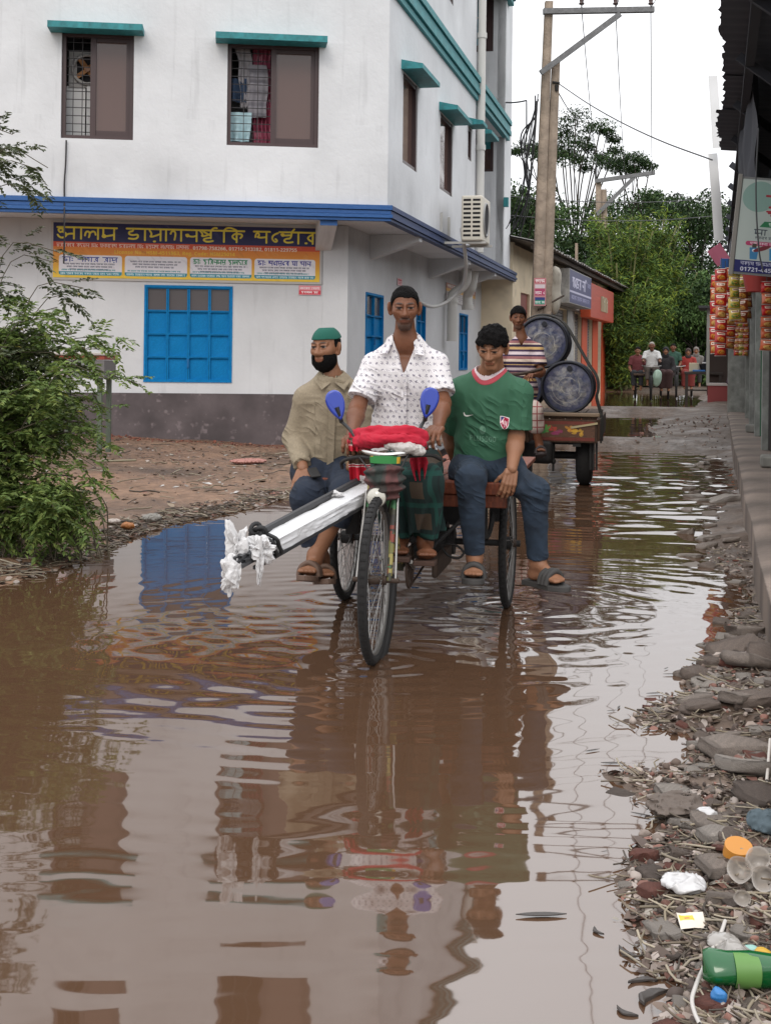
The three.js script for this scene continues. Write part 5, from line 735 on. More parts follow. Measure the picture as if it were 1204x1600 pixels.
  // frame tubes, saddle, chain drive, pedals
  part(van, 'top_tube', bar(V(0, 0.8, 1.2), V(0, 0.72, 0.6), 0.019, 0.019, 10), painted); part(van, 'down_tube', bar(V(0, 0.76, 1.22), V(0, 0.32, 0.82), 0.021, 0.021, 10), painted); part(van, 'seat_tube', bar(V(0, 0.3, 0.8), V(0, 0.82, 0.58), 0.018, 0.018, 10), painted);
  part(van, 'boom', merge([bar(V(0, 0.32, 0.82), V(0, 0.36, -0.05), 0.02, 0.02, 10), bar(V(-0.3, 0.6, 0.35), V(0, 0.7, 0.62), 0.016), bar(V(0.3, 0.6, 0.35), V(0, 0.7, 0.62), 0.016)]), blackIron);
  part(van, 'saddle', warp(rbox(0.2, 0.06, 0.26, 0.03, 3).translate(0, 0.84, 0.56), 0.006, 14), mat([0.03, 0.022, 0.018], 0.6));
  part(van, 'chainring', merge([new THREE.TorusGeometry(0.095, 0.007, 6, 30).rotateY(Math.PI / 2), ...[0, 1, 2, 3, 4].map((k) => bar(V(0, 0, 0), V(0, 0.095, 0).applyAxisAngle(X3, k * 1.257), 0.007))]).translate(0.05, 0.32, 0.82), rust);
  part(van, 'chain', merge([bar(V(0.05, 0.415, 0.82), V(0.05, 0.4, 0.02), 0.006, 0.006, 5), bar(V(0.05, 0.225, 0.82), V(0.05, 0.29, 0.02), 0.006, 0.006, 5)]), rust);
  const ped = (p, s) => { part(van, 'pedal', rbox(0.1, 0.024, 0.085, 0.006).translate(p.x, p.y - 0.02, p.z), mat([0.06, 0.03, 0.02], 0.8)); part(van, 'crank', bar(V(s * 0.07, 0.32, 0.82), V(s * 0.07, p.y - 0.02, p.z), 0.011), steel); };
  ped(J(625, 866, 0.92), -1); ped(J(664, 872, 0.92), 1);
  // axle, springs, under-frame
  part(van, 'rear_axle', merge([bar(V(-0.5, 0.332, 0), V(0.5, 0.332, 0), 0.017, 0.017, 10), bar(V(-0.46, 0.332, 0), V(-0.4, 0.332, 0), 0.035, 0.035, 12), bar(V(0.4, 0.332, 0), V(0.46, 0.332, 0), 0.035, 0.035, 12)]), blackIron);
  for (const s of [-1, 1]) { part(van, 'leaf_spring', merge([0, 1, 2].map((k) => tube([V(s * 0.33, 0.44 + 0.012 * k, 0.34 - 0.07 * k), V(s * 0.33, 0.36 + 0.012 * k, 0), V(s * 0.33, 0.44 + 0.012 * k, -0.34 + 0.07 * k)], 0.009, 16, 5))), blackIron); for (const z of [0.31, -0.4]) part(van, 'spring_post', box(s * 0.33 - 0.03, s * 0.33 + 0.03, 0.4, 0.605, z, z + 0.06), blackIron); }
  part(van, 'motor', merge([bar(V(-0.06, 0.34, 0.05), V(0.12, 0.34, 0.05), 0.1, 0.1, 20), bar(V(0.12, 0.34, 0.05), V(0.16, 0.34, 0.05), 0.07, 0.07, 20)]), blackIron); part(van, 'battery_box', rbox(0.5, 0.2, 0.34, 0.01).translate(0, 0.5, -0.3), blackIron);
  part(van, 'chain_guard', rbox(0.03, 0.1, 0.5, 0.012).translate(0.15, 0.3, 0.45), rust); part(van, 'stay_rod', bar(V(-0.2, 0.56, 0.5), V(0.04, 0.3, 0.75), 0.011), blackIron); part(van, 'stay_rod', bar(V(0.3, 0.56, 0.5), V(0.04, 0.3, 0.75), 0.011), blackIron);
  part(van, 'wire_loop', tube([J(690, 852, 0.55), J(700, 868, 0.56), J(716, 872, 0.56), J(724, 864, 0.55), J(712, 852, 0.55)], 0.006, 24, 5, true), blackIron);
  // platform: orange planks over cross beams, thick front board in two steps
  const orange = (k) => mat([0.33 * k, 0.075 * k, 0.025 * k], 0.6, { map: rep(T.wood, 2), bumpMap: rep(T.coarse, 3), bumpScale: 0.004 }), om = [orange(1), orange(0.86), orange(1.1)];
  for (let i = 0; i < 8; i++) part(van, 'plank', rbox(0.118, 0.024, 1.72, 0.005).translate(-0.434 + i * 0.124, 0.692, -0.31), om[i % 3]);
  part(van, 'front_board', rbox(1.0, 0.06, 0.03, 0.006).translate(0, 0.674, 0.575), om[0]); part(van, 'front_board', rbox(0.96, 0.062, 0.03, 0.006).translate(0, 0.612, 0.56), om[1]);
  for (const z of [0.5, 0.0, -0.5, -1.05]) part(van, 'cross_beam', box(-0.48, 0.48, 0.62, 0.677, z - 0.03, z + 0.03), blackIron);
  for (const s of [-1, 1]) part(van, 'side_beam', box(s * 0.36 - 0.025, s * 0.36 + 0.025, 0.575, 0.619, -1.1, 0.53), blackIron);
  // bundle of old cloth and tools lashed to the steering head, with green tape
  const bc = J(601, 750, 1.3), bf = ell(bc, V(0.088, 0.088, 0.06)), lo = V(0.14, 0.15, 0.11);
  part(van, 'rag_wrap', meshSDF((x, y, z) => { const a = Math.atan2(z - bc.z, x - bc.x), t = (y - bc.y) * 150 + a * 1.0 + 2.2 * noise3(x * 12, y * 12, z * 12); return bf(x, y, z) - 0.009 * Math.sin(t) - 0.014 * noise3(x * 20, y * 20, z * 20) - 0.004 * noise3(x * 60, y * 60, z * 60); }, bc.clone().sub(lo), bc.clone().add(lo), 0.005, (x, y, z) => { const n = noise3(x * 17 + 4, y * 24 + (x - bc.x) * 18, z * 17), k = 0.8 + 0.4 * noise3(x * 50, y * 50, z * 50); return (n > 0.15 ? [0.1, 0.04, 0.038] : n > -0.2 ? [0.05, 0.042, 0.038] : [0.025, 0.035, 0.03]).map((v) => v * k); }), new THREE.MeshPhysicalMaterial({ vertexColors: true, roughness: 0.92 }));
  part(van, 'green_tape', new THREE.CylinderGeometry(0.068, 0.066, 0.028, 28, 1, true).scale(1, 1, 0.62).translate(bc.x, bc.y + 0.088, bc.z), new THREE.MeshPhysicalMaterial({ side: THREE.DoubleSide, roughness: 0.5, map: canvasTex(256, 16, (x) => { x.fillStyle = '#2c7c3c'; x.fillRect(0, 0, 256, 16); x.fillStyle = '#c79a2c'; x.fillRect(40, 0, 30, 16); x.fillRect(170, 0, 26, 16); x.fillStyle = '#1d5a2c'; x.fillRect(90, 0, 20, 16); }) }));
}
{ // red checked scarf rolled over the handlebar, its ends hanging
  const m = new THREE.MeshPhysicalMaterial({ color: new THREE.Color().setRGB(0.4, 0.008, 0.028), roughness: 0.92, bumpMap: rep(T.folds, 5), bumpScale: 0.01, side: THREE.DoubleSide });
  const g = thing('red_scarf', 'red cotton scarf with white end stripes wrapped over the handlebar', 'scarf', VAN.toArray(), VT);
  const path = [J(553, 688, 1.05), J(575, 684, 1.12), J(605, 683, 1.15), J(640, 683, 1.13), J(662, 690, 1.08)], rolls = [[0, 0.012, 0], [0.0, -0.022, 0.03], [0, -0.006, 0.055], [0, 0.028, 0.01]].map(([a, b, c]) => tubeSDF(path.map((p) => p.clone().add(V(a, b, c))), 0.021));
  function tubeSDF(p, r) { const c = new THREE.CatmullRomCurve3(p).getPoints(10), l = []; for (let i = 0; i < 10; i++) l.push(cap(c[i], c[i + 1], r)); return union(l, 0.01); }
  const roll = union(rolls, 0.02), bb = boundsOf(path, 0.1);
  part(g, 'rolled_middle', meshSDF((x, y, z) => roll(x, y, z) - 0.005 * noise3(x * 9, y * 55, z * 40) - 0.004 * noise3(x * 26, y * 70, z * 50), bb.min, bb.max, 0.0055), m);
  const drop = (px, py, z, w, len, seed, map, tp) => { const gg = new THREE.PlaneGeometry(w, len, 26, 30), p = gg.attributes.position; for (let i = 0; i < p.count; i++) { const x = p.getX(i), y = p.getY(i), k = 0.5 - y / len; p.setZ(i, 0.018 * Math.sin(x / w * 15 + seed) * (0.3 + k) + 0.01 * noise2(x * 20 + seed, y * 12)); p.setX(i, x * (1 - tp * Math.abs(k - 0.35)) + 0.012 * noise2(y * 9, seed)); } gg.computeVertexNormals(); const q = J(px, py, z); return gg.rotateY(0.2).translate(q.x, q.y - len / 2, q.z); };
  const ends = new THREE.MeshPhysicalMaterial({ roughness: 0.92, side: THREE.DoubleSide, map: canvasTex(64, 256, (x) => { x.fillStyle = '#4a3a2c'; x.fillRect(0, 0, 64, 130); x.fillStyle = '#b8102c'; x.fillRect(0, 130, 64, 126); x.fillStyle = '#e8d8d4'; x.fillRect(0, 128, 64, 7); x.fillRect(0, 146, 64, 7); x.fillRect(0, 60, 64, 4); }) });
  part(g, 'hanging_end', drop(563, 700, 1.06, 0.1, 0.145, 3, null, 0.1), ends); part(g, 'hanging_end', drop(654, 706, 1.02, 0.085, 0.13, 8, null, 0.7), m);
  part(g, 'striped_end', drop(556, 684, 1.13, 0.055, 0.06, 5, null, 0), ends);
}
{ // clear plastic bag tucked under the scarf
  const c = J(632, 700, 1.2), f = ell(c, V(0.1, 0.03, 0.035), eul(0, 0, -0.12));
  solo('plastic_bag', meshSDF((x, y, z) => f(x, y, z) - 0.009 * noise3(x * 34, y * 40, z * 34) - 0.005 * noise3(x * 80, y * 80, z * 80), c.clone().addScalar(-0.15), c.clone().addScalar(0.15), 0.005).applyMatrix4(vanM), mat([0.4, 0.37, 0.35], 0.3, { clearcoat: 0.4 }), 'crumpled pale plastic bag tucked under the red scarf on the handlebar', 'plastic bag');
}
{ // bundle of metal window profiles in white film, slung forward past the front wheel
  const a = at(378, 874, 4.65), b = at(583, 762, 5.85), dir = b.clone().sub(a).normalize(), end = a.clone().addScaledVector(dir, 2.9), len = 2.9, sideV = V(0, 1, 0).cross(dir).normalize(), upV = dir.clone().cross(sideV).normalize();
  const Bm = new THREE.Matrix4().makeBasis(sideV.clone().multiplyScalar(0.82), upV.clone().multiplyScalar(0.8), dir).setPosition(a), P = (x, y, z) => V(x, y, z).applyMatrix4(Bm);
  const bd = thing('profile_bundle', 'long bundle of metal window profiles wrapped in white film jutting past the front wheel', 'bundle', [0, 0, 0]);
  const alu = mat([0.1, 0.1, 0.105], 0.45, { metalness: 0.5 }), film = mat([0.66, 0.66, 0.67], 0.5, { bumpMap: rep(T.folds, 3), bumpScale: 0.01 }), darkAlu = mat([0.03, 0.03, 0.033], 0.5);
  const pg = (s) => { const h = s / 2, t = 0.003; return merge([box(-h, h, h - t, h, 0, len), box(-h, h, -h, -h + t, 0, len), box(-h, -h + t, -h + t, h - t, 0, len), box(h - t, h, -h + t, h - t, 0, len)]); };
  const one = pg(0.0155).applyMatrix4(Bm.clone().setPosition(0, 0, 0));
  for (let i = 0; i < 4; i++) for (let k = 0; k < 3; k++) { const m = part(bd, 'metal_profile', one, (i + k) % 3 ? darkAlu : alu); m.position.copy(P((i - 1.5) * 0.0165, (k - 1) * 0.0165, 0.03 * ((i * 7 + k * 5) % 4) - 0.05)); }
  // film sleeve, slightly slack, with open ends
  const prof = [[-0.056, -0.034], [0.056, -0.034], [0.058, 0.03], [-0.054, 0.032]], N = 60, pos = [], idx = [], ring = 24;
  for (let i = 0; i <= N; i++) for (let k = 0; k < ring; k++) { const t = k / ring * 4, e = Math.floor(t), f = t - e, A = prof[e], B2 = prof[(e + 1) % 4], z = 0.2 + (1.9) * i / N, w = 0.004 * noise3(k * 0.9, z * 7, 3) + 0.003 * noise3(k * 2.1, z * 22, 8); const x = lerp(A[0], B2[0], f), y = lerp(A[1], B2[1], f), l = Math.hypot(x, y); pos.push(...P(x * (1 + w / l), y * (1 + w / l), z + 0.02 * noise2(k, 2) * (i === 0 ? 1 : 0)).toArray()); }
  for (let i = 0; i < N; i++) for (let k = 0; k < ring; k++) { const k2 = (k + 1) % ring, p = i * ring + k, q = i * ring + k2; idx.push(p, q, q + ring, p, q + ring, p + ring); }
  const fg = new THREE.BufferGeometry(); fg.setAttribute('position', new THREE.Float32BufferAttribute(pos, 3)); fg.setIndex(idx); const flat = fg.toNonIndexed(); flat.computeVertexNormals(); film.side = THREE.DoubleSide; part(bd, 'film_wrap', planarUV(flat), film);
  part(bd, 'edge_channel', merge([box(-0.06, -0.04, -0.05, -0.034, 0.02, 2.2), box(0.036, 0.058, -0.052, -0.036, 0.05, 2.2)]).applyMatrix4(Bm), darkAlu);
  part(bd, 'loose_rail', beam(P(0.07, 0.045, 0.2), P(0.066, 0.058, 1.6), 0.018, 0.016), darkAlu); part(bd, 'loose_rail', beam(P(0.072, 0.012, 0.3), P(0.068, 0.02, 1.7), 0.014, 0.02), darkAlu);
  for (const z of [0.16, 0.2]) part(bd, 'binding_cord', tube(Array.from({ length: 12 }, (_, k) => { const q = k / 12 * 6.283, c = Math.cos(q), s = Math.sin(q), m = Math.max(Math.abs(c) / 0.064, Math.abs(s) / 0.052); return P(c / m, s / m + 0.006, z + 0.02 * Math.sin(q * 2)); }), 0.008, 50, 5, true), mat([0.015, 0.015, 0.016], 0.7));
  part(bd, 'cord_knot', warp(new THREE.TorusKnotGeometry(0.022, 0.009, 40, 6).translate(...P(0.03, 0.07, 0.18).toArray()), 0.003, 30), mat([0.015, 0.015, 0.016], 0.7));
  const wad = (x, y, z, rx, ry, rz, seed) => { const c = P(x, y, z), g = mergeVertices(new THREE.BufferGeometry().setAttribute('position', new THREE.IcosahedronGeometry(1, 7).attributes.position), 1e-4), p = g.attributes.position, v = V(); for (let i = 0; i < p.count; i++) { v.fromBufferAttribute(p, i); const q = 0.62 + 0.5 * noise3(v.x * 1.5 + seed, v.y * 1.3, v.z * 1.5) - 0.42 * Math.abs(noise3(v.x * 3.1, v.y * 2.4 + seed, v.z * 3.1)) - 0.2 * Math.abs(noise3(v.x * 7, v.y * 6, v.z * 7 + seed)) + 0.12; p.setXYZ(i, v.x * q * rx * 1.5, v.y * q * ry * 1.5, v.z * q * rz * 1.5); } const f = g.toNonIndexed(); f.computeVertexNormals(); return planarUV(f.translate(c.x, c.y, c.z)); };
  const rag = mat([0.55, 0.54, 0.54], 0.5);
  part(bd, 'film_scrap', wad(0.045, 0.055, 0.04, 0.042, 0.075, 0.042, 3), rag); part(bd, 'film_scrap', wad(-0.03, 0.028, 0.09, 0.05, 0.042, 0.06, 9), rag); part(bd, 'film_scrap', wad(0.03, -0.065, -0.05, 0.042, 0.058, 0.038, 17), rag); part(bd, 'film_scrap', wad(-0.065, -0.04, 0.04, 0.014, 0.075, 0.02, 21), rag); part(bd, 'film_scrap', wad(0.05, 0.05, 0.95, 0.03, 0.012, 0.024, 27), rag); part(bd, 'film_scrap', wad(0.04, 0.055, 1.25, 0.016, 0.016, 0.016, 31), rag);
}
// ---------- poles and wires ----------
const concrete = new THREE.MeshPhysicalMaterial({ map: rep(dataTex(256, (u, v) => { const n = pfbm(u, v, 6, 5, 101), k = 0.62 + 0.36 * n; return [k * 0.78, k * 0.71, k * 0.64]; }), 0.8), color: new THREE.Color().setRGB(1, 0.97, 0.94), roughness: 0.9, bumpMap: rep(T.bump, 2), bumpScale: 0.01 });
const steelGrey = mat([0.24, 0.24, 0.245], 0.55, { map: rep(T.grain, 2) }), porcelain = mat([0.06, 0.03, 0.025], 0.25), wireMat = mat([0.07, 0.07, 0.075], 0.7);
function pole(name, label, foot, top, w0, w1, twin) {
  const p = thing(name, label, 'utility pole', foot.toArray()), t = top.clone().sub(foot), mk = (dx, h, a, b) => { const g = new THREE.CylinderGeometry(b, a, 1, 4, 1).rotateY(Math.PI / 4); const e = t.clone().multiplyScalar(h), s = new THREE.Matrix4().makeBasis(V(1, 0, 0), e.clone(), V(0, 0, 1)).setPosition(V(dx, 0, 0).add(e.clone().multiplyScalar(0.5))); return planarUV(g.toNonIndexed().applyMatrix4(s)); };
  part(p, 'shaft', mk(0, 1, w0 * 0.72, w1 * 0.72), concrete); if (twin) part(p, 'twin_shaft', mk(w0 * 0.82, twin, w0 * 0.66, w1 * 0.7), concrete);
  return p;
}
const wires = [];
function wire(a, b, sag, r, label) { const m = mixV(a, b, 0.5).add(V(0, -sag, 0)), g = tube([a, mixV(a, b, 0.25).add(V(0, -sag * 0.75, 0)), m, mixV(a, b, 0.75).add(V(0, -sag * 0.75, 0)), b], r, 28, 4); return solo('overhead_wire', g, wireMat, label, 'wire', 'wires strung between the poles'); }
const P1 = V(2.78, 0, -24.2), P1T = at(857, 3, 24.2), ARM = at(1019, 15, 24.2);
{
  const p = pole('utility_pole', 'tall concrete utility pole with a long steel side arm beside the white building', P1, P1T, 0.215, 0.145, 0.86), L = (px, py, d = 24.1) => at(px, py, d).sub(P1);
  part(p, 'cross_arm', beam(L(848, 18), L(1021, 15), 0.11, 0.1), steelGrey); part(p, 'brace', beam(L(844, 114, 24), L(968, 22, 24), 0.08, 0.1), steelGrey);
  for (const x of [908, 961, 1016]) { const b = L(x, 12), ins = part(p, 'insulator', new THREE.LatheGeometry([[0.012, 0], [0.012, 0.05], [0.05, 0.06], [0.052, 0.09], [0.03, 0.1], [0.045, 0.13], [0.035, 0.16], [0, 0.17]].map(([a, c]) => new THREE.Vector2(a, c)), 12), porcelain); ins.position.copy(b); }
  part(p, 'side_bracket', merge([bar(L(862, 128), L(874, 130), 0.02), bar(L(869, 133), L(869, 142), 0.035, 0.03)]), blackIron);
  part(p, 'rail_band', merge([bar(L(840, 484, 24), L(880, 462, 24.4), 0.02)]), rust);
}
const P2 = V(at(941, 560, 51).x, 0.3, -51);
{
  const p = pole('utility_pole', 'grey concrete pole with side arm and meter box in front of the trees', P2, at(934, 280, 51), 0.26, 0.19, 0.95), L = (px, py, d = 50.8) => at(px, py, d).sub(P2);
  part(p, 'cross_arm', beam(L(929, 283), L(1022, 270), 0.17, 0.15), steelGrey); part(p, 'brace', beam(L(931, 336), L(990, 277), 0.13, 0.15), steelGrey); part(p, 'pole_top_pin', merge([bar(L(930, 262), L(930, 282), 0.04)]), blackIron);
  const m = part(p, 'meter_box', rbox(0.36, 0.7, 0.3, 0.03).translate(...L(945, 380).toArray()), mat([0.5, 0.5, 0.5], 0.6)); part(m, 'meter_lid', rbox(0.24, 0.26, 0.03, 0.01).translate(...L(945, 376, 50.6).toArray()), mat([0.35, 0.35, 0.36], 0.6));
}
pole('utility_pole', 'thin far pole rising among the trees behind the shop roof', V(at(901, 560, 52).x, 0.3, -52), at(900, 380, 52), 0.13, 0.1);
for (const [x, x2, k] of [[908, 934, 'first'], [961, 976, 'second'], [1016, 1018, 'third']]) wire(at(x, 12, 24.1), at(x2, x === 908 ? 276 : 272, 50.8), 0.3, 0.009, `long wire from the ${k} insulator of the tall pole to the far pole`);
for (const [x, k] of [[908, 'first'], [961, 'second'], [1016, 'third']]) wire(at(x, 12, 24.1), at(x + (x - 860) * 1.6, -420, 14), 0.1, 0.008, `wire running over the camera from the ${k} insulator`);
wire(at(869, 140, 24.1), at(905, 190, 50.8), 0.1, 0.013, 'service wire sloping from the tall pole towards the far pole'); wire(at(874, 132, 24.1), at(1112, 250, 17), 0.12, 0.011, 'wire crossing the sky from the tall pole to the shop canopy');
wire(at(787, 160, 27.9), at(822, 157, 26), 0.02, 0.016, 'thick cable leaving the corner of the white building'); wire(at(822, 157, 26), at(822, 218, 25), -0.15, 0.014, 'cable hanging in a loop beside the tall pole');
{ const r = mulberry(31); for (let i = 0; i < 9; i++) { const a = at(843 - r() * 8, 135 + r() * 30, 24), b = at(828 - r() * 18 + i, 205 + r() * 60, 24.6), c = at(790 + r() * 25, 345 + r() * 30, 27); solo('pole_cable', tube([a, at(838 - r() * 6, 180, 24.1), b, mixV(b, c, 0.5).add(V(0.15, 0.05, 0)), c], 0.007 + 0.008 * r(), 30, 4), wireMat, 'loose cable in the tangle between the tall pole and white building', 'cable', 'tangle of cables beside the tall pole'); } }
for (const [y0, y1, k] of [[300, 296, 'upper'], [330, 324, 'lower']]) wire(at(790, y0 + 6, 34), at(1110, y1 + 14, 40), 0.15, 0.011, `${k} thin wire passing in front of the dark trees`);
{ // small poster and sack on the tall pole
  const s = thing('pole_poster', 'small pink and green poster tied to the tall pole', 'poster', at(843, 456, 23.9).toArray(), -0.1); part(s, 'sheet', box(-0.11, 0.11, -0.26, 0.26, -0.006, 0.004), mat([0.5, 0.3, 0.3], 0.7)); part(s, 'printed_face', new THREE.PlaneGeometry(0.22, 0.52).translate(0, 0, 0.0075), new THREE.MeshPhysicalMaterial({ roughness: 0.6, map: canvasTex(128, 256, (x) => { x.fillStyle = '#c4878c'; x.fillRect(0, 0, 128, 256); x.fillStyle = '#b8505a'; x.fillRect(6, 8, 116, 40); x.fillStyle = '#d8ccd0'; x.fillRect(10, 60, 108, 34); x.fillStyle = '#b2456a'; x.fillRect(10, 100, 108, 62); x.fillStyle = '#2a3a7c'; x.fillRect(10, 178, 108, 26); x.fillStyle = '#2f8a72'; x.fillRect(10, 204, 108, 40); x.strokeStyle = '#fff'; bnLine(x, 14, 42, 26, 100, 4, 2); bnLine(x, 14, 150, 24, 100, 4, 6); bnLine(x, 14, 236, 20, 100, 3, 9); }) }));
}
// ---------- the row of low shops behind the poles ----------
const RD = V(0.2874, 0, -0.9578), RF = frame(V(2.8, 0, -29), RD);
{
  const row = thing('shop_row', 'low beige row of shops with tin roof and orange pillars behind the tall pole', 'building', [2.8, 0, -29]), I = new THREE.Matrix4().makeTranslation(-2.8, 0, 29), rp = (name, g, m, par) => part(par || row, name, (g.index ? g.toNonIndexed() : g).applyMatrix4(I.clone().multiply(RF)), m);
  const beige = new THREE.MeshPhysicalMaterial({ map: rep(dataTex(512, (u, v) => { const n = pfbm(u, v, 5, 5, 131), s = clamp(pfbm(u, v, 9, 4, 137) * 2.6 - 1.4), k = 0.86 + 0.12 * n - 0.1 * s; return [k * 0.97, k * 0.9, k * 0.78]; }), 0.35), roughness: 0.9 });
  const orange = mat([0.5, 0.07, 0.02], 0.6), shut = mat([0.18, 0.17, 0.17], 0.55, { metalness: 0.3 }), white = mat([0.55, 0.54, 0.52], 0.85, { map: rep(T.grain, 1) });
  const u = (px, py = 540, n = 0) => onFrame(RF, px, py, n)[0], y = (px, py, n = 0) => onFrame(RF, px, py, n)[1], uE = u(958), yT = 3.95;
  const door = [u(812), u(826), 0, y(818, 458)];
  const bays = [[u(858), u(884)], [u(897), u(907)], [u(915), u(924)], [u(932.5), u(938)]], bt = y(900, 500);
  rp('front_wall', wallShape([[0.5, 0], [uE, 0], [uE, yT], [0.5, yT]], [door, ...bays.map(([a, b]) => [a, b, 0.45, 2.75])], 0.2), beige);
  rp('end_wall', box(uE - 0.18, uE, 0, yT, -4, -0.21), beige); rp('near_end_wall', box(0.3, 0.499, 0, yT + 0.05, -4, -0.001), beige); rp('back_wall', box(0.3, uE, 0, yT - 0.4, -4.2, -4.01), beige);
  rp('door', box(door[0], door[1], 0, door[3], -0.12, -0.06), mat([0.22, 0.035, 0.02], 0.6));
  for (const [a, b] of bays) { const n = 26, prof = []; for (let i = 0; i < n; i++) prof.push(box(a, b, 0.45 + i * 0.0885, 0.45 + i * 0.0885 + 0.07, -0.14, -0.1)); rp('roller_shutter', merge([...prof, box(a, b, 0.45, 2.75, -0.16, -0.141)]), shut).userData.kind = 'stuff'; }
  for (const [a, b, m] of [[847, 857, white], [884, 895, white], [907, 915, orange], [924, 932, orange], [938, 944, orange]]) rp('pillar', box(u(a), u(b), 0.2, 2.78, 0.002, 0.03), m);
  rp('fascia_board', box(u(846), u(919), 2.78, 3.12, 0.002, 0.22), mat([0.42, 0.38, 0.34], 0.8, { map: rep(T.grain, 1.5) }));
  for (const [a, b] of [[865, 874], [890, 901], [909, 918]]) rp('fascia_poster', box(u(a), u(b), 2.84, 3.08, 0.223, 0.235), mat([0.5, 0.5, 0.52], 0.7));
  // roof of tin sheets
  const tin = mat([0.16, 0.14, 0.125], 0.6, { metalness: 0.3, map: rep(T.grain, 0.6) });
  for (let i = 0; i < 16; i++) { const a = -0.3 + i * (uE + 0.8) / 16, b = a + (uE + 0.8) / 16 + 0.05, g = new THREE.BufferGeometry(), n = 10, pos = [], idx = []; for (let k = 0; k <= n; k++) { const x = lerp(a, b, k / n), w = 0.025 * Math.sin(k / n * 6.283 * 3); for (const [yy, nn] of [[yT - 0.02, 0.75], [yT + 0.62, -2.2], [yT - 0.05, 0.75], [yT + 0.59, -2.2]]) pos.push(x, yy + w + 0.012 * (i % 2), nn); } for (let k = 0; k < n; k++) { const p = k * 4; idx.push(p, p + 4, p + 5, p, p + 5, p + 1, p + 2, p + 3, p + 7, p + 2, p + 7, p + 6, p, p + 2, p + 6, p, p + 6, p + 4); } g.setAttribute('position', new THREE.Float32BufferAttribute(pos, 3)); g.setIndex(idx); g.computeVertexNormals(); rp('roof_sheet', g, tin); }
  rp('rear_roof', planarUV(new THREE.BoxGeometry(uE + 0.6, 0.04, 2.4).rotateX(0.3).translate((uE + 0.2) / 2, yT + 0.26, -3.3)), tin);
  rp('eave_beam', box(-0.2, uE, yT - 0.16, yT - 0.06, 0.5, 0.6), mat([0.06, 0.045, 0.035], 0.9));
  rp('side_awning', merge([box(uE + 0.05, uE + 1.6, 3.4, 3.45, -1.2, 0.9)]), tin);
  // signs
  const sign = (name, label, r, dpt, draw, frameM, extra) => { const [a, b] = [u(r[0], 540, dpt), u(r[2], 540, dpt)], ym = (r[0] + r[2]) / 2, y0 = y(ym, r[3], dpt), y1 = y(ym, r[1], dpt), w = b - a, h = y1 - y0, s = thing(name, label, 'sign', V((a + b) / 2, (y0 + y1) / 2, 0.24).applyMatrix4(RF).toArray(), Math.atan2(-RD.z, RD.x)); part(s, 'box', rbox(w, h, dpt - 0.24, 0.015).translate(0, 0, (dpt - 0.24) / 2), frameM); part(s, 'printed_face', new THREE.PlaneGeometry(w - 0.05, h - 0.05).translate(0, 0, dpt - 0.24 + 0.004), new THREE.MeshPhysicalMaterial({ map: canvasTex(512, 256, draw), roughness: 0.5 })); return [s, w, h, dpt - 0.24]; };
  sign('shop_sign', 'indigo shop signboard with white lettering beside the orange sign', [888, 426, 922, 478], 0.65, (x, W, H) => { x.fillStyle = '#2a2a5a'; x.fillRect(0, 0, W, H); x.strokeStyle = '#b9b6cc'; bn(x, chars('গ·ে·া·ড·াউ'.replace('াউ', 'র') + ' ন·ি'), 60, 130, 74, 300, 13); x.fillStyle = '#b0adc4'; x.fillRect(0, 160, W, 16); x.strokeStyle = '#8f8cae'; bnLine(x, 40, 228, 30, 420, 5, 3); bnLine(x, 420, 90, 30, 70, 5, 5); }, white);
  const [os, ow, oh, od] = sign('shop_sign', 'orange-red shop sign box with raised pale letters over the orange pillars', [921.5, 449, 957, 500], 0.55, (x, W, H) => { x.fillStyle = '#a33a26'; x.fillRect(0, 0, W, H); x.globalAlpha = 0.12; const r = mulberry(8); for (let i = 0; i < 70; i++) { x.fillStyle = r() < 0.5 ? '#6d1e14' : '#c8644a'; x.fillRect(r() * W, r() * H, 10 + r() * 80, 4 + r() * 12); } x.globalAlpha = 1; }, orange);
  [0, 1, 2, 3].forEach((i) => part(os, 'raised_letter', merge([box(-0.55 + i * 0.36, -0.49 + i * 0.36, -0.25, 0.22, od + 0.008, od + 0.06), box(-0.49 + i * 0.36, -0.36 + i * 0.36, 0.16 - 0.12 * (i % 2), 0.22 - 0.12 * (i % 2), od + 0.008, od + 0.06), ...(i % 2 ? [box(-0.36 + i * 0.36, -0.3 + i * 0.36, -0.25, 0.16, od + 0.008, od + 0.06)] : [])]), mat([0.42, 0.38, 0.26], 0.5)));
  const hs = at(866, 458, 30.5), f = ell(hs, V(0.18, 0.55, 0.2)); solo('hanging_sack', meshSDF((X, Y, Z) => f(X, Y, Z) - 0.12 * noise3(X * 3, Y * 2, Z * 3) - 0.03 * Math.abs(noise3(X * 9, Y * 5, Z * 9)), hs.clone().addScalar(-0.9), hs.clone().addScalar(0.9), 0.05), mat([0.36, 0.33, 0.28], 0.8), 'pale torn sack hanging under the tin roof by the tall pole', 'sack');
  const pb = thing('roadside_placard', 'pale placard on a thin post at the far end of the shop row', 'placard', V(at(956, 560, 48).x, 0.45, -48).toArray(), -0.2); part(pb, 'post', bar(V(0, 0, 0), V(0, 2.2, 0), 0.03), blackIron); part(pb, 'board', box(-0.3, 0.3, 0.7, 1.9, 0.035, 0.06), mat([0.42, 0.42, 0.42], 0.8)); part(pb, 'board_print', box(-0.28, 0.28, 0.72, 1.0, 0.0605, 0.066), mat([0.12, 0.26, 0.14], 0.8)); part(pb, 'board_stain', box(-0.1, 0.2, 1.2, 1.35, 0.0605, 0.066), mat([0.4, 0.16, 0.18], 0.8));
}
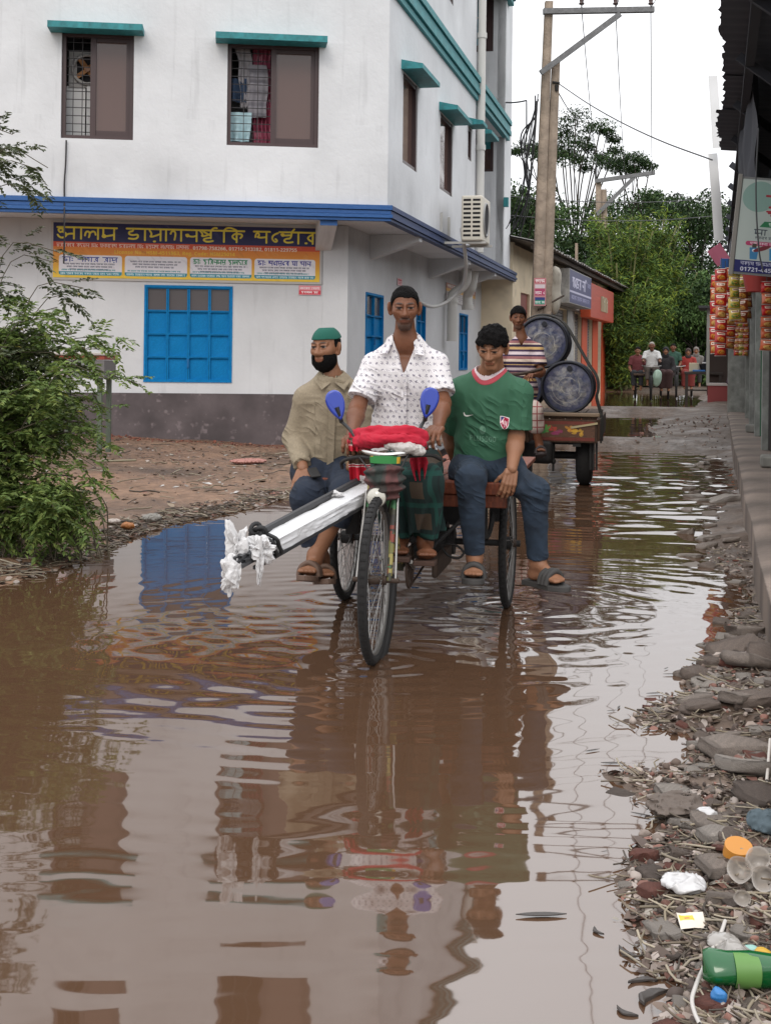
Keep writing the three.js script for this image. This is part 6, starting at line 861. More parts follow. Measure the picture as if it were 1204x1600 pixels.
// ---------- the shops on the right: wall, shutters, tin canopy, signboard, hanging snack strips ----------
const KD = V(0.2498, 0, -0.9683), wallX = (D) => 4.76 + 0.258 * (D - 15.8);
const QF = frame(V(wallX(40), 0, -40), KD.clone().negate());               // faces the road; u grows towards the camera
{
  const sh = thing('right_shop_row', 'dark row of shuttered shops under a black tin canopy on the right', 'building', [wallX(15), 0, -15]), I = new THREE.Matrix4().makeTranslation(-wallX(15), 0, 15), sp = (name, g, m, par, M4 = QF) => part(par || sh, name, (g.index ? g.toNonIndexed() : g).applyMatrix4(I.clone().multiply(M4)), m);
  const U = (D) => (40 - D) / 0.9683, wallM = mat([0.3, 0.29, 0.26], 0.9, { map: rep(T.grain, 0.8) }), pillM = mat([0.4, 0.41, 0.38], 0.85, { map: rep(T.grain, 1.2) }), shutM = mat([0.07, 0.065, 0.062], 0.5, { metalness: 0.4 }), greenM = mat([0.03, 0.12, 0.06], 0.6);
  const bays = []; for (let D = 7; D < 27; D += 2.9) bays.push([U(D + 2.5), U(D)]);
  sp('front_wall', wallShape([[U(31), 0], [U(6.5), 0], [U(6.5), 3.6], [U(31), 3.6]], bays.map(([a, b]) => [a, b, 0.27, 2.5]), 0.2), wallM);
  bays.forEach(([a, b], i) => { const g = []; for (let k = 0; k < 28; k++) g.push(box(a, b, 0.27 + k * 0.0795, 0.27 + k * 0.0795 + 0.066, -0.12, -0.085)); const s = sp('roller_shutter', merge([...g, box(a, b, 0.27, 2.5, -0.15, -0.121)]), shutM); s.userData.kind = 'stuff'; sp('shutter_rail', box(a - 0.05, a + 0.02, 0.26, 2.5, -0.08, 0.05), i % 2 ? greenM : shutM); sp('shutter_hood', box(a - 0.05, b + 0.05, 2.5, 2.8, 0.002, 0.14), greenM); });
  for (const b of bays) sp('pillar', box(b[0] - 0.38, b[0] - 0.06, 0.25, 3.2, 0.003, 0.12), pillM);
  sp('end_pillar', box(U(27.5), U(27.2), 0.2, 2.7, 0.1, 0.42), pillM);
  sp('end_wall', box(U(31), U(30.8), 0, 3.6, -4, -0.201), wallM); sp('near_end_wall', box(U(6.7), U(6.5), 0, 3.6, -4, -0.201), wallM);
  for (const [a, b, o] of [[0.9, 1.05, 1], [7.3, 7.42, 1]]) sp('step_stone', rbox(0.3, 0.12, 0.2, 0.03).translate(U(12 + a), 0.31, 0.12), wallM);
  // canopy: overlapping corrugated sheets on rafters, ragged eave
  const tin = mat([0.085, 0.09, 0.115], 0.75, { metalness: 0.2, map: rep(T.grain, 0.7) }), tarp = mat([0.035, 0.037, 0.047], 0.85);
  const r = mulberry(17);
  for (let i = 0; i < 17; i++) {
    const D0 = 6.1 + i * 1.62, eaveN = -(-0.42) , n = 24, pos = [], idx = [], out = (D) => D < 17 ? wallX(D) * 0 + 0.52 + 0.1 : 0.3, jag = r() * 0.09, lift = 0.02 * (i % 2);
    for (let k = 0; k <= n; k++) { const D = D0 + 1.72 * k / n, x = U(D), w = 0.007 * Math.sin(k / n * 6.283 * 7); for (const [yy, nn] of [[4.16 + w + lift - jag * 0.6, out(D) + jag + 0.03 * noise2(D * 9, 2)], [4.02 + w + lift, -0.9], [3.95 + w + lift, -2.6]]) pos.push(x, yy, nn); }
    for (let k = 0; k < n; k++) for (let q = 0; q < 2; q++) { const p = k * 3 + q; idx.push(p, p + 1, p + 4, p, p + 4, p + 3); }
    const g = new THREE.BufferGeometry(); g.setAttribute('position', new THREE.Float32BufferAttribute(pos, 3)); g.setIndex(idx); g.computeVertexNormals(); const m = sp('canopy_sheet', g, tin); m.material = tin; tin.side = THREE.DoubleSide;
  }
  for (let D = 7.3; D < 31; D += 2.1) sp('rafter', beam(V(U(D), 3.7, 0.0), V(U(D), 4.08, 0.5), 0.06, 0.08), tarp);
  sp('purlin', box(U(31), U(6.3), 3.98, 4.05, 0.36, 0.44), tarp); sp('upper_wall', box(U(31), U(6.5), 3.6, 3.97, -0.2, -0.02), tarp);
  // soot-dark tarpaulin hanging under the eave down to the shutters
  const tp = new THREE.PlaneGeometry(19, 1.0, 120, 10), p = tp.attributes.position; for (let i = 0; i < p.count; i++) { const x = p.getX(i), yy = p.getY(i); p.setZ(i, 0.1 * noise2(x * 0.9, yy) + 0.04 * noise2(x * 4, yy * 3)); p.setY(i, yy + 0.12 * noise2(x * 0.7, 3) * (0.5 - yy)); } tp.computeVertexNormals(); tarp.side = THREE.DoubleSide;
  sp('tarpaulin', planarUV(tp).translate(U(21), 3.55, 0.34), tarp);
}
{ // white cloth banners at the canopy edge, pink flag
  const strip = (name, label, x0, y0, x1, y1, d, w, m, cat) => { const a = at(x0, y0, d), b = at(x1, y1, d), g = new THREE.PlaneGeometry(w, a.distanceTo(b), 8, 24), p = g.attributes.position; for (let i = 0; i < p.count; i++) p.setZ(i, 0.04 * noise2(p.getX(i) * 6, p.getY(i) * 2 + x0)); g.computeVertexNormals(); const q = new THREE.Quaternion().setFromUnitVectors(V(0, -1, 0), b.clone().sub(a).normalize()); return solo(name, g.applyQuaternion(q).translate(...mixV(a, b, 0.5).toArray()), m, label, cat); };
  const wm = mat([0.7, 0.7, 0.7], 0.8, { side: THREE.DoubleSide });
  strip('cloth_banner', 'upper white cloth strip hanging at the edge of the black canopy', 1113, 118, 1119, 232, 17.4, 0.13, wm, 'banner'); strip('cloth_banner', 'lower white cloth strip hanging beside the black canopy', 1112, 240, 1122, 376, 17.6, 0.13, wm, 'banner');
  strip('pink_flag', 'small faded pink flag drooping above the snack packets', 1114, 386, 1130, 410, 16.2, 0.2, mat([0.55, 0.16, 0.24], 0.8, { side: THREE.DoubleSide }), 'flag');
  const ob = solo('blue_packet', rbox(0.09, 0.12, 0.05, 0.01).translate(...at(1131, 412, 15.2).toArray()), mat([0.04, 0.12, 0.36], 0.4), 'small blue packet hung at the top of the snack strips', 'packet');
}
{ // printed pharmacy board hung across the shop front
  const D = 11.2, c0 = at(1157, 275, D), c1 = at(1141, 427, D), w = 1.35, s = thing('pharmacy_sign', 'leaning printed signboard with jug and bottle pictures under the canopy', 'signboard', c1.toArray(), -0.16), h = c0.y - c1.y, lean = -0.09;
  const t = canvasTex(1024, 720, (x, W, H) => {
    x.fillStyle = '#b9c2bd'; x.fillRect(0, 0, W, H); x.globalAlpha = 0.5; x.fillStyle = '#5d8f82'; x.beginPath(); x.ellipse(120, 130, 110, 120, 0.4, 0, 7); x.fill(); x.globalAlpha = 1;
    x.strokeStyle = '#a8323e'; bn(x, chars('র·ন·ি ম·ে·ড·ি·ক·া·ল'), 170, 210, 90, 800, 18); bn(x, chars('হ·ল স·ে·ন্ট·া·র'), 180, 300, 60, 620, 14);
    x.fillStyle = '#2c7a50'; x.beginPath(); x.moveTo(170, 318); x.lineTo(900, 318); x.lineTo(870, 362); x.lineTo(140, 362); x.fill(); x.strokeStyle = '#dfe9df'; bnLine(x, 200, 352, 22, 600, 4, 4);
    x.strokeStyle = '#3c4450'; bn(x, chars('ম·া ও'.replace('ও', 'ত') + ' শ·ি'.replace('শ', 'স') + '·শ'.replace('শ', 'দ') + ' স·ে·ন্ট·া·র'), 110, 424, 40, 640, 7); bnLine(x, 120, 456, 18, 560, 3, 7);
    x.fillStyle = '#b8406a'; x.beginPath(); x.roundRect(60, 476, 900, 34, 16); x.fill(); x.strokeStyle = '#f2dfe6'; bnLine(x, 90, 502, 18, 800, 3, 11);
    const jug = (X, Y, k, col, top) => { x.fillStyle = col; x.beginPath(); x.moveTo(X - 34 * k, Y - 70 * k); x.lineTo(X + 34 * k, Y - 70 * k); x.lineTo(X + 26 * k, Y + 30 * k); x.lineTo(X - 26 * k, Y + 30 * k); x.fill(); x.fillStyle = top; x.fillRect(X - 16 * k, Y - 104 * k, 32 * k, 34 * k); x.fillStyle = '#dfe6ea'; x.beginPath(); x.arc(X, Y - 46 * k, 14 * k, 0, 7); x.fill(); };
    jug(120, 588, 0.9, '#3d7fae', '#4d4438'); jug(250, 588, 0.9, '#3f92c4', '#35506a'); x.strokeStyle = '#33373d'; x.lineWidth = 9; x.beginPath(); x.ellipse(400, 570, 52, 64, 0, 0, 7); x.stroke(); x.fillStyle = '#55656a'; x.beginPath(); x.ellipse(400, 570, 38, 50, 0, 0, 7); x.fill(); jug(540, 588, 0.9, '#30343c', '#23262b'); jug(680, 588, 0.9, '#7a3a3a', '#3a2222');
    x.fillStyle = '#7a2e36'; x.beginPath(); x.ellipse(170, 530, 60, 16, -0.4, 0, 7); x.fill();
    x.fillStyle = '#1f2060'; x.fillRect(0, 626, W, 94); x.strokeStyle = '#c8c8da'; bnLine(x, 40, 662, 24, 900, 4, 15); x.fillStyle = '#d5d5e2'; x.font = 'bold 44px sans-serif'; x.fillText('01721-445205, 01401-', 40, 710, 760);
  });
  const g = part(s, 'panel', box(0, w, 0, h, -0.02, 0).applyMatrix4(new THREE.Matrix4().makeShear(0, 0, 0, 0, 0, 0)), mat([0.2, 0.2, 0.2], 0.7)); const fc = part(s, 'printed_face', new THREE.PlaneGeometry(w - 0.04, h - 0.04).translate(w / 2, h / 2, 0.005), new THREE.MeshPhysicalMaterial({ map: t, roughness: 0.6 }));
  part(s, 'edge_frame', merge([box(-0.02, 0.012, -0.01, h + 0.02, -0.03, 0.012)]), mat([0.25, 0.23, 0.21], 0.6)); s.rotation.z = lean; s.rotation.order = 'YXZ';
  solo('sign_cord', tube([at(1184, 200, 11), at(1180, 300, 10.9), at(1186, 400, 10.9), at(1192, 425, 10.9)], 0.007, 30, 5), wireMat, 'dark cord hanging in front of the leaning signboard', 'cord');
}
{ // strips of snack packets: each packet a pillow with crimped ends
  const pillow = (() => { const f = (u, v) => { const x = (u - 0.5) * 0.135, y = (v - 0.5) * 0.175, e = Math.pow(Math.sin(u * Math.PI), 0.5) * Math.pow(Math.sin(v * Math.PI), 0.6); return [x * (1 - 0.06 * Math.sin(v * Math.PI)), y, 0.034 * e]; }; const n = 8, pos = [], uv = [], idx = []; for (const s of [1, -1]) { const o = pos.length / 3; for (let j = 0; j <= n; j++) for (let i = 0; i <= n; i++) { const p = f(i / n, j / n); pos.push(p[0], p[1], p[2] * s + 0.004 * noise2(i * 2.1, j * 1.7 + s)); uv.push(s > 0 ? i / n : 1 - i / n, j / n); } for (let j = 0; j < n; j++) for (let i = 0; i < n; i++) { const a = o + j * (n + 1) + i; s > 0 ? idx.push(a, a + 1, a + n + 2, a, a + n + 2, a + n + 1) : idx.push(a, a + n + 2, a + 1, a, a + n + 1, a + n + 2); } } const g = new THREE.BufferGeometry(); g.setAttribute('position', new THREE.Float32BufferAttribute(pos, 3)); g.setAttribute('uv', new THREE.Float32BufferAttribute(uv, 2)); g.setIndex(idx); g.computeVertexNormals(); return g; })();
  const face = (bg, band, seed) => new THREE.MeshPhysicalMaterial({ roughness: 0.3, clearcoat: 0.3, map: canvasTex(128, 160, (x) => { const r = mulberry(seed); x.fillStyle = bg; x.fillRect(0, 0, 128, 160); x.fillStyle = '#c9c2bb'; x.fillRect(0, 0, 128, 9); x.fillRect(0, 151, 128, 9); x.fillStyle = band; x.beginPath(); x.ellipse(64, 108, 46, 30, 0.2, 0, 7); x.fill(); x.fillStyle = '#e9dcc8'; x.beginPath(); x.roundRect(20, 26, 88, 30, 8); x.fill(); x.fillStyle = '#7c1a1a'; x.fillRect(30, 34, 68, 12); for (let i = 0; i < 12; i++) { x.fillStyle = ['#e0b04a', '#8a4a1c', '#caa05a'][i % 3]; x.beginPath(); x.ellipse(40 + r() * 50, 92 + r() * 34, 8, 5, r() * 3, 0, 7); x.fill(); } }) });
  const red = face('#b01a1c', '#d8752c', 3), orangeF = face('#b8542a', '#d9a860', 5), yellow = face('#bfa13a', '#6f8a3c', 7), brown = face('#8a3d1c', '#c98a3a', 9), faces = { red, orangeF, yellow, brown };
  const strip = (px, y0, y1, d, n, m, m2, label, yaw) => { const a = at(px, y0, d), b = at(px, y1, d), s = thing('snack_strip', label, 'snack strip', a.toArray(), yaw, 'strips of snack packets hanging at the shop'), r = mulberry(px), st = (a.y - b.y) / n; part(s, 'strip_cord', bar(V(0, 0.12, -0.01), V(0, -(a.y - b.y), -0.01), 0.004), wireMat); for (let i = 0; i < n; i++) { const q = part(s, 'packet', pillow, (i + Math.floor(r() * 1.3)) % 2 && m2 ? m2 : m); q.scale.set(1, st / 0.172 * 1.04, 1); q.position.set(0.012 * (r() - 0.5), -st * (i + 0.5), 0.016 * (r() - 0.5)); q.rotation.set(0.25 * (r() - 0.5), 0.7 * (r() - 0.5), 0.16 * (r() - 0.5)); } return s; };
  strip(1126, 420, 556, 14.1, 7, red, orangeF, 'outermost strip of red snack packets on the road side', -0.1); strip(1141, 418, 545, 14.4, 7, orangeF, red, 'second strip of red and orange snack packets', 0.1);
  strip(1133, 424, 540, 14.8, 6, red, red, 'red packet strip tucked behind the outermost strip', 0.3); strip(1118, 430, 552, 14.6, 6, red, orangeF, 'half hidden red strip on the road side', -0.4);
  strip(1147, 414, 500, 13.6, 5, yellow, null, 'strip of yellow snack packets under the signboard', 0.2); strip(1158, 412, 505, 13.9, 5, brown, yellow, 'strip of brown and yellow packets beside the yellow strip', -0.3); strip(1167, 412, 498, 14.3, 5, brown, red, 'innermost strip of brown packets by the shop wall', 0.4);
  strip(1198, 440, 548, 11.2, 6, red, orangeF, 'bright red packet strip at the edge of view by the near shutter', 0.2);
  for (const [x, k] of [[1150, 'first'], [1157, 'second'], [1164, 'third']]) strip(x, 502, 556, 24, 6, x === 1157 ? yellow : red, orangeF, `${k} far strip of small packets at the stall beyond`, 0.1);
  const lant = solo('red_bucket', new THREE.CylinderGeometry(0.16, 0.12, 0.2, 20, 1, true).translate(...at(1184, 440, 12.6).toArray()), mat([0.28, 0.03, 0.025], 0.4, { side: THREE.DoubleSide }), 'dark red plastic bucket hanging behind the signboard', 'bucket');
}
{ // far stall with red step
  const c = V(at(1152, 560, 33).x, 0.2, -33), st = thing('far_stall', 'small far stall with red painted step and pale counter', 'stall', c.toArray(), -0.25); part(st, 'step', box(-0.75, 0.75, 0, 0.5, -0.6, 0.1), mat([0.24, 0.045, 0.045], 0.7)); part(st, 'counter_slab', box(-0.78, 0.78, 0.5, 0.56, -0.62, 0.12), mat([0.45, 0.4, 0.38], 0.7)); part(st, 'back_panel', box(-0.8, 0.9, 0.56, 2.5, -1.6, -1.5), mat([0.05, 0.035, 0.03], 0.9)); part(st, 'roof', box(-1, 1.2, 2.5, 2.56, -1.7, 0.3), mat([0.05, 0.05, 0.055], 0.8)); for (const x of [-0.75, 0.75]) part(st, 'post', box(x - 0.04, x + 0.04, 0.56, 2.5, 0.02, 0.1), mat([0.3, 0.3, 0.28], 0.8));
}
// ---------- the motor van with drums, and what is farther up the road ----------
function framePlane(pos, turn) { const Mx = new THREE.Matrix4().makeRotationY(turn).setPosition(pos), Iv = Mx.clone().invert(); return (px, py, z) => { const o = V(0, EYE, 0).applyMatrix4(Iv), q = rayDir(px, py).add(V(0, EYE, 0)).applyMatrix4(Iv).sub(o); return o.addScaledVector(q, (z - o.z) / q.z); }; }
const MV = V(1.72, 0, -13.7), MT = -0.2, K = framePlane(MV, MT);
{
  const v = thing('motor_van', 'old three-wheeled motor van with painted wooden bed carrying drums', 'motor van', MV.toArray(), MT);
  const woodD = mat([0.11, 0.06, 0.035], 0.8, { map: rep(T.wood, 1.5), bumpMap: rep(T.coarse, 2), bumpScale: 0.006 }), bedY = 0.735, fz = 0.55;
  for (let i = 0; i < 7; i++) part(v, 'bed_plank', rbox(0.152, 0.035, 2.1, 0.006).translate(-0.48 + i * 0.16, bedY - 0.018, -0.5), woodD);
  const panel = canvasTex(512, 160, (x, W, H) => { x.fillStyle = '#5a3a26'; x.fillRect(0, 0, W, H); const r = mulberry(44); x.fillStyle = '#6b2a1c'; x.fillRect(0, 0, W, 26); x.fillRect(0, 132, W, 28); for (const [X, Y, c] of [[300, 70, '#b5402f'], [250, 90, '#2f7a3a'], [338, 96, '#8f2f5c'], [400, 64, '#c98a2c'], [272, 60, '#4f9a44'], [430, 84, '#d0a030'], [120, 80, '#8a6a3a'], [60, 74, '#7c3a2a']]) for (let i = 0; i < 9; i++) { x.fillStyle = c; x.globalAlpha = 0.75; x.beginPath(); x.ellipse(X + (r() - 0.5) * 44, Y + (r() - 0.5) * 44, 6 + r() * 14, 5 + r() * 9, r() * 3, 0, 7); x.fill(); } x.globalAlpha = 0.25; for (let i = 0; i < 120; i++) { x.fillStyle = r() < 0.6 ? '#241510' : '#8a7a66'; x.fillRect(r() * W, r() * H, 3 + r() * 30, 2 + r() * 6); } x.globalAlpha = 1; });
  part(v, 'front_board', rbox(1.14, 0.24, 0.05, 0.012).translate(0, bedY - 0.155, fz), woodD); part(v, 'painted_panel', new THREE.PlaneGeometry(1.08, 0.2).translate(0, bedY - 0.155, fz + 0.029), new THREE.MeshPhysicalMaterial({ map: panel, roughness: 0.6 }));
  part(v, 'top_rail', rbox(1.18, 0.04, 0.07, 0.012).translate(0, bedY + 0.012, fz), mat([0.2, 0.14, 0.09], 0.7)); part(v, 'brass_strip', beam(V(0.3, bedY - 0.12, fz + 0.035), V(0.57, bedY - 0.07, fz + 0.035), 0.02, 0.02), mat([0.4, 0.33, 0.18], 0.4));
  for (const s of [-1, 1]) part(v, 'side_board', rbox(0.04, 0.22, 2.05, 0.01).translate(s * 0.57, bedY - 0.145, -0.48), woodD);
  for (const s of [-1, 1]) { const t = part(v, 'wheel', new THREE.TorusGeometry(0.235, 0.075, 12, 34).rotateY(Math.PI / 2).scale(1.1, 1, 1), rubber); t.position.set(s * 0.42, 0.3, 0.1); part(t, 'rim', merge([new THREE.CylinderGeometry(0.17, 0.17, 0.1, 24).rotateZ(Math.PI / 2)]), rust); part(t, 'hub', bar(V(-0.08, 0, 0), V(0.08, 0, 0), 0.05, 0.05, 12), blackIron); }
  part(v, 'rear_axle', bar(V(-0.42, 0.3, 0.1), V(0.42, 0.3, 0.1), 0.04), blackIron); part(v, 'chassis_beam', merge([box(-0.4, -0.32, 0.42, 0.505, -1.4, 1.1)]), blackIron); part(v, 'chassis_beam', merge([box(0.32, 0.4, 0.42, 0.505, -1.4, 0.55)]), blackIron); part(v, 'cross_member', box(-0.319, 0.319, 0.43, 0.5, 0.3, 0.4), blackIron); part(v, 'gearbox', warp(rbox(0.34, 0.24, 0.4, 0.05, 3).translate(-0.05, 0.36, 0.42), 0.02, 6), blackIron);
  part(v, 'engine', warp(rbox(0.36, 0.36, 0.5, 0.05, 3).translate(-0.32, 0.52, 0.95), 0.02, 6), blackIron);
  part(v, 'hanging_hook', merge([bar(V(0.12, 0.45, 0.5), V(0.12, 0.16, 0.5), 0.012), new THREE.SphereGeometry(0.03, 10, 8).translate(0.12, 0.26, 0.5)]), blackIron); part(v, 'foot_board', rbox(0.5, 0.03, 0.5, 0.01).translate(-0.3, 0.3, 1.1), blackIron);
  for (const x of [0.5, 0.53, 0.56]) part(v, 'mud_flap_strip', warp(box(x - 0.012, x + 0.012, 0.18, 0.48, 0.46, 0.47), 0.008, 9, x), blackIron);
  const fw = part(v, 'wheel', new THREE.TorusGeometry(0.24, 0.055, 12, 34).rotateY(Math.PI / 2), rubber); fw.position.set(-0.34, 0.295, 1.55); part(fw, 'rim', new THREE.CylinderGeometry(0.18, 0.18, 0.07, 24).rotateZ(Math.PI / 2), rust);
  for (const s of [-1, 1]) part(v, 'fork_leg', bar(V(-0.34 + s * 0.09, 0.3, 1.55), V(-0.34 + s * 0.08, 0.95, 1.42), 0.022), blackIron);
  part(v, 'steering_column', bar(V(-0.34, 0.9, 1.44), V(-0.34, 1.12, 1.36), 0.025), blackIron); part(v, 'handlebar', tube([K(769, 580, 1.15), K(780, 582, 1.3), K(800, 585, 1.36), K(825, 582, 1.3), K(846, 576, 1.12)], 0.017, 30, 8), rust); part(v, 'driver_seat', rbox(0.4, 0.1, 0.4, 0.03).translate(-0.3, 0.83, 0.86), mat([0.04, 0.03, 0.03], 0.7)); part(v, 'seat_box', rbox(0.44, 0.3, 0.4, 0.02).translate(-0.3, 0.63, 0.86), woodD);
  // drums
  const grime = (seed) => canvasTex(512, 512, (x) => { const r = mulberry(seed); x.fillStyle = '#2f3450'; x.fillRect(0, 0, 512, 512); for (let i = 0; i < 380; i++) { const a = r() * 6.28, q = Math.sqrt(r()) * 225, k = q < 175 ? 1 : 0.3; x.globalAlpha = 0.17 * k + 0.04; x.fillStyle = ['#b0aaa0', '#7d776e', '#4a5070', '#d0cabc', '#5a564f', '#20243a'][Math.floor(r() * 6)]; x.beginPath(); x.ellipse(256 + Math.cos(a) * q, 256 + Math.sin(a) * q, 14 + r() * 52, 8 + r() * 26, r() * 3, 0, 7); x.fill(); } x.globalAlpha = 0.5; x.strokeStyle = '#a8a296'; x.lineWidth = 9; for (const [q, a0, a1] of [[150, 0.4, 3.4], [96, 3.2, 5.6], [120, 5.7, 6.8], [60, 1.2, 3.3], [185, 1.6, 2.7]]) { x.beginPath(); x.arc(256, 256, q, a0, a1); x.stroke(); } x.globalAlpha = 1; });
  const side = mat([0.02, 0.025, 0.05], 0.55, { map: rep(T.grain, 2), metalness: 0.2 }), lipM = mat([0.012, 0.013, 0.02], 0.5, { metalness: 0.3 });
  const drum = (c, r, label, seed) => {
    const wp = V(c.x, c.y - r, c.z).applyMatrix4(new THREE.Matrix4().makeRotationY(MT).setPosition(MV)), d = thing('steel_drum', label, 'drum', wp.toArray(), MT, 'drums loaded on the motor van'), L = 0.86;
    const prof = [[r * 0.97, 0]]; for (let i = 0; i <= 40; i++) { const t = i / 40, rib = (Math.exp(-(((t - 0.34) / 0.012) ** 2)) + Math.exp(-(((t - 0.67) / 0.012) ** 2))) * 0.014; prof.push([r * 0.965 + rib, t * L]); }
    part(d, 'barrel', new THREE.LatheGeometry(prof.map(([a, b]) => new THREE.Vector2(a, b)), 44).rotateX(-Math.PI / 2).translate(0, r, 0), side);
    part(d, 'lid', new THREE.LatheGeometry([[0, 0.012], [r * 0.25, 0.014], [r * 0.3, 0.018], [r * 0.62, 0.018], [r * 0.66, 0.01], [r * 0.93, 0.008]].map(([a, b]) => new THREE.Vector2(a, b)), 44).rotateX(Math.PI / 2).translate(0, r, 0), new THREE.MeshPhysicalMaterial({ map: grime(seed), roughness: 0.5, metalness: 0.15, bumpMap: rep(T.coarse, 1), bumpScale: 0.01, side: THREE.DoubleSide }));
    const lid = d.children[1].geometry, p = lid.attributes.position, uv = lid.attributes.uv; for (let i = 0; i < p.count; i++) uv.setXY(i, 0.5 + p.getX(i) / r * 0.5, 0.5 + (p.getY(i) - r) / r * 0.5);
    part(d, 'rim', new THREE.TorusGeometry(r * 0.965, 0.017, 8, 48).translate(0, r, 0.015), lipM); part(d, 'bung', new THREE.CylinderGeometry(0.028, 0.028, 0.03, 12).rotateX(Math.PI / 2).translate(0.02, r * 1.72, 0.02), lipM); part(d, 'tail_plate', new THREE.CircleGeometry(r * 0.96, 32).rotateY(Math.PI).translate(0, r, -L + 0.01), side);
    return d;
  };
  const d1 = K(886, 609, 0.42), r1 = 0.27; d1.y = bedY + r1 + 0.02; drum(d1, r1, 'scratched blue steel drum lying lowest on the motor van bed', 5);
  const d2 = V(-0.27, bedY + r1 + 0.02, 0.3); drum(d2, r1, 'steel drum half hidden behind the motor van driver', 9);
  const d3 = K(852, 556, 0.2); d3.y = bedY + 0.02 + r1 + Math.sqrt(Math.max(0.05, (2 * r1) ** 2 - ((d1.x - d2.x) / 2) ** 2)) * 0.98; d3.x = (d1.x + d2.x) / 2 - 0.02; drum(d3, r1, 'blue steel drum stacked on top of the other drums', 13);
  const R2 = (p) => p.applyMatrix4(new THREE.Matrix4().makeRotationY(MT).setPosition(MV)), ropeM = mat([0.05, 0.048, 0.045], 0.85);
  const arc = (c, a0, a1, z, rr) => Array.from({ length: 7 }, (_, i) => { const a = lerp(a0, a1, i / 6); return V(c.x + Math.cos(a) * rr, c.y + Math.sin(a) * rr, z); });
  for (const [z, k] of [[0.12, 'front'], [-0.25, 'rear']]) { const pts = [...arc(d3, 2.2, 0.75, z, r1 + 0.028), ...arc(d1, 0.75, -0.35, z, r1 + 0.028), V(0.59, bedY - 0.05, z), V(0.59, bedY - 0.3, z)]; solo('lashing_rope', tube(pts.map((p) => R2(p)), 0.011, 60, 6), ropeM, `${k} dark rope lashing the drums to the motor van bed`, 'rope'); }
}
// a seated or standing figure for the middle and far distance
function figure(label, pos, turn, j, o, dress, group) {
  const p = thing('person', label, 'person', pos.toArray(), turn, group); o = { cell: 0.016, headCell: 0.008, handCell: 0.007, headQ: eul(0, 0, 0), ...o };
  const b = bodyGeo(j, o); part(p, 'body', b.geo, skinMat); dress(p, j, b); return p;
}
{ // driver of the motor van
  const strip = canvasTex(256, 256, (x) => { const c = ['#3c2a44', '#c8b8bc', '#3c2a44', '#8d5c5e', '#c8b4a4', '#2f2238', '#c4a06a']; let y = 0; const r = mulberry(5); for (let i = 0; y < 256; i++) { const h = 10 + r() * 16; x.fillStyle = c[i % c.length]; x.fillRect(0, y, 256, h); y += h; } });
  const jv = { pel: K(812, 640, 0.92), neck: K(815, 532, 1.0), head: K(809, 497, 1.03), shA: K(787, 548, 0.98), shB: K(838, 546, 0.98), elA: K(776, 580, 1.05), elB: K(845, 582, 1.05), wrA: K(774, 580, 1.2), wrB: K(834, 585, 1.24), hpA: K(802, 640, 0.95), hpB: K(824, 640, 0.95), knA: K(800, 640, 1.3), knB: K(832, 642, 1.28), anA: K(800, 700, 1.2), anB: K(842, 698, 1.18), toeA: K(798, 706, 1.36), toeB: K(846, 706, 1.36) };
  figure('man in a striped polo shirt steering the motor van loaded with drums', MV, MT, jv, { skin: SKIN.dark, headQ: eul(0.12, 0.16, 0), stubble: 0.6, jaw: 1.06, build: 1.08, headS: 0.95, handB: { fd: V(-0.5, 0, 1), pn: V(0, -1, 0), side: -1, curl: 0.8 } }, (p, j, b) => {
    garment(p, 'shirt', shirtSDF(j, b, { sleeve: 0.72, cuff: 0.07, loose: 0.016, vee: 0.06, hem: 0.02, amp: 0.006, build: 1.08, neckR: 0.056 }), [j.pel, j.neck, j.shA, j.shB, j.elA, j.elB], 0.18, 0.012, new THREE.MeshPhysicalMaterial({ map: rep(strip, 3.2), roughness: 0.9 }));
    const chk = canvasTex(128, 128, (x) => { x.fillStyle = '#b9a9a0'; x.fillRect(0, 0, 128, 128); x.fillStyle = '#8a4c4a'; for (let i = 8; i < 128; i += 42) { x.fillRect(i, 0, 7, 128); x.fillRect(0, i, 128, 7); } }), lg = union([cap(j.hpA, j.knA, 0.1, 0.08), cap(j.hpB, j.knB, 0.1, 0.08), cap(j.knA, mixV(j.knA, j.anA, 0.4), 0.085, 0.09), cap(j.knB, mixV(j.knB, j.anB, 0.4), 0.085, 0.09)], 0.07), yb = K(840, 652, 1.28).y;
    garment(p, 'lungi', (x, y, z) => Math.max(lg(x, y, z) - 0.012 * noise3(x * 14, y * 6, z * 14), yb - 0.16 - y), [j.hpA, j.hpB, j.knA, j.knB, j.anA], 0.16, 0.013, new THREE.MeshPhysicalMaterial({ map: rep(chk, 5), roughness: 0.9 }));
    part(p, 'hair', b.hd.shell(skull(0.014, 0.004), hairline(0.056, -0.01, -0.05, 0.008), 0.007), hairMat); for (const f of b.feet) sandal(f, mat([0.04, 0.03, 0.03], 0.8), p);
  }, null);
}
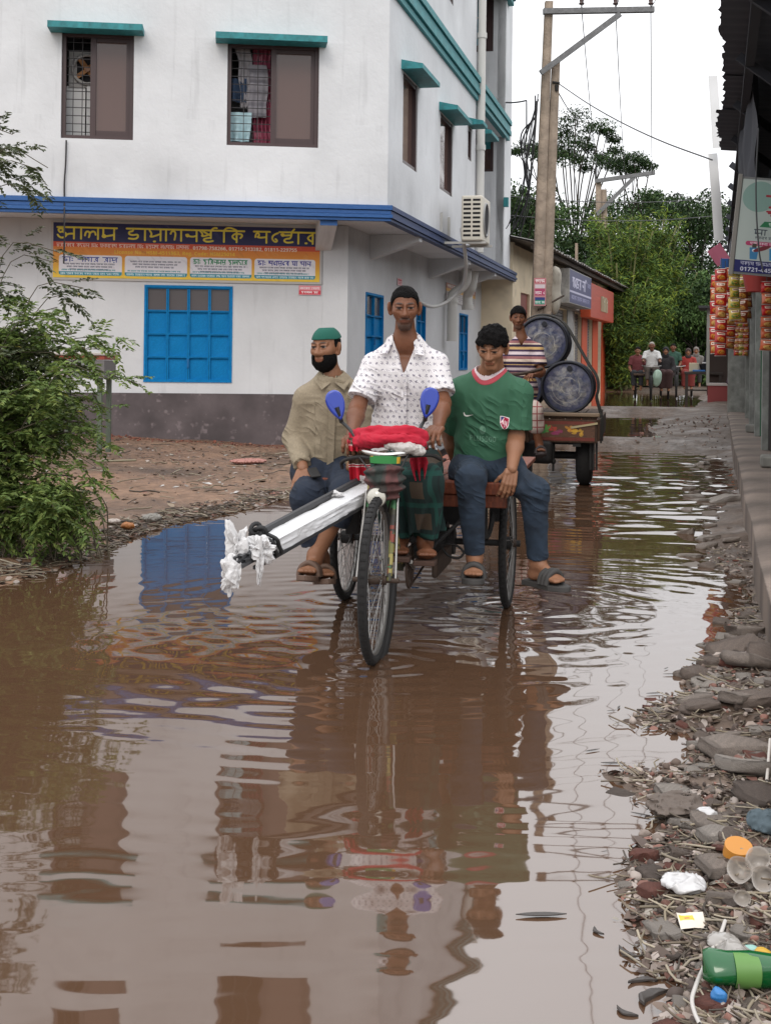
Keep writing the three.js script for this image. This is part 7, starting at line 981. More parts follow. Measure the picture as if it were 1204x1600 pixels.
// far up the road: rickshaw vans and their riders, a table of goods
const sitJ = (s = 1, fwd = 0) => { const y = 0.72 * s; return { pel: V(0, y, 0), neck: V(0, y + 0.5, 0.02), head: V(0, y + 0.64, 0.05), shA: V(-0.17, y + 0.43, 0.02), shB: V(0.17, y + 0.43, 0.02), elA: V(-0.23, y + 0.17, 0.06), elB: V(0.23, y + 0.17, 0.06), wrA: V(-0.17, y + 0.05, 0.28 + fwd), wrB: V(0.17, y + 0.05, 0.28 + fwd), hpA: V(-0.09, y, 0.02), hpB: V(0.09, y, 0.02), knA: V(-0.1, y + 0.02, 0.42), knB: V(0.1, y + 0.02, 0.42), anA: V(-0.1, y - 0.4, 0.4), anB: V(0.1, y - 0.4, 0.4), toeA: V(-0.1, y - 0.47, 0.58), toeB: V(0.1, y - 0.47, 0.58) }; };
const standJ = () => ({ pel: V(0, 0.92, 0), neck: V(0, 1.42, 0), head: V(0, 1.57, 0.03), shA: V(-0.17, 1.35, 0), shB: V(0.17, 1.35, 0), elA: V(-0.22, 1.08, 0), elB: V(0.22, 1.08, 0), wrA: V(-0.2, 0.84, 0.08), wrB: V(0.2, 0.84, 0.08), hpA: V(-0.09, 0.9, 0), hpB: V(0.09, 0.9, 0), knA: V(-0.1, 0.5, 0.02), knB: V(0.1, 0.5, 0.02), anA: V(-0.1, 0.09, 0), anB: V(0.1, 0.09, 0), toeA: V(-0.11, 0.02, 0.17), toeB: V(0.11, 0.02, 0.17) });
const plainDress = (top, low, o = {}) => (p, j, b) => {
  garment(p, o.veil ? 'robe' : 'shirt', shirtSDF(j, b, { sleeve: o.long ? 1.8 : 0.75, loose: 0.02, hem: -0.08, amp: 0.006, neckR: 0.056 }), [j.pel, j.neck, j.shA, j.shB, j.elA, j.elB, j.wrA, j.wrB], 0.18, 0.022, mat(top, 0.9, { bumpMap: rep(T.folds, 2), bumpScale: 0.02 }));
  garment(p, o.skirt ? 'skirt' : 'trousers', trouserSDF(j, { len: o.skirt ? 0.98 : 0.85, loose: o.skirt ? 0.05 : 0.016 }), [j.pel, j.hpA, j.hpB, j.knA, j.knB, j.anA, j.anB], 0.17, 0.022, mat(low, 0.92));
  if (o.veil) part(p, 'headscarf', b.hd.shell((x, y, z) => Math.min(skull(0.02)(x, y, z), Math.hypot(x / 0.1, (y + 0.12) / 0.12, (z + 0.02) / 0.1) * 0.1 - 0.1), (x, y, z) => -(Math.hypot(x / 0.06, (y + 0.01) / 0.08, (z - 0.1) / 0.06) - 1) * 0.06, 0.011), mat(o.veil, 0.95));
  else part(p, 'hair', b.hd.shell(skull(o.bald ? 0.004 : 0.011, 0.002), hairline(0.062, 0.025, -0.05), 0.011), o.bald ? mat([0.3, 0.28, 0.26], 0.9) : hairMat);
};
const FARO = { cell: 0.026, headCell: 0.012, handCell: 0.011 };
function farVan(px, d, turn, label) {
  const gy = 0.235, o = V(at(px, 560, d).x, gy, -d), v = thing('cycle_van', label, 'cycle van', o.toArray(), turn, 'cycle vans far up the road');
  const w = wheelGeo(0.345, 0.034); for (const p of [V(0, 0.345, 1.4), V(-0.46, 0.345, 0), V(0.46, 0.345, 0)]) addWheel(v, w, p);
  part(v, 'platform', rbox(1.0, 0.06, 1.6, 0.01).translate(0, 0.7, -0.25), mat([0.08, 0.05, 0.035], 0.8)); part(v, 'frame', merge([bar(V(0, 0.32, 0.8), V(0, 0.8, 1.25), 0.02), bar(V(0, 0.7, 0.5), V(0, 0.8, 1.25), 0.02), bar(V(0, 0.32, 0.8), V(0, 0.34, 0), 0.02)]), blackIron); part(v, 'axle', bar(V(-0.46, 0.345, 0), V(0.46, 0.345, 0), 0.018), blackIron);
  for (const s of [-1, 1]) part(v, 'fork_leg', bar(V(s * 0.05, 0.345, 1.4), V(s * 0.04, 0.8, 1.25), 0.014), blackIron); part(v, 'handlebar', tube([V(-0.26, 0.95, 1.05), V(-0.15, 0.93, 1.2), V(0, 0.92, 1.25), V(0.15, 0.93, 1.2), V(0.26, 0.95, 1.05)], 0.014, 16, 6), steel); part(v, 'saddle', rbox(0.18, 0.06, 0.24, 0.02).translate(0, 0.84, 0.58), blackIron);
  return { o, M: new THREE.Matrix4().makeRotationY(turn).setPosition(o) };
}
{
  const t = -0.22, { o, M: Mf } = farVan(1018, 36.5, t, 'far cycle van with a white shirted driver coming down the wet road'), P = (x, y, z) => V(x, y, z).applyMatrix4(Mf), grp = 'people far up the road';
  const drv = sitJ(); for (const k of ['wrA', 'wrB']) { drv[k].y += 0.16; drv[k].z += 0.28; drv[k].x *= 1.3; } for (const k of ['elA', 'elB']) { drv[k].z += 0.12; drv[k].y += 0.04; } drv.anA.y += 0.05; drv.head.z += 0.06;
  for (const k of ['pel', 'neck', 'head', 'shA', 'shB', 'elA', 'elB', 'wrA', 'wrB', 'hpA', 'hpB', 'knA', 'knB', 'anA', 'anB', 'toeA', 'toeB']) drv[k].y += 0.14;
  figure('old man in a white shirt pedalling the far cycle van', P(0, 0, 0.55), t, drv, { ...FARO, skin: SKIN.dark }, plainDress([0.55, 0.55, 0.55], [0.12, 0.1, 0.09], { bald: 1 }), grp);
  figure('passenger in dull red sitting behind the white shirted driver', P(-0.4, 0, 0.0), t, sitJ(), { ...FARO, skin: SKIN.mid }, plainDress([0.13, 0.03, 0.035], [0.03, 0.03, 0.035]), grp); figure('woman in a black veil and robe sitting on the far cycle van', P(0.38, 0, 0.1), t, sitJ(), { ...FARO, skin: SKIN.mid }, plainDress([0.02, 0.018, 0.02], [0.045, 0.02, 0.02], { veil: [0.015, 0.014, 0.016], skirt: 1, long: 1 }), grp);
  const gb = P(0.16, 0.62, 1.25), f = ell(gb, V(0.13, 0.24, 0.1)); solo('shopping_bag', meshSDF((x, y, z) => f(x, y, z) - 0.03 * noise3(x * 7, y * 7, z * 7), gb.clone().addScalar(-0.35), gb.clone().addScalar(0.35), 0.025), mat([0.3, 0.42, 0.34], 0.4), 'pale green plastic bag hanging from the far cycle van handlebar', 'bag');
  const s2 = farVan(1056, 39.5, t, 'second far cycle van crowded with passengers behind the first'), P2 = (x, y, z) => V(x, y, z).applyMatrix4(s2.M);
  figure('man in a dark green shirt riding high on the second far van', P2(-0.1, 0.14, 0.3), t, sitJ(), { ...FARO, skin: SKIN.dark }, plainDress([0.025, 0.07, 0.05], [0.03, 0.03, 0.03]), grp); figure('woman in a bright red sari on the second far van', P2(0.35, 0, 0.2), t, sitJ(), { ...FARO, skin: SKIN.mid }, plainDress([0.24, 0.025, 0.02], [0.16, 0.025, 0.02], { skirt: 1, veil: [0.04, 0.025, 0.025] }), grp); figure('person in grey clothes at the back of the second far van', P2(0.6, 0.05, -0.6), t, sitJ(), { ...FARO, skin: SKIN.mid }, plainDress([0.14, 0.13, 0.12], [0.04, 0.035, 0.035], { veil: [0.16, 0.14, 0.13] }), grp);
  // table with goods by the right-hand edge
  const to = V(at(1098, 560, 35).x, 0.22, -35), tb = thing('market_table', 'dark wooden market table with thin legs on the roadside mud', 'table', to.toArray(), -0.22), dk = mat([0.03, 0.022, 0.018], 0.7); part(tb, 'tabletop', rbox(1.0, 0.07, 0.9, 0.01).translate(0, 0.78, 0), dk); for (const [x, z] of [[-0.44, 0.4], [0.44, 0.4], [-0.44, -0.4], [0.44, -0.4]]) part(tb, 'leg', box(x - 0.035, x + 0.035, 0, 0.745, z - 0.035, z + 0.035), dk); part(tb, 'stretcher', merge([box(-0.404, 0.404, 0.3, 0.34, 0.39, 0.42)]), dk);
  const TM = new THREE.Matrix4().makeRotationY(-0.22).setPosition(to), put = (name, label, cat, g, m, x, y, z) => solo(name, g.translate(x, y, z).applyMatrix4(TM), m, label, cat);
  put('goods_box', 'pale cardboard box of goods on the market table', 'box', rbox(0.26, 0.24, 0.2, 0.02), mat([0.5, 0.44, 0.32], 0.8), -0.25, 0.94, 0.1); put('blue_cloth', 'blue folded cloth on the market table', 'cloth', rbox(0.34, 0.05, 0.24, 0.02, 3), mat([0.03, 0.13, 0.36], 0.9), -0.12, 0.845, 0.24); put('dark_basket', 'black basket with a white rim on the market table', 'basket', new THREE.CylinderGeometry(0.24, 0.18, 0.2, 20), mat([0.015, 0.015, 0.016], 0.7), 0.12, 0.93, 0); put('white_tray', 'white tray resting on the black basket', 'tray', rbox(0.26, 0.04, 0.2, 0.015), mat([0.65, 0.65, 0.66], 0.5), 0.1, 1.06, 0); put('small_jar', 'small pale jar at the end of the market table', 'jar', new THREE.CylinderGeometry(0.055, 0.06, 0.14, 14), mat([0.55, 0.5, 0.46], 0.4), 0.38, 0.89, 0.1);
  figure('person in dark purple crouching by the far red step', V(at(1134, 560, 33.5).x, 0.2, -32.4), 2.6, sitJ(0.6), { ...FARO, skin: SKIN.mid }, plainDress([0.05, 0.02, 0.05], [0.03, 0.02, 0.03], { long: 1, skirt: 1 }), grp); figure('person in a pale shirt standing at the far stall', V(at(1162, 560, 34.6).x, 0.22, -31.9), -0.8, standJ(), { ...FARO, skin: SKIN.mid }, plainDress([0.55, 0.45, 0.46], [0.03, 0.03, 0.035]), grp); figure('person in black bending over the market table', V(at(1112, 560, 36).x, 0.22, -36), 0.4, standJ(), { ...FARO, skin: SKIN.mid }, plainDress([0.02, 0.02, 0.025], [0.02, 0.02, 0.02], { veil: [0.02, 0.02, 0.024], long: 1 }), grp);
}
// ---------- trees and the bush ----------
const leafMat = (c, v = 0.3) => new THREE.MeshPhysicalMaterial({ vertexColors: true, roughness: 0.75, side: THREE.DoubleSide, specularIntensity: 0.35 });
const leafM = leafMat(), bushM = new THREE.MeshPhysicalMaterial({ vertexColors: true, roughness: 0.6, side: THREE.DoubleSide, transmission: 0.4, specularIntensity: 0.5 }), barkM = mat([0.085, 0.07, 0.055], 0.95, { map: rep(T.grain, 1.5) });
class Leaves { // many small bent leaf faces, merged into one crown
  constructor() { this.p = []; this.n = []; this.c = []; }
  leaf(o, d, nrm, len, w, col) { // rhomb of two triangles folded a little along the midrib
    const s = d.clone().cross(nrm).normalize().multiplyScalar(w / 2), m = o.clone().addScaledVector(d, len * 0.45), tip = o.clone().addScaledVector(d, len).addScaledVector(nrm, -len * 0.12), a = m.clone().add(s).addScaledVector(nrm, w * 0.18), b = m.clone().sub(s).addScaledVector(nrm, w * 0.18);
    for (const t of [[o, a, tip], [o, tip, b]]) { const N = t[1].clone().sub(t[0]).cross(t[2].clone().sub(t[0])).normalize(); for (const q of t) { this.p.push(q.x, q.y, q.z); this.n.push(N.x, N.y, N.z); this.c.push(col[0], col[1], col[2]); } }
  }
  geo() { const g = new THREE.BufferGeometry(); g.setAttribute('position', new THREE.Float32BufferAttribute(this.p, 3)); g.setAttribute('normal', new THREE.Float32BufferAttribute(this.n, 3)); g.setAttribute('color', new THREE.Float32BufferAttribute(this.c, 3)); return g; }
}
const rndDir = (r) => { const z = r() * 2 - 1, a = r() * 6.283, q = Math.sqrt(1 - z * z); return V(q * Math.cos(a), z, q * Math.sin(a)); };
function tree(name, label, foot, H, o, seed, group) { // trunk, limbs that reach towards clumps, clumps of leaves
  const r = mulberry(seed), t = thing(name, label, 'tree', foot.toArray(), 0, group), wood = [], L = new Leaves(), clumps = [], trunkTop = V((r() - 0.5) * H * 0.06, H * (o.fork ?? 0.45), (r() - 0.5) * H * 0.05);
  wood.push(tube([V(0, -0.3, 0), V(trunkTop.x * 0.3 + 0.1 * (r() - 0.5), trunkTop.y * 0.4, trunkTop.z * 0.3), trunkTop], o.r ?? H * 0.018, 10, 7));
  for (let i = 0; i < o.clumps; i++) {
    const a = r() * 6.283, q = Math.sqrt(r()), u = r(), lay = o.flat ? (r() < 0.5 ? 0 : 1) : 0;
    const y = o.flat ? H * (0.74 + 0.2 * u - 0.12 * q) : H * lerp(o.low ?? 0.25, 0.97, Math.pow(u, 0.8)), prof = o.flat ? 1 : Math.sqrt(Math.max(0.06, 1 - ((y / H - (o.mid ?? 0.58)) / (o.mid ? 1 - o.mid + 0.05 : 0.46)) ** 2));
    const c = o.spots ? o.spots[i].clone().sub(foot).add(V(0, 0, (r() - 0.5) * o.R)) : V(Math.cos(a) * q * o.R * prof, y, Math.sin(a) * q * o.R * prof); clumps.push(c);
    if (o.limbs === undefined || i < o.limbs) { const b = trunkTop.clone().lerp(V(0, H * 0.3, 0), r() * 0.5), m = b.clone().lerp(c, 0.55).add(V((r() - 0.5) * 0.6, o.flat ? -H * 0.02 : H * 0.02, (r() - 0.5) * 0.6)); wood.push(tube([b, m, c], (o.r ?? H * 0.018) * (0.22 + 0.2 * r()), 8, 5)); }
    const n = o.leaves, cr = o.cr * (0.6 + 0.8 * r()), tone = 0.75 + 0.5 * r();
    for (let k = 0; k < n; k++) {
      const d = rndDir(r), rad = cr * Math.pow(r(), 0.4), p = c.clone().add(V(d.x * rad, d.y * rad * (o.squash ?? 0.6), d.z * rad)), dir = rndDir(r).add(V(0, -0.3, 0)).normalize(), nn = V((r() - 0.5) * 1.4, 0.6 + r(), (r() - 0.5) * 1.4).normalize(), col = o.col[Math.floor(r() * o.col.length)], k2 = tone * (0.75 + 0.5 * r());
      L.leaf(p, dir, nn, o.ls * (0.7 + 0.6 * r()), o.ls * 0.55, [col[0] * k2, col[1] * k2, col[2] * k2]);
    }
  }
  part(t, 'trunk', merge(wood), o.bark || barkM); part(t, 'crown', L.geo(), leafM); return t;
}
const gDark = [[0.03, 0.058, 0.02], [0.042, 0.075, 0.026], [0.026, 0.05, 0.022], [0.055, 0.088, 0.03]], gMid = [[0.055, 0.1, 0.028], [0.075, 0.125, 0.035], [0.045, 0.085, 0.026]], gLime = [[0.13, 0.19, 0.035], [0.16, 0.2, 0.03], [0.09, 0.15, 0.032], [0.2, 0.2, 0.03], [0.1, 0.16, 0.04]];
const foot = (px, d, y = 0.3) => V(at(px, 560, d).x, y, -d), topH = (py, d, y = 0.3) => EYE + (562 - py) / F * d - y;
{
  const sp = (l, d) => l.map(([x, y]) => at(x, y, d)), A = [[806, 236], [822, 232], [838, 226], [850, 236], [864, 222], [876, 208], [884, 194], [893, 186], [878, 230], [892, 238], [905, 226], [918, 206], [932, 202], [944, 210], [955, 220], [925, 226], [940, 238], [958, 238], [970, 244], [905, 248], [918, 258], [932, 256], [948, 258], [864, 248], [880, 254], [838, 246], [900, 212], [868, 236]], B = [[962, 262], [972, 256], [984, 250], [994, 246], [1006, 252], [1014, 260], [990, 262], [976, 266], [1000, 263]];
  tree('rain_tree', 'tall umbrella-shaped tree with bare limbs standing above the others', foot(895, 72), topH(330, 72), { R: 3, clumps: A.length, spots: sp(A, 72), leaves: 330, cr: 0.72, ls: 0.15, squash: 0.5, fork: 0.9, limbs: 18, col: gDark, r: 0.1 }, 3, 'trees behind the shops');
  tree('rain_tree', 'smaller flat-topped tree beside the umbrella-shaped tree', foot(985, 74), topH(330, 74), { R: 2, clumps: B.length, spots: sp(B, 74), leaves: 330, cr: 0.66, ls: 0.15, squash: 0.5, fork: 0.9, limbs: 8, col: gDark, r: 0.09 }, 5, 'trees behind the shops');
}
[[806, 58, 288, 1.9, 'dark tree beside the corner of the white building'], [838, 64, 305, 2.6, 'dense dark tree behind the tall pole'], [880, 60, 345, 2.8, 'dark leafy tree over the shop roof behind the cables'], [925, 66, 315, 2.8, 'broad dark tree behind the far pole'], [985, 78, 290, 4.4, 'wide spreading tree behind the yellow bamboo'], [1050, 74, 278, 4.2, 'large dark tree in the gap beside the canopy'], [1095, 66, 292, 2.8, 'dark tree behind the white cloth strips'], [1105, 56, 420, 2.6, 'deep green tree behind the snack strips'], [1135, 52, 420, 3.0, 'dark tree beyond the far stall']].forEach(([px, d, py, R, label], i) => tree('broadleaf_tree', label, foot(px, d), (topH(py, d) - 0.6) / 0.97, { R, clumps: 58, leaves: 230, cr: 1.1, ls: 0.2, low: 0.1, limbs: 12, col: i % 3 === 1 ? gMid : gDark }, 20 + i, 'trees behind the shops'));
[[852, 52, 440, 2.0, 'mid green bush-like tree behind the shop roof'], [905, 55, 400, 2.2, 'bright leafed small tree between the two poles'], [1085, 50, 470, 2.4, 'bushy tree at the bend of the road']].forEach(([px, d, py, R, label], i) => tree('small_tree', label, foot(px, d), topH(py, d), { R, clumps: 44, leaves: 200, cr: 0.7, ls: 0.16, low: 0.06, limbs: 8, col: gMid }, 40 + i, 'trees behind the shops'));
function bamboo(label, px, d, py, R, seed, yellow) { // culms that arch outwards, slender hanging leaves
  const r = mulberry(seed), f = foot(px, d), H = topH(py, d), t = thing('bamboo_clump', label, 'bamboo', f.toArray(), 0, 'bamboo clumps at the bend'), L = new Leaves(), wood = [];
  for (let i = 0; i < 34; i++) {
    const a = r() * 6.283, b = V(Math.cos(a) * 0.5 * r(), 0, Math.sin(a) * 0.5 * r()), h = H * (0.55 + 0.45 * r()), out = V(Math.cos(a), 0, Math.sin(a)).multiplyScalar(R * (0.35 + 0.65 * r())), c = new THREE.CatmullRomCurve3([b, b.clone().addScaledVector(out, 0.2).add(V(0, h * 0.45, 0)), b.clone().addScaledVector(out, 0.55).add(V(0, h * 0.8, 0)), b.clone().addScaledVector(out, 0.9).add(V(0, h, 0))]); wood.push(new THREE.TubeGeometry(c, 14, 0.03, 4));
    for (let q = 0; q < 13; q++) { const u0 = 0.14 + 0.86 * r(), pc = c.getPoint(u0).add(rndDir(r).multiplyScalar(0.28)), tn = 0.65 + 0.7 * r(); for (let k = 0; k < 46; k++) { const p = pc.clone().add(rndDir(r).multiplyScalar(0.36 * Math.pow(r(), 0.45))), dir = V((r() - 0.5) * 1.6, 0.5 - r() * 1.2, (r() - 0.5) * 1.6).normalize(), nn = rndDir(r).add(V(0, 0.8, 0)).normalize(), col = (yellow && r() < 0.6 ? gLime : gMid)[Math.floor(r() * 3)], k2 = tn * (0.75 + 0.5 * r()); L.leaf(p, dir, nn, 0.17 + 0.12 * r(), 0.05, col.map((v) => v * k2)); } }
  }
  part(t, 'culms', merge(wood), mat([0.16, 0.16, 0.06], 0.7)).userData.kind = 'stuff'; part(t, 'crown', L.geo(), leafM); return t;
}
bamboo('yellow-green bamboo clump glowing in front of the dark trees', 968, 47, 322, 1.05, 61, true); bamboo('feathery bamboo clump leaning over the road', 1012, 49, 340, 1.15, 63, true); bamboo('darker bamboo clump low behind the far vans', 1040, 52, 420, 1.5, 67, false); bamboo('green bamboo clump by the end of the shop row', 975, 46, 450, 1.2, 69, true);
{ const f = foot(820, 58), H = topH(392, 58), p = thing('palm_tree', 'small palm with arching fronds above the shop roof', 'palm', f.toArray()), L = new Leaves(), r = mulberry(77); part(p, 'trunk', tube([V(0, -0.3, 0), V(0.1, H * 0.5, 0), V(0, H * 0.8, 0)], 0.12, 10, 7), barkM); for (let i = 0; i < 16; i++) { const a = i / 16 * 6.283 + r(), c = new THREE.QuadraticBezierCurve3(V(0, H * 0.8, 0), V(Math.cos(a) * 0.8, H * 0.8 + 1.3, Math.sin(a) * 0.8), V(Math.cos(a) * 1.9, H * 0.8 + 0.2 + r() * 0.5, Math.sin(a) * 1.9)); for (let k = 0; k < 26; k++) for (const s of [-1, 1]) { const u = 0.1 + 0.9 * k / 26, q = c.getPoint(u), tg = c.getTangent(u), sd = tg.clone().cross(Y3).normalize().multiplyScalar(s); L.leaf(q, sd.add(tg.multiplyScalar(0.5)).add(V(0, -0.4, 0)).normalize(), Y3, 0.5, 0.06, [0.1 + 0.03 * r(), 0.17, 0.04]); } } part(p, 'crown', L.geo(), leafM); }
{ // the bush that leans in on the left: arching stems, feathered leaves of many small leaflets
  const r = mulberry(91), base = V(-2.55, 0.02, -8.1), b = thing('roadside_bush', 'large feathery green bush leaning over the water at the left edge', 'bush', base.toArray()), L = new Leaves(), wood = [];
  const greens = [[0.16, 0.235, 0.06], [0.2, 0.28, 0.07], [0.11, 0.175, 0.045], [0.24, 0.3, 0.08]], olive = [[0.09, 0.11, 0.05], [0.065, 0.085, 0.038], [0.12, 0.14, 0.06]], yel = [0.3, 0.26, 0.04];
  const feather = (o, d, len, pal) => { const up = V(0, 1, 0), n = Math.round(len / 0.017); for (let k = 1; k <= n; k++) { const u = k / n, p = o.clone().addScaledVector(d, u * len).add(V(0, -0.25 * len * u * u, 0)), sd = d.clone().cross(up).normalize(); for (const s of [-1, 1]) { const dir = sd.clone().multiplyScalar(s).addScaledVector(d, 0.45).add(V((r() - 0.5) * 0.5, -0.15 + (r() - 0.5) * 0.6, (r() - 0.5) * 0.5)).normalize(), col = pal[Math.floor(r() * pal.length)], k2 = 0.75 + 0.5 * r(); L.leaf(p, dir, V((r() - 0.5), 1, (r() - 0.5)).normalize(), 0.034 + 0.026 * r(), 0.02 + 0.006 * r(), r() < 0.004 ? yel : col.map((v) => v * k2)); } } };
  const stem = (a, tip, rad, dens, pal) => { const m = a.clone().lerp(tip, 0.5).add(V((r() - 0.5) * 0.2, 0.18 + 0.1 * r(), (r() - 0.5) * 0.2)), c = new THREE.CatmullRomCurve3([a, m, tip]); wood.push(new THREE.TubeGeometry(c, 8, rad, 4)); const n = Math.round(a.distanceTo(tip) * dens); for (let k = 0; k < n; k++) { const u = 0.22 + 0.78 * Math.pow(r(), 0.8), p = c.getPoint(u), t = c.getTangent(u), d = t.clone().multiplyScalar(0.6).add(rndDir(r).multiplyScalar(0.85)); d.y *= 0.7; d.normalize(); const q = p.clone().addScaledVector(d, 0.03); feather(q, d, 0.09 + 0.1 * r(), pal); } };
  const W = (px, py, d) => at(px, py, d).sub(base);
  // dense body
  for (let i = 0; i < 105; i++) { const px = -240 + 375 * Math.pow(r(), 0.75), lo = 500 + Math.max(0, px) * 0.55, py = lo + (845 - lo) * r(), d = 7.5 + 1.6 * r(), edge = clamp((px - 60) / 110); stem(V((r() - 0.5) * 0.9 - 0.2, 0.05 + 0.3 * r(), (r() - 0.5) * 0.7), W(px, py, d), 0.004, 24 - 6 * edge, greens); }
  // light upper sprays
  for (const [x, y, d] of [[60, 265, 8.2], [40, 285, 8.4], [75, 262, 8], [10, 240, 8.3], [20, 210, 8.2], [5, 205, 8.5], [48, 300, 8.1], [95, 395, 8], [130, 450, 8.1], [112, 470, 8.3], [85, 410, 8.2], [168, 545, 8], [178, 525, 8.2], [222, 602, 8], [165, 600, 8.1], [120, 520, 7.9], [90, 480, 8.2], [40, 450, 8.3], [70, 500, 7.8], [-40, 300, 8.3], [-60, 240, 8.3], [140, 580, 7.9], [175, 640, 8], [165, 700, 8], [155, 760, 7.9], [120, 820, 7.8], [150, 730, 7.8]]) stem(y < 330 ? W(x - 130, y + 70, 8.2) : y < 480 ? W(x - 110, y + 110, 8.1) : W(x * 0.25 - 60, lerp(720, y, 0.35), 8.1), W(x, y, d), 0.003, y < 480 ? 13 : 15, y < 480 ? olive : greens);
  for (let i = 0; i < 40; i++) { const x = -120 + 260 * r(), y = 450 + 160 * r() + Math.max(0, x) * 0.75; stem(W(x * 0.3 - 70, lerp(740, y, 0.4), 8.1), W(x, y, 7.8 + 0.8 * r()), 0.003, 18, r() < 0.5 ? olive : greens); }
  for (let i = 0; i < 40; i++) stem(V((r() - 0.5) * 1.2 + 0.3, 0.02, 0.3 * r()), W(-30 + 145 * r(), 775 + 75 * r(), 7.7 + 0.5 * r()), 0.004, 24, greens);
  part(b, 'stems', merge(wood), mat([0.09, 0.075, 0.05], 0.9)).userData.kind = 'stuff'; part(b, 'crown', L.geo(), bushM);
}
// ---------- rubble, rubbish and litter ----------
const gh = (x, D) => groundH(x, D);
const rubbleMats = [mat([0.35, 0.285, 0.24], 0.7, { map: rep(T.grain, 6), bumpMap: rep(T.bump, 8), bumpScale: 0.004 }), mat([0.24, 0.18, 0.145], 0.6, { map: rep(T.grain, 5), bumpMap: rep(T.bump, 8), bumpScale: 0.004 }), mat([0.47, 0.41, 0.36], 0.75, { map: rep(T.grain, 7), bumpMap: rep(T.bump, 8), bumpScale: 0.004 }), mat([0.15, 0.11, 0.088], 0.55, { map: rep(T.grain, 5), bumpMap: rep(T.bump, 8), bumpScale: 0.004 })], brickM = mat([0.25, 0.085, 0.058], 0.8, { map: rep(T.grain, 6), bumpMap: rep(T.bump, 9), bumpScale: 0.004 });
{
  const r = mulberry(201), shapes = Array.from({ length: 7 }, (_, i) => { const g = new THREE.BoxGeometry(1, 0.5, 0.72, 7, 4, 6); const p = g.attributes.position; for (let k = 0; k < p.count; k++) { const v = V(p.getX(k), p.getY(k), p.getZ(k)), l = v.length(); v.multiplyScalar(lerp(1, 0.56 / l, 0.16)); p.setXYZ(k, v.x, v.y, v.z); } return warp(warp(g, 0.14, 1.9, i * 13 + 3), 0.05, 6.5, i * 7); });
  const stone = (x, D, s, m, yaw, label, sink = 0.3, flat = 1) => { const o = solo('rubble_stone', shapes[Math.floor(r() * 7)], m, label || (m === brickM ? 'small red brick fragment in the rubble along the right bank' : D > 8 ? 'small stone lying along the foot of the far kerb' : D > 5 ? 'small grey stone in the middle of the right bank rubble' : 'small grey stone in the nearest part of the right bank rubble'), 'rubble', 'rubble stones along the right bank'); o.scale.set(s, s * flat, s); o.rotation.set((r() - 0.5) * 0.5, yaw ?? r() * 6.28, (r() - 0.5) * 0.5); o.position.set(x, Math.max(-0.02, gh(x, D)) + s * flat * (0.25 - sink * 0.25), -D); return o; };
  const A = (px, py) => { const q = atY(px, py, 0.06); return [q.x, -q.z]; };
  const big = (px, py, s, m, yaw, label, flat) => { const [x, D] = A(px, py); stone(x, D, s, rubbleMats[m], yaw, label, 0.9, flat * 0.8); };
  big(1152, 1158, 0.22, 0, 0.3, 'long rounded concrete slab nearest the inlet of the right bank', 0.6); big(1178, 1200, 0.19, 2, 0.1, 'pale flat slab at the right edge behind the long slab', 0.55); big(1128, 1292, 0.12, 2, 0.25, 'white-topped cement block lying above the orange cap', 0.7); big(1152, 1002, 0.22, 1, 0.2, 'dark wet boulder at the waterline below the kerb', 0.6); big(1178, 1036, 0.22, 0, 0.5, 'grey boulder resting against the rubble below the kerb', 0.6); big(1165, 972, 0.22, 0, 0.4, 'smooth grey slab just below the kerb', 0.5); big(1184, 1100, 0.20, 1, 0, 'brownish slab at the right edge of the rubble', 0.5); big(1190, 1232, 0.16, 3, 0.6, 'dark slab under the pale flat slab', 0.5); big(1150, 1100, 0.14, 0, 0.9, 'medium grey lump among the red brick bits', 0.6); big(1124, 772, 0.41, 2, 0.2, 'large pale block standing in the water beside the kerb', 0.5);
  let n = 0; while (n < 190) { const D = 2.45 + 7.5 * Math.pow(r(), 1.7), kx = kerbX(D), x = 0.5 + (kx - 0.45) * Math.pow(r(), 0.7); if (shoreDist(x, D) < -0.06 || x > kx - 0.05) continue; n++; const s = (0.022 + 0.06 * Math.pow(r(), 2.2)) * (D > 5 ? 1.7 : 1); stone(x, D, s, r() < 0.16 ? brickM : rubbleMats[Math.floor(r() * 4)], undefined, null, 0.6, 0.45 + 0.4 * r()); }
  for (let i = 0; i < 34; i++) { const D = 2.6 + 3.6 * r(), x = 0.72 + (kerbX(D) - 0.75) * (0.3 + 0.7 * r()); if (shoreDist(x, D) > 0.05) stone(x, D, 0.06 + 0.08 * r(), rubbleMats[r() < 0.3 ? 2 : r() < 0.6 ? 0 : 1], (r() - 0.5) * 0.9, 'pale broken slab lying flat in the right bank rubble', 0.85, 0.42); }
  for (let i = 0; i < 26; i++) { const t = i / 26, D = 8.2 + 10 * t, x = kerbX(D) - 0.25 - 0.35 * r(); stone(x, D, 0.08 + 0.1 * r(), rubbleMats[r() < 0.6 ? 2 : 0], undefined, null, 0.5, 0.5); }
}
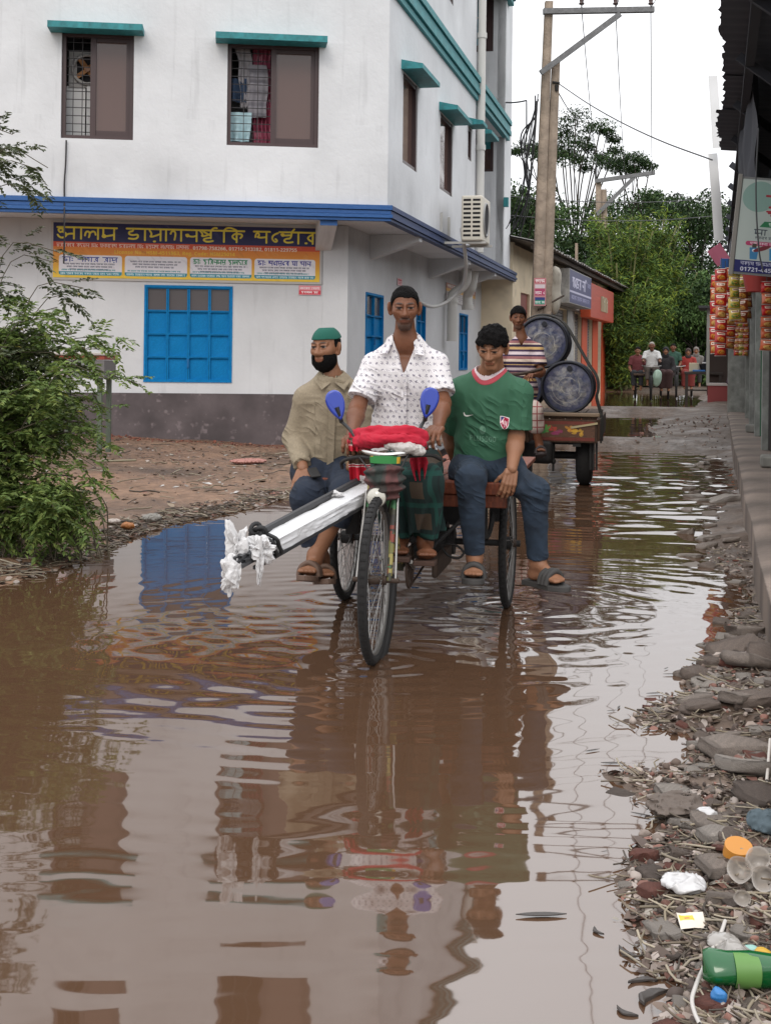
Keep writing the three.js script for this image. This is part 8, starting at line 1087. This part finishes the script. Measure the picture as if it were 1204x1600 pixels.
{ // small stuff nobody could count: grit, flakes, peel, twigs
  const r = mulberry(303), flake = (() => { const g = new THREE.CircleGeometry(0.5, 7), p = g.attributes.position; const q = mulberry(5); for (let i = 1; i < p.count; i++) { const k = 0.55 + 0.7 * q(); p.setXYZ(i, p.getX(i) * k, p.getY(i) * k * 0.7, 0.16 * (q() - 0.5)); } g.rotateX(-Math.PI / 2); g.computeVertexNormals(); return g; })(), twig = tube([V(-0.5, 0, 0), V(-0.15, 0.05, 0.06), V(0.2, 0.02, -0.05), V(0.5, 0.05, 0.03)], 0.022, 6, 4), grit = warp(new THREE.IcosahedronGeometry(0.5, 1), 0.18, 2.5, 4);
  const dm = new THREE.MeshPhysicalMaterial({ roughness: 0.75, side: THREE.DoubleSide });
  const scatter = (name, label, geo, N, place, size, cols, tilt, lift) => { const m = new THREE.InstancedMesh(geo, dm, N), q = new THREE.Matrix4(), c = new THREE.Color(); let k = 0, guard = 0; while (k < N && guard++ < N * 40) { const w = place(); if (!w) continue; const [x, D] = w, s = size(); q.compose(V(x, Math.max(0.002, gh(x, D)) + lift * s, -D), eul((r() - 0.5) * tilt, r() * 6.28, (r() - 0.5) * tilt), V(s, s * (0.6 + 0.6 * r()), s * (0.5 + 0.7 * r()))); m.setMatrixAt(k, q); const cc = cols[Math.floor(r() * cols.length)], b = 0.7 + 0.6 * r(); m.setColorAt(k, c.setRGB(cc[0] * b, cc[1] * b, cc[2] * b)); k++; } m.count = k; m.name = numbered(name); scene.add(m); tag(m, label, 'litter', null, 'stuff'); return m; };
  const rightBank = () => { const D = 2.42 + 6.5 * Math.pow(r(), 1.9), x = 0.48 + (kerbX(D) - 0.5) * Math.pow(r(), 0.85), s = shoreDist(x, D); return s < -0.04 || (s < 0.0 && r() < 0.7) || x > kerbX(D) - 0.04 ? null : [x, D]; };
  const leftYard = () => { const D = 7.6 + 9.6 * Math.pow(r(), 0.75), x = -5.4 + 6 * r(), s = shoreDist(x, D); return s < 0.05 || x > 0.25 + 0.2 * (D - 15) || D > 17.25 + 0.12 * (x + 2.3) ? null : [x, D]; };
  const leftShore = () => { const i = 1 + Math.floor(r() * 6), t = r(), x = lerp(SHORE[i - 1][0], SHORE[i][0], t) + 0.3 * (r() - 0.75), D = lerp(SHORE[i - 1][1], SHORE[i][1], t) + 0.5 * (r() - 0.2); return shoreDist(x, D) < -0.04 ? null : [x, D]; };
  const br = [[0.17, 0.125, 0.1], [0.1, 0.07, 0.055], [0.25, 0.2, 0.17], [0.07, 0.05, 0.042], [0.32, 0.27, 0.24], [0.19, 0.09, 0.068]], pale = [[0.4, 0.38, 0.35], [0.3, 0.27, 0.23], [0.5, 0.48, 0.46], [0.22, 0.17, 0.12]], strw = [[0.2, 0.165, 0.115], [0.13, 0.1, 0.07], [0.28, 0.24, 0.18], [0.07, 0.055, 0.042]];
  scatter('bank_litter', 'brown flakes and peel matted over the right bank', flake, 5200, rightBank, () => 0.014 + 0.045 * r() * r(), br, 1.1, 0.15); scatter('bank_litter', 'pale scraps of film and paper over the right bank', flake, 260, rightBank, () => 0.012 + 0.03 * r() * r(), pale, 1.2, 0.2); scatter('bank_twigs', 'straw and twigs matted over the right bank', twig, 1100, rightBank, () => 0.05 + 0.1 * r(), strw, 0.5, 0.05); scatter('bank_grit', 'small stones and clods over the right bank', grit, 1500, rightBank, () => 0.008 + 0.024 * r() * r(), br, 3, 0.25);
  scatter('yard_litter', 'brown leaf litter strewn over the dirt yard', flake, 1300, leftYard, () => 0.03 + 0.07 * r() * r(), br, 0.6, 0.1); scatter('yard_scraps', 'pale paper scraps strewn over the dirt yard', flake, 330, leftYard, () => 0.03 + 0.09 * r() * r(), pale, 0.6, 0.1); scatter('yard_twigs', 'dry twigs strewn over the dirt yard', twig, 230, leftYard, () => 0.1 + 0.22 * r(), strw, 0.25, 0.05); scatter('brick_crumbs', 'red brick crumbs along the foot of the plinth', grit, 380, () => { const x = -5.2 + 5 * r(), D = 17.25 + 0.12 * (x + 2.3) - 0.5 * r() * r(); return [x, D]; }, () => 0.015 + 0.035 * r() * r(), [[0.2, 0.065, 0.04], [0.14, 0.05, 0.035], [0.2, 0.1, 0.065]], 3, 0.2);
  scatter('shore_litter', 'wet leaves and twigs along the left waterline', twig, 380, leftShore, () => 0.07 + 0.16 * r(), strw, 0.4, 0.05); scatter('shore_litter', 'wet leaf flakes along the left waterline', flake, 800, leftShore, () => 0.025 + 0.05 * r(), br, 0.7, 0.12);
  scatter('road_clods', 'mud clods and grit along the far right of the road', grit, 150, () => { const D = 15 + 11 * r(), x = kerbX(D) - 1.5 * r() - 0.1; return shoreDist(x, D) < 0.05 ? null : [x, D]; }, () => 0.02 + 0.06 * r() * r(), br, 3, 0.1);
}
{ // rubbish one can tell apart
  const G = (px, py, lift = 0.0) => { let q = atY(px, py, 0.05); for (let i = 0; i < 3; i++) q = atY(px, py, Math.max(0, gh(q.x, -q.z)) + 0.02); q.y += lift; return q; };
  const b0 = G(1098, 1540, 0.035), gb = thing('plastic_bottle', 'crushed green plastic bottle lying at the bottom of the right bank', 'bottle', b0.toArray(), -0.06), green = new THREE.MeshPhysicalMaterial({ color: new THREE.Color().setRGB(0.004, 0.085, 0.02), roughness: 0.15, clearcoat: 0.4 });
  const prof = [[0.006, 0], [0.024, 0.004], [0.031, 0.018], [0.033, 0.05], [0.0325, 0.1], [0.033, 0.16], [0.03, 0.19], [0.018, 0.225], [0.012, 0.24], [0.012, 0.255]].map(([a, b]) => new THREE.Vector2(a, b)), lg = new THREE.LatheGeometry(prof, 26).rotateZ(-Math.PI / 2); part(gb, 'body', warp(lg, 0.013, 20, 3), green); part(gb, 'label', warp(new THREE.CylinderGeometry(0.034, 0.034, 0.05, 26, 3, true).rotateZ(Math.PI / 2).translate(0.085, 0, 0), 0.004, 24, 3), mat([0.1, 0.22, 0.05], 0.5, { side: THREE.DoubleSide })); part(gb, 'cap', new THREE.CylinderGeometry(0.015, 0.015, 0.018, 16).rotateZ(Math.PI / 2).translate(0.262, 0, 0), mat([0.35, 0.02, 0.02], 0.4));
  const c0 = G(1152, 1336, 0.012), oc = thing('jar_lid', 'orange plastic jar lid tipped on its side in the rubbish', 'lid', c0.toArray(), 0.3); const lid = part(oc, 'rim', merge([new THREE.CylinderGeometry(0.034, 0.036, 0.03, 28, 1, true), new THREE.CylinderGeometry(0.031, 0.033, 0.029, 28, 1, true)]), mat([0.48, 0.2, 0.03], 0.4, { side: THREE.DoubleSide })); part(oc, 'top', new THREE.CircleGeometry(0.034, 28).rotateX(-Math.PI / 2).translate(0, 0.015, 0), mat([0.48, 0.2, 0.03], 0.4, { side: THREE.DoubleSide })); oc.rotation.x = 0.35;
  const crumple = (name, label, cat, px, py, rx, ry, rz, m, seed, amp = 0.02) => { const c = G(px, py, ry * 0.4), f = ell(c, V(rx, ry, rz), eul(0, seed, 0)), hi = V(rx, ry, rz).addScalar(0.05); return solo(name, meshSDF((x, y, z) => f(x, y, z) + amp * Math.abs(noise3(x * 28 + seed, y * 30, z * 28)) + amp * 0.4 * Math.abs(noise3(x * 70, y * 70 + seed, z * 70)) - amp * 0.2, c.clone().sub(hi), c.clone().add(hi), 0.005), m, label, cat); };
  const filmW = mat([0.5, 0.49, 0.49], 0.3, { clearcoat: 0.3 }), filmG = mat([0.3, 0.28, 0.26], 0.25, { clearcoat: 0.5 });
  crumple('plastic_bag', 'crumpled white plastic bag on the heap left of the orange lid', 'plastic bag', 1068, 1385, 0.055, 0.022, 0.05, filmW, 3); crumple('plastic_film', 'dull clear film crumpled behind the green bottle', 'plastic film', 1150, 1500, 0.045, 0.03, 0.04, filmG, 5); crumple('plastic_film', 'grey film bunched at the lower edge beside the white strap', 'plastic film', 1128, 1478, 0.035, 0.018, 0.04, filmG, 7); crumple('plastic_film', 'white scrap of film by the cement block', 'plastic film', 1103, 1272, 0.03, 0.014, 0.03, filmW, 9); crumple('blue_scrap', 'bright blue scrap of plastic under the green bottle', 'plastic scrap', 1122, 1562, 0.02, 0.018, 0.02, mat([0.03, 0.16, 0.4], 0.4), 11, 0.01); crumple('blue_cloth_scrap', 'grey-blue rag at the right edge above the orange lid', 'rag', 1196, 1290, 0.05, 0.028, 0.06, mat([0.06, 0.085, 0.1], 0.8), 13); crumple('red_scrap', 'red scrap of plastic touching the green bottle', 'plastic scrap', 1186, 1512, 0.02, 0.012, 0.02, mat([0.4, 0.03, 0.03], 0.4), 15, 0.008); crumple('teal_scrap', 'pale teal scrap behind the green bottle', 'plastic scrap', 1170, 1487, 0.018, 0.01, 0.025, mat([0.25, 0.45, 0.4], 0.4), 17, 0.008); crumple('yellow_scrap', 'yellow wrapper scrap above the green bottle label', 'wrapper', 1192, 1492, 0.02, 0.01, 0.02, mat([0.5, 0.3, 0.03], 0.4), 19, 0.008); crumple('brown_sack', 'torn brown sacking trailing into the water', 'sacking', 1060, 1262, 0.1, 0.02, 0.09, mat([0.12, 0.095, 0.08], 0.9), 23, 0.03);
  const cupM = new THREE.MeshPhysicalMaterial({ color: new THREE.Color().setRGB(0.6, 0.55, 0.5), roughness: 0.3, side: THREE.DoubleSide, transmission: 0.55 }); [[1157, 1368, 0.6, 'leftmost'], [1186, 1358, 0.2, 'upper'], [1192, 1378, 0.9, 'lower'], [1158, 1408, 1.2, 'small lowest']].forEach(([x, y, k, w], i) => { const g = new THREE.LatheGeometry([[0, 0], [0.02, 0], [0.024, 0.03], [0.03, 0.034]].map(([a, b]) => new THREE.Vector2(a * (i === 3 ? 0.65 : 1.0), b * (i === 3 ? 0.65 : 1.0))), 22); const o = solo('clear_cup', warp(g, 0.003, 40, i), cupM, `${w} of the dull clear cups beside the orange lid`, 'cup', 'clear cups in the rubbish'); o.position.copy(G(x, y, 0.012)); o.rotation.set(0.7 + 0.3 * k, k, 0.4); });
  const wr = G(1080, 1443, 0.008), wrap2 = new THREE.PlaneGeometry(0.06, 0.05, 6, 6), wp = wrap2.attributes.position; for (let i = 0; i < wp.count; i++) wp.setZ(i, 0.008 * noise2(wp.getX(i) * 60, wp.getY(i) * 60)); wrap2.rotateX(-1.2); wrap2.computeVertexNormals(); solo('snack_wrapper', wrap2.translate(...wr.toArray()), new THREE.MeshPhysicalMaterial({ side: THREE.DoubleSide, roughness: 0.4, map: canvasTex(64, 64, (x) => { x.fillStyle = '#cfc6b8'; x.fillRect(0, 0, 64, 64); x.fillStyle = '#c9b23a'; x.fillRect(4, 8, 34, 26); x.fillStyle = '#b0433c'; x.fillRect(16, 18, 12, 8); }) }), 'yellow and white snack wrapper lying flat below the white bag', 'wrapper');
  const st = [[1132, 1447], [1126, 1465], [1113, 1490], [1106, 1505], [1095, 1528], [1086, 1550], [1080, 1572], [1084, 1592], [1092, 1610]].map(([x, y]) => G(x, y, 0.012)); solo('white_strap', tube(st, 0.0045, 50, 5), mat([0.5, 0.47, 0.44], 0.5), 'white plastic strap snaking down the right bank', 'strap');
  solo('white_stick', tube([G(1202, 1180, 0.05), G(1197, 1225, 0.01)], 0.005, 8, 5), mat([0.5, 0.46, 0.42], 0.6), 'thin pale stick leaning at the right edge above the rag', 'stick');
  const peelM = mat([0.05, 0.042, 0.038], 0.45); const peel = (px, py, L, yaw, label) => { const c = atY(px, py, 0.003), sh = new THREE.Shape(); sh.moveTo(-1, 0); sh.quadraticCurveTo(0, 1.15, 1, 0); sh.quadraticCurveTo(0, 0.42, -1, 0); const g = warp(new THREE.ExtrudeGeometry(sh, { depth: 0.12, bevelEnabled: true, bevelSize: 0.05, bevelThickness: 0.05, bevelSegments: 2, curveSegments: 8 }), 0.1, 2, px).rotateX(-Math.PI / 2).scale(L, L, L).rotateY(yaw).translate(...c.toArray()); solo('fruit_peel', g, peelM, label, 'peel', 'peel and leaves floating at the bank'); };
  peel(935, 1455, 0.02, 1.9, 'small dark peel floating alone off the right bank'); peel(980, 1487, 0.028, 2.1, 'curved dark peel floating nearest the bank'); peel(1022, 1560, 0.045, 0.8, 'long curved peel lying in the shallow water'); peel(978, 1580, 0.024, 2.4, 'curved peel floating near the bottom edge'); peel(1004, 1535, 0.03, 0.2, 'broad dark leaf stuck at the waterline');
  const leafF = (px, py, s, yaw, label) => { const c = atY(px, py, 0.005), sh = new THREE.Shape(); sh.moveTo(-1, 0); sh.quadraticCurveTo(0, 0.34, 1, 0); sh.quadraticCurveTo(0, -0.3, -1, 0); const g = new THREE.ExtrudeGeometry(sh, { depth: 0.04, bevelEnabled: false, curveSegments: 5 }).rotateX(-Math.PI / 2).scale(s, s, s).rotateY(yaw).translate(...c.toArray()); solo('floating_leaf', g, peelM, label, 'leaf', 'peel and leaves floating at the bank'); };
  leafF(845, 1429, 0.06, 0.05, 'long thin dark leaf floating in the middle of the water'); leafF(1046, 1053, 0.03, 0.1, 'dark leaf floating below the red reflection'); leafF(1040, 1044, 0.02, 0.9, 'tiny dark leaf beside the leaf below the red reflection'); leafF(1022, 1083, 0.035, 0.2, 'dark leaf floating before the rubble point'); leafF(966, 1105, 0.025, 1.2, 'small leaf drifting off the rubble point'); leafF(925, 1172, 0.03, 0.5, 'dark leaf drifting in open water by the inlet'); leafF(957, 1192, 0.04, 0, 'stick-like leaf drifting by the inlet'); leafF(944, 1330, 0.012, 0.4, 'speck of leaf on the smooth water'); leafF(1000, 1272, 0.03, 2.6, 'narrow leaf touching the sacking');
  leafF(955, 1110, 0.02, 0.3, 'small leaf beside the one off the rubble point'); 
  // the near-left bank: orange wrapper, paper
  crumple('orange_wrapper', 'small orange wrapper on the mud by the left waterline', 'wrapper', 200, 824, 0.055, 0.03, 0.05, mat([0.45, 0.17, 0.05], 0.5), 31, 0.012); crumple('paper_scrap', 'pale paper scrap beside the orange wrapper', 'paper', 178, 816, 0.06, 0.02, 0.05, mat([0.5, 0.43, 0.38], 0.8), 33, 0.012); crumple('cloth_rag', 'pinkish rag lying in the middle of the dirt yard', 'rag', 388, 722, 0.22, 0.03, 0.16, mat([0.4, 0.2, 0.17], 0.9), 35, 0.03); crumple('grey_rag', 'grey rag on the mud near the left waterline', 'rag', 238, 812, 0.07, 0.035, 0.08, mat([0.3, 0.28, 0.25], 0.9), 37, 0.02);
  solo('green_stick', bar(G(150, 724, 0.02), G(212, 722, 0.02), 0.012), mat([0.25, 0.22, 0.15], 0.8), 'long pale stick lying across the dirt yard', 'stick');
}
{ // small tin-topped stand with old posters, half hidden by the bush
  const c = V(at(130, 600, 14.6).x, 0.18, -14.6), s = thing('roadside_stand', 'small stand with red edge and pasted posters behind the bush', 'stand', c.toArray(), -0.1), dk = mat([0.1, 0.12, 0.09], 0.8); for (const [x, z] of [[-0.24, 0.12], [0.24, 0.12], [-0.24, -0.2], [0.24, -0.2]]) part(s, 'post', box(x - 0.025, x + 0.025, 0, 0.86, z - 0.025, z + 0.025), dk); part(s, 'shelf', box(-0.3, 0.3, 0.86, 1.06, -0.26, 0.17), mat([0.16, 0.15, 0.15], 0.8)); part(s, 'red_edge', rbox(0.62, 0.05, 0.46, 0.01).translate(0, 1.09, -0.045), mat([0.28, 0.06, 0.04], 0.8)); part(s, 'tin_top', rbox(0.66, 0.03, 0.5, 0.008).translate(0, 1.131, -0.045), mat([0.42, 0.38, 0.35], 0.7)); for (const [x, w2, m] of [[-0.17, 0.1, [0.5, 0.42, 0.42]], [0.06, 0.2, [0.2, 0.2, 0.21]]]) part(s, 'poster', box(x - w2 / 2, x + w2 / 2, 0.88, 1.04, 0.171, 0.176), mat(m, 0.7)); 
}
scene.traverse((o) => { if (o.isMesh) { o.castShadow = true; o.receiveShadow = true; } });
renderer.render(scene, camera);
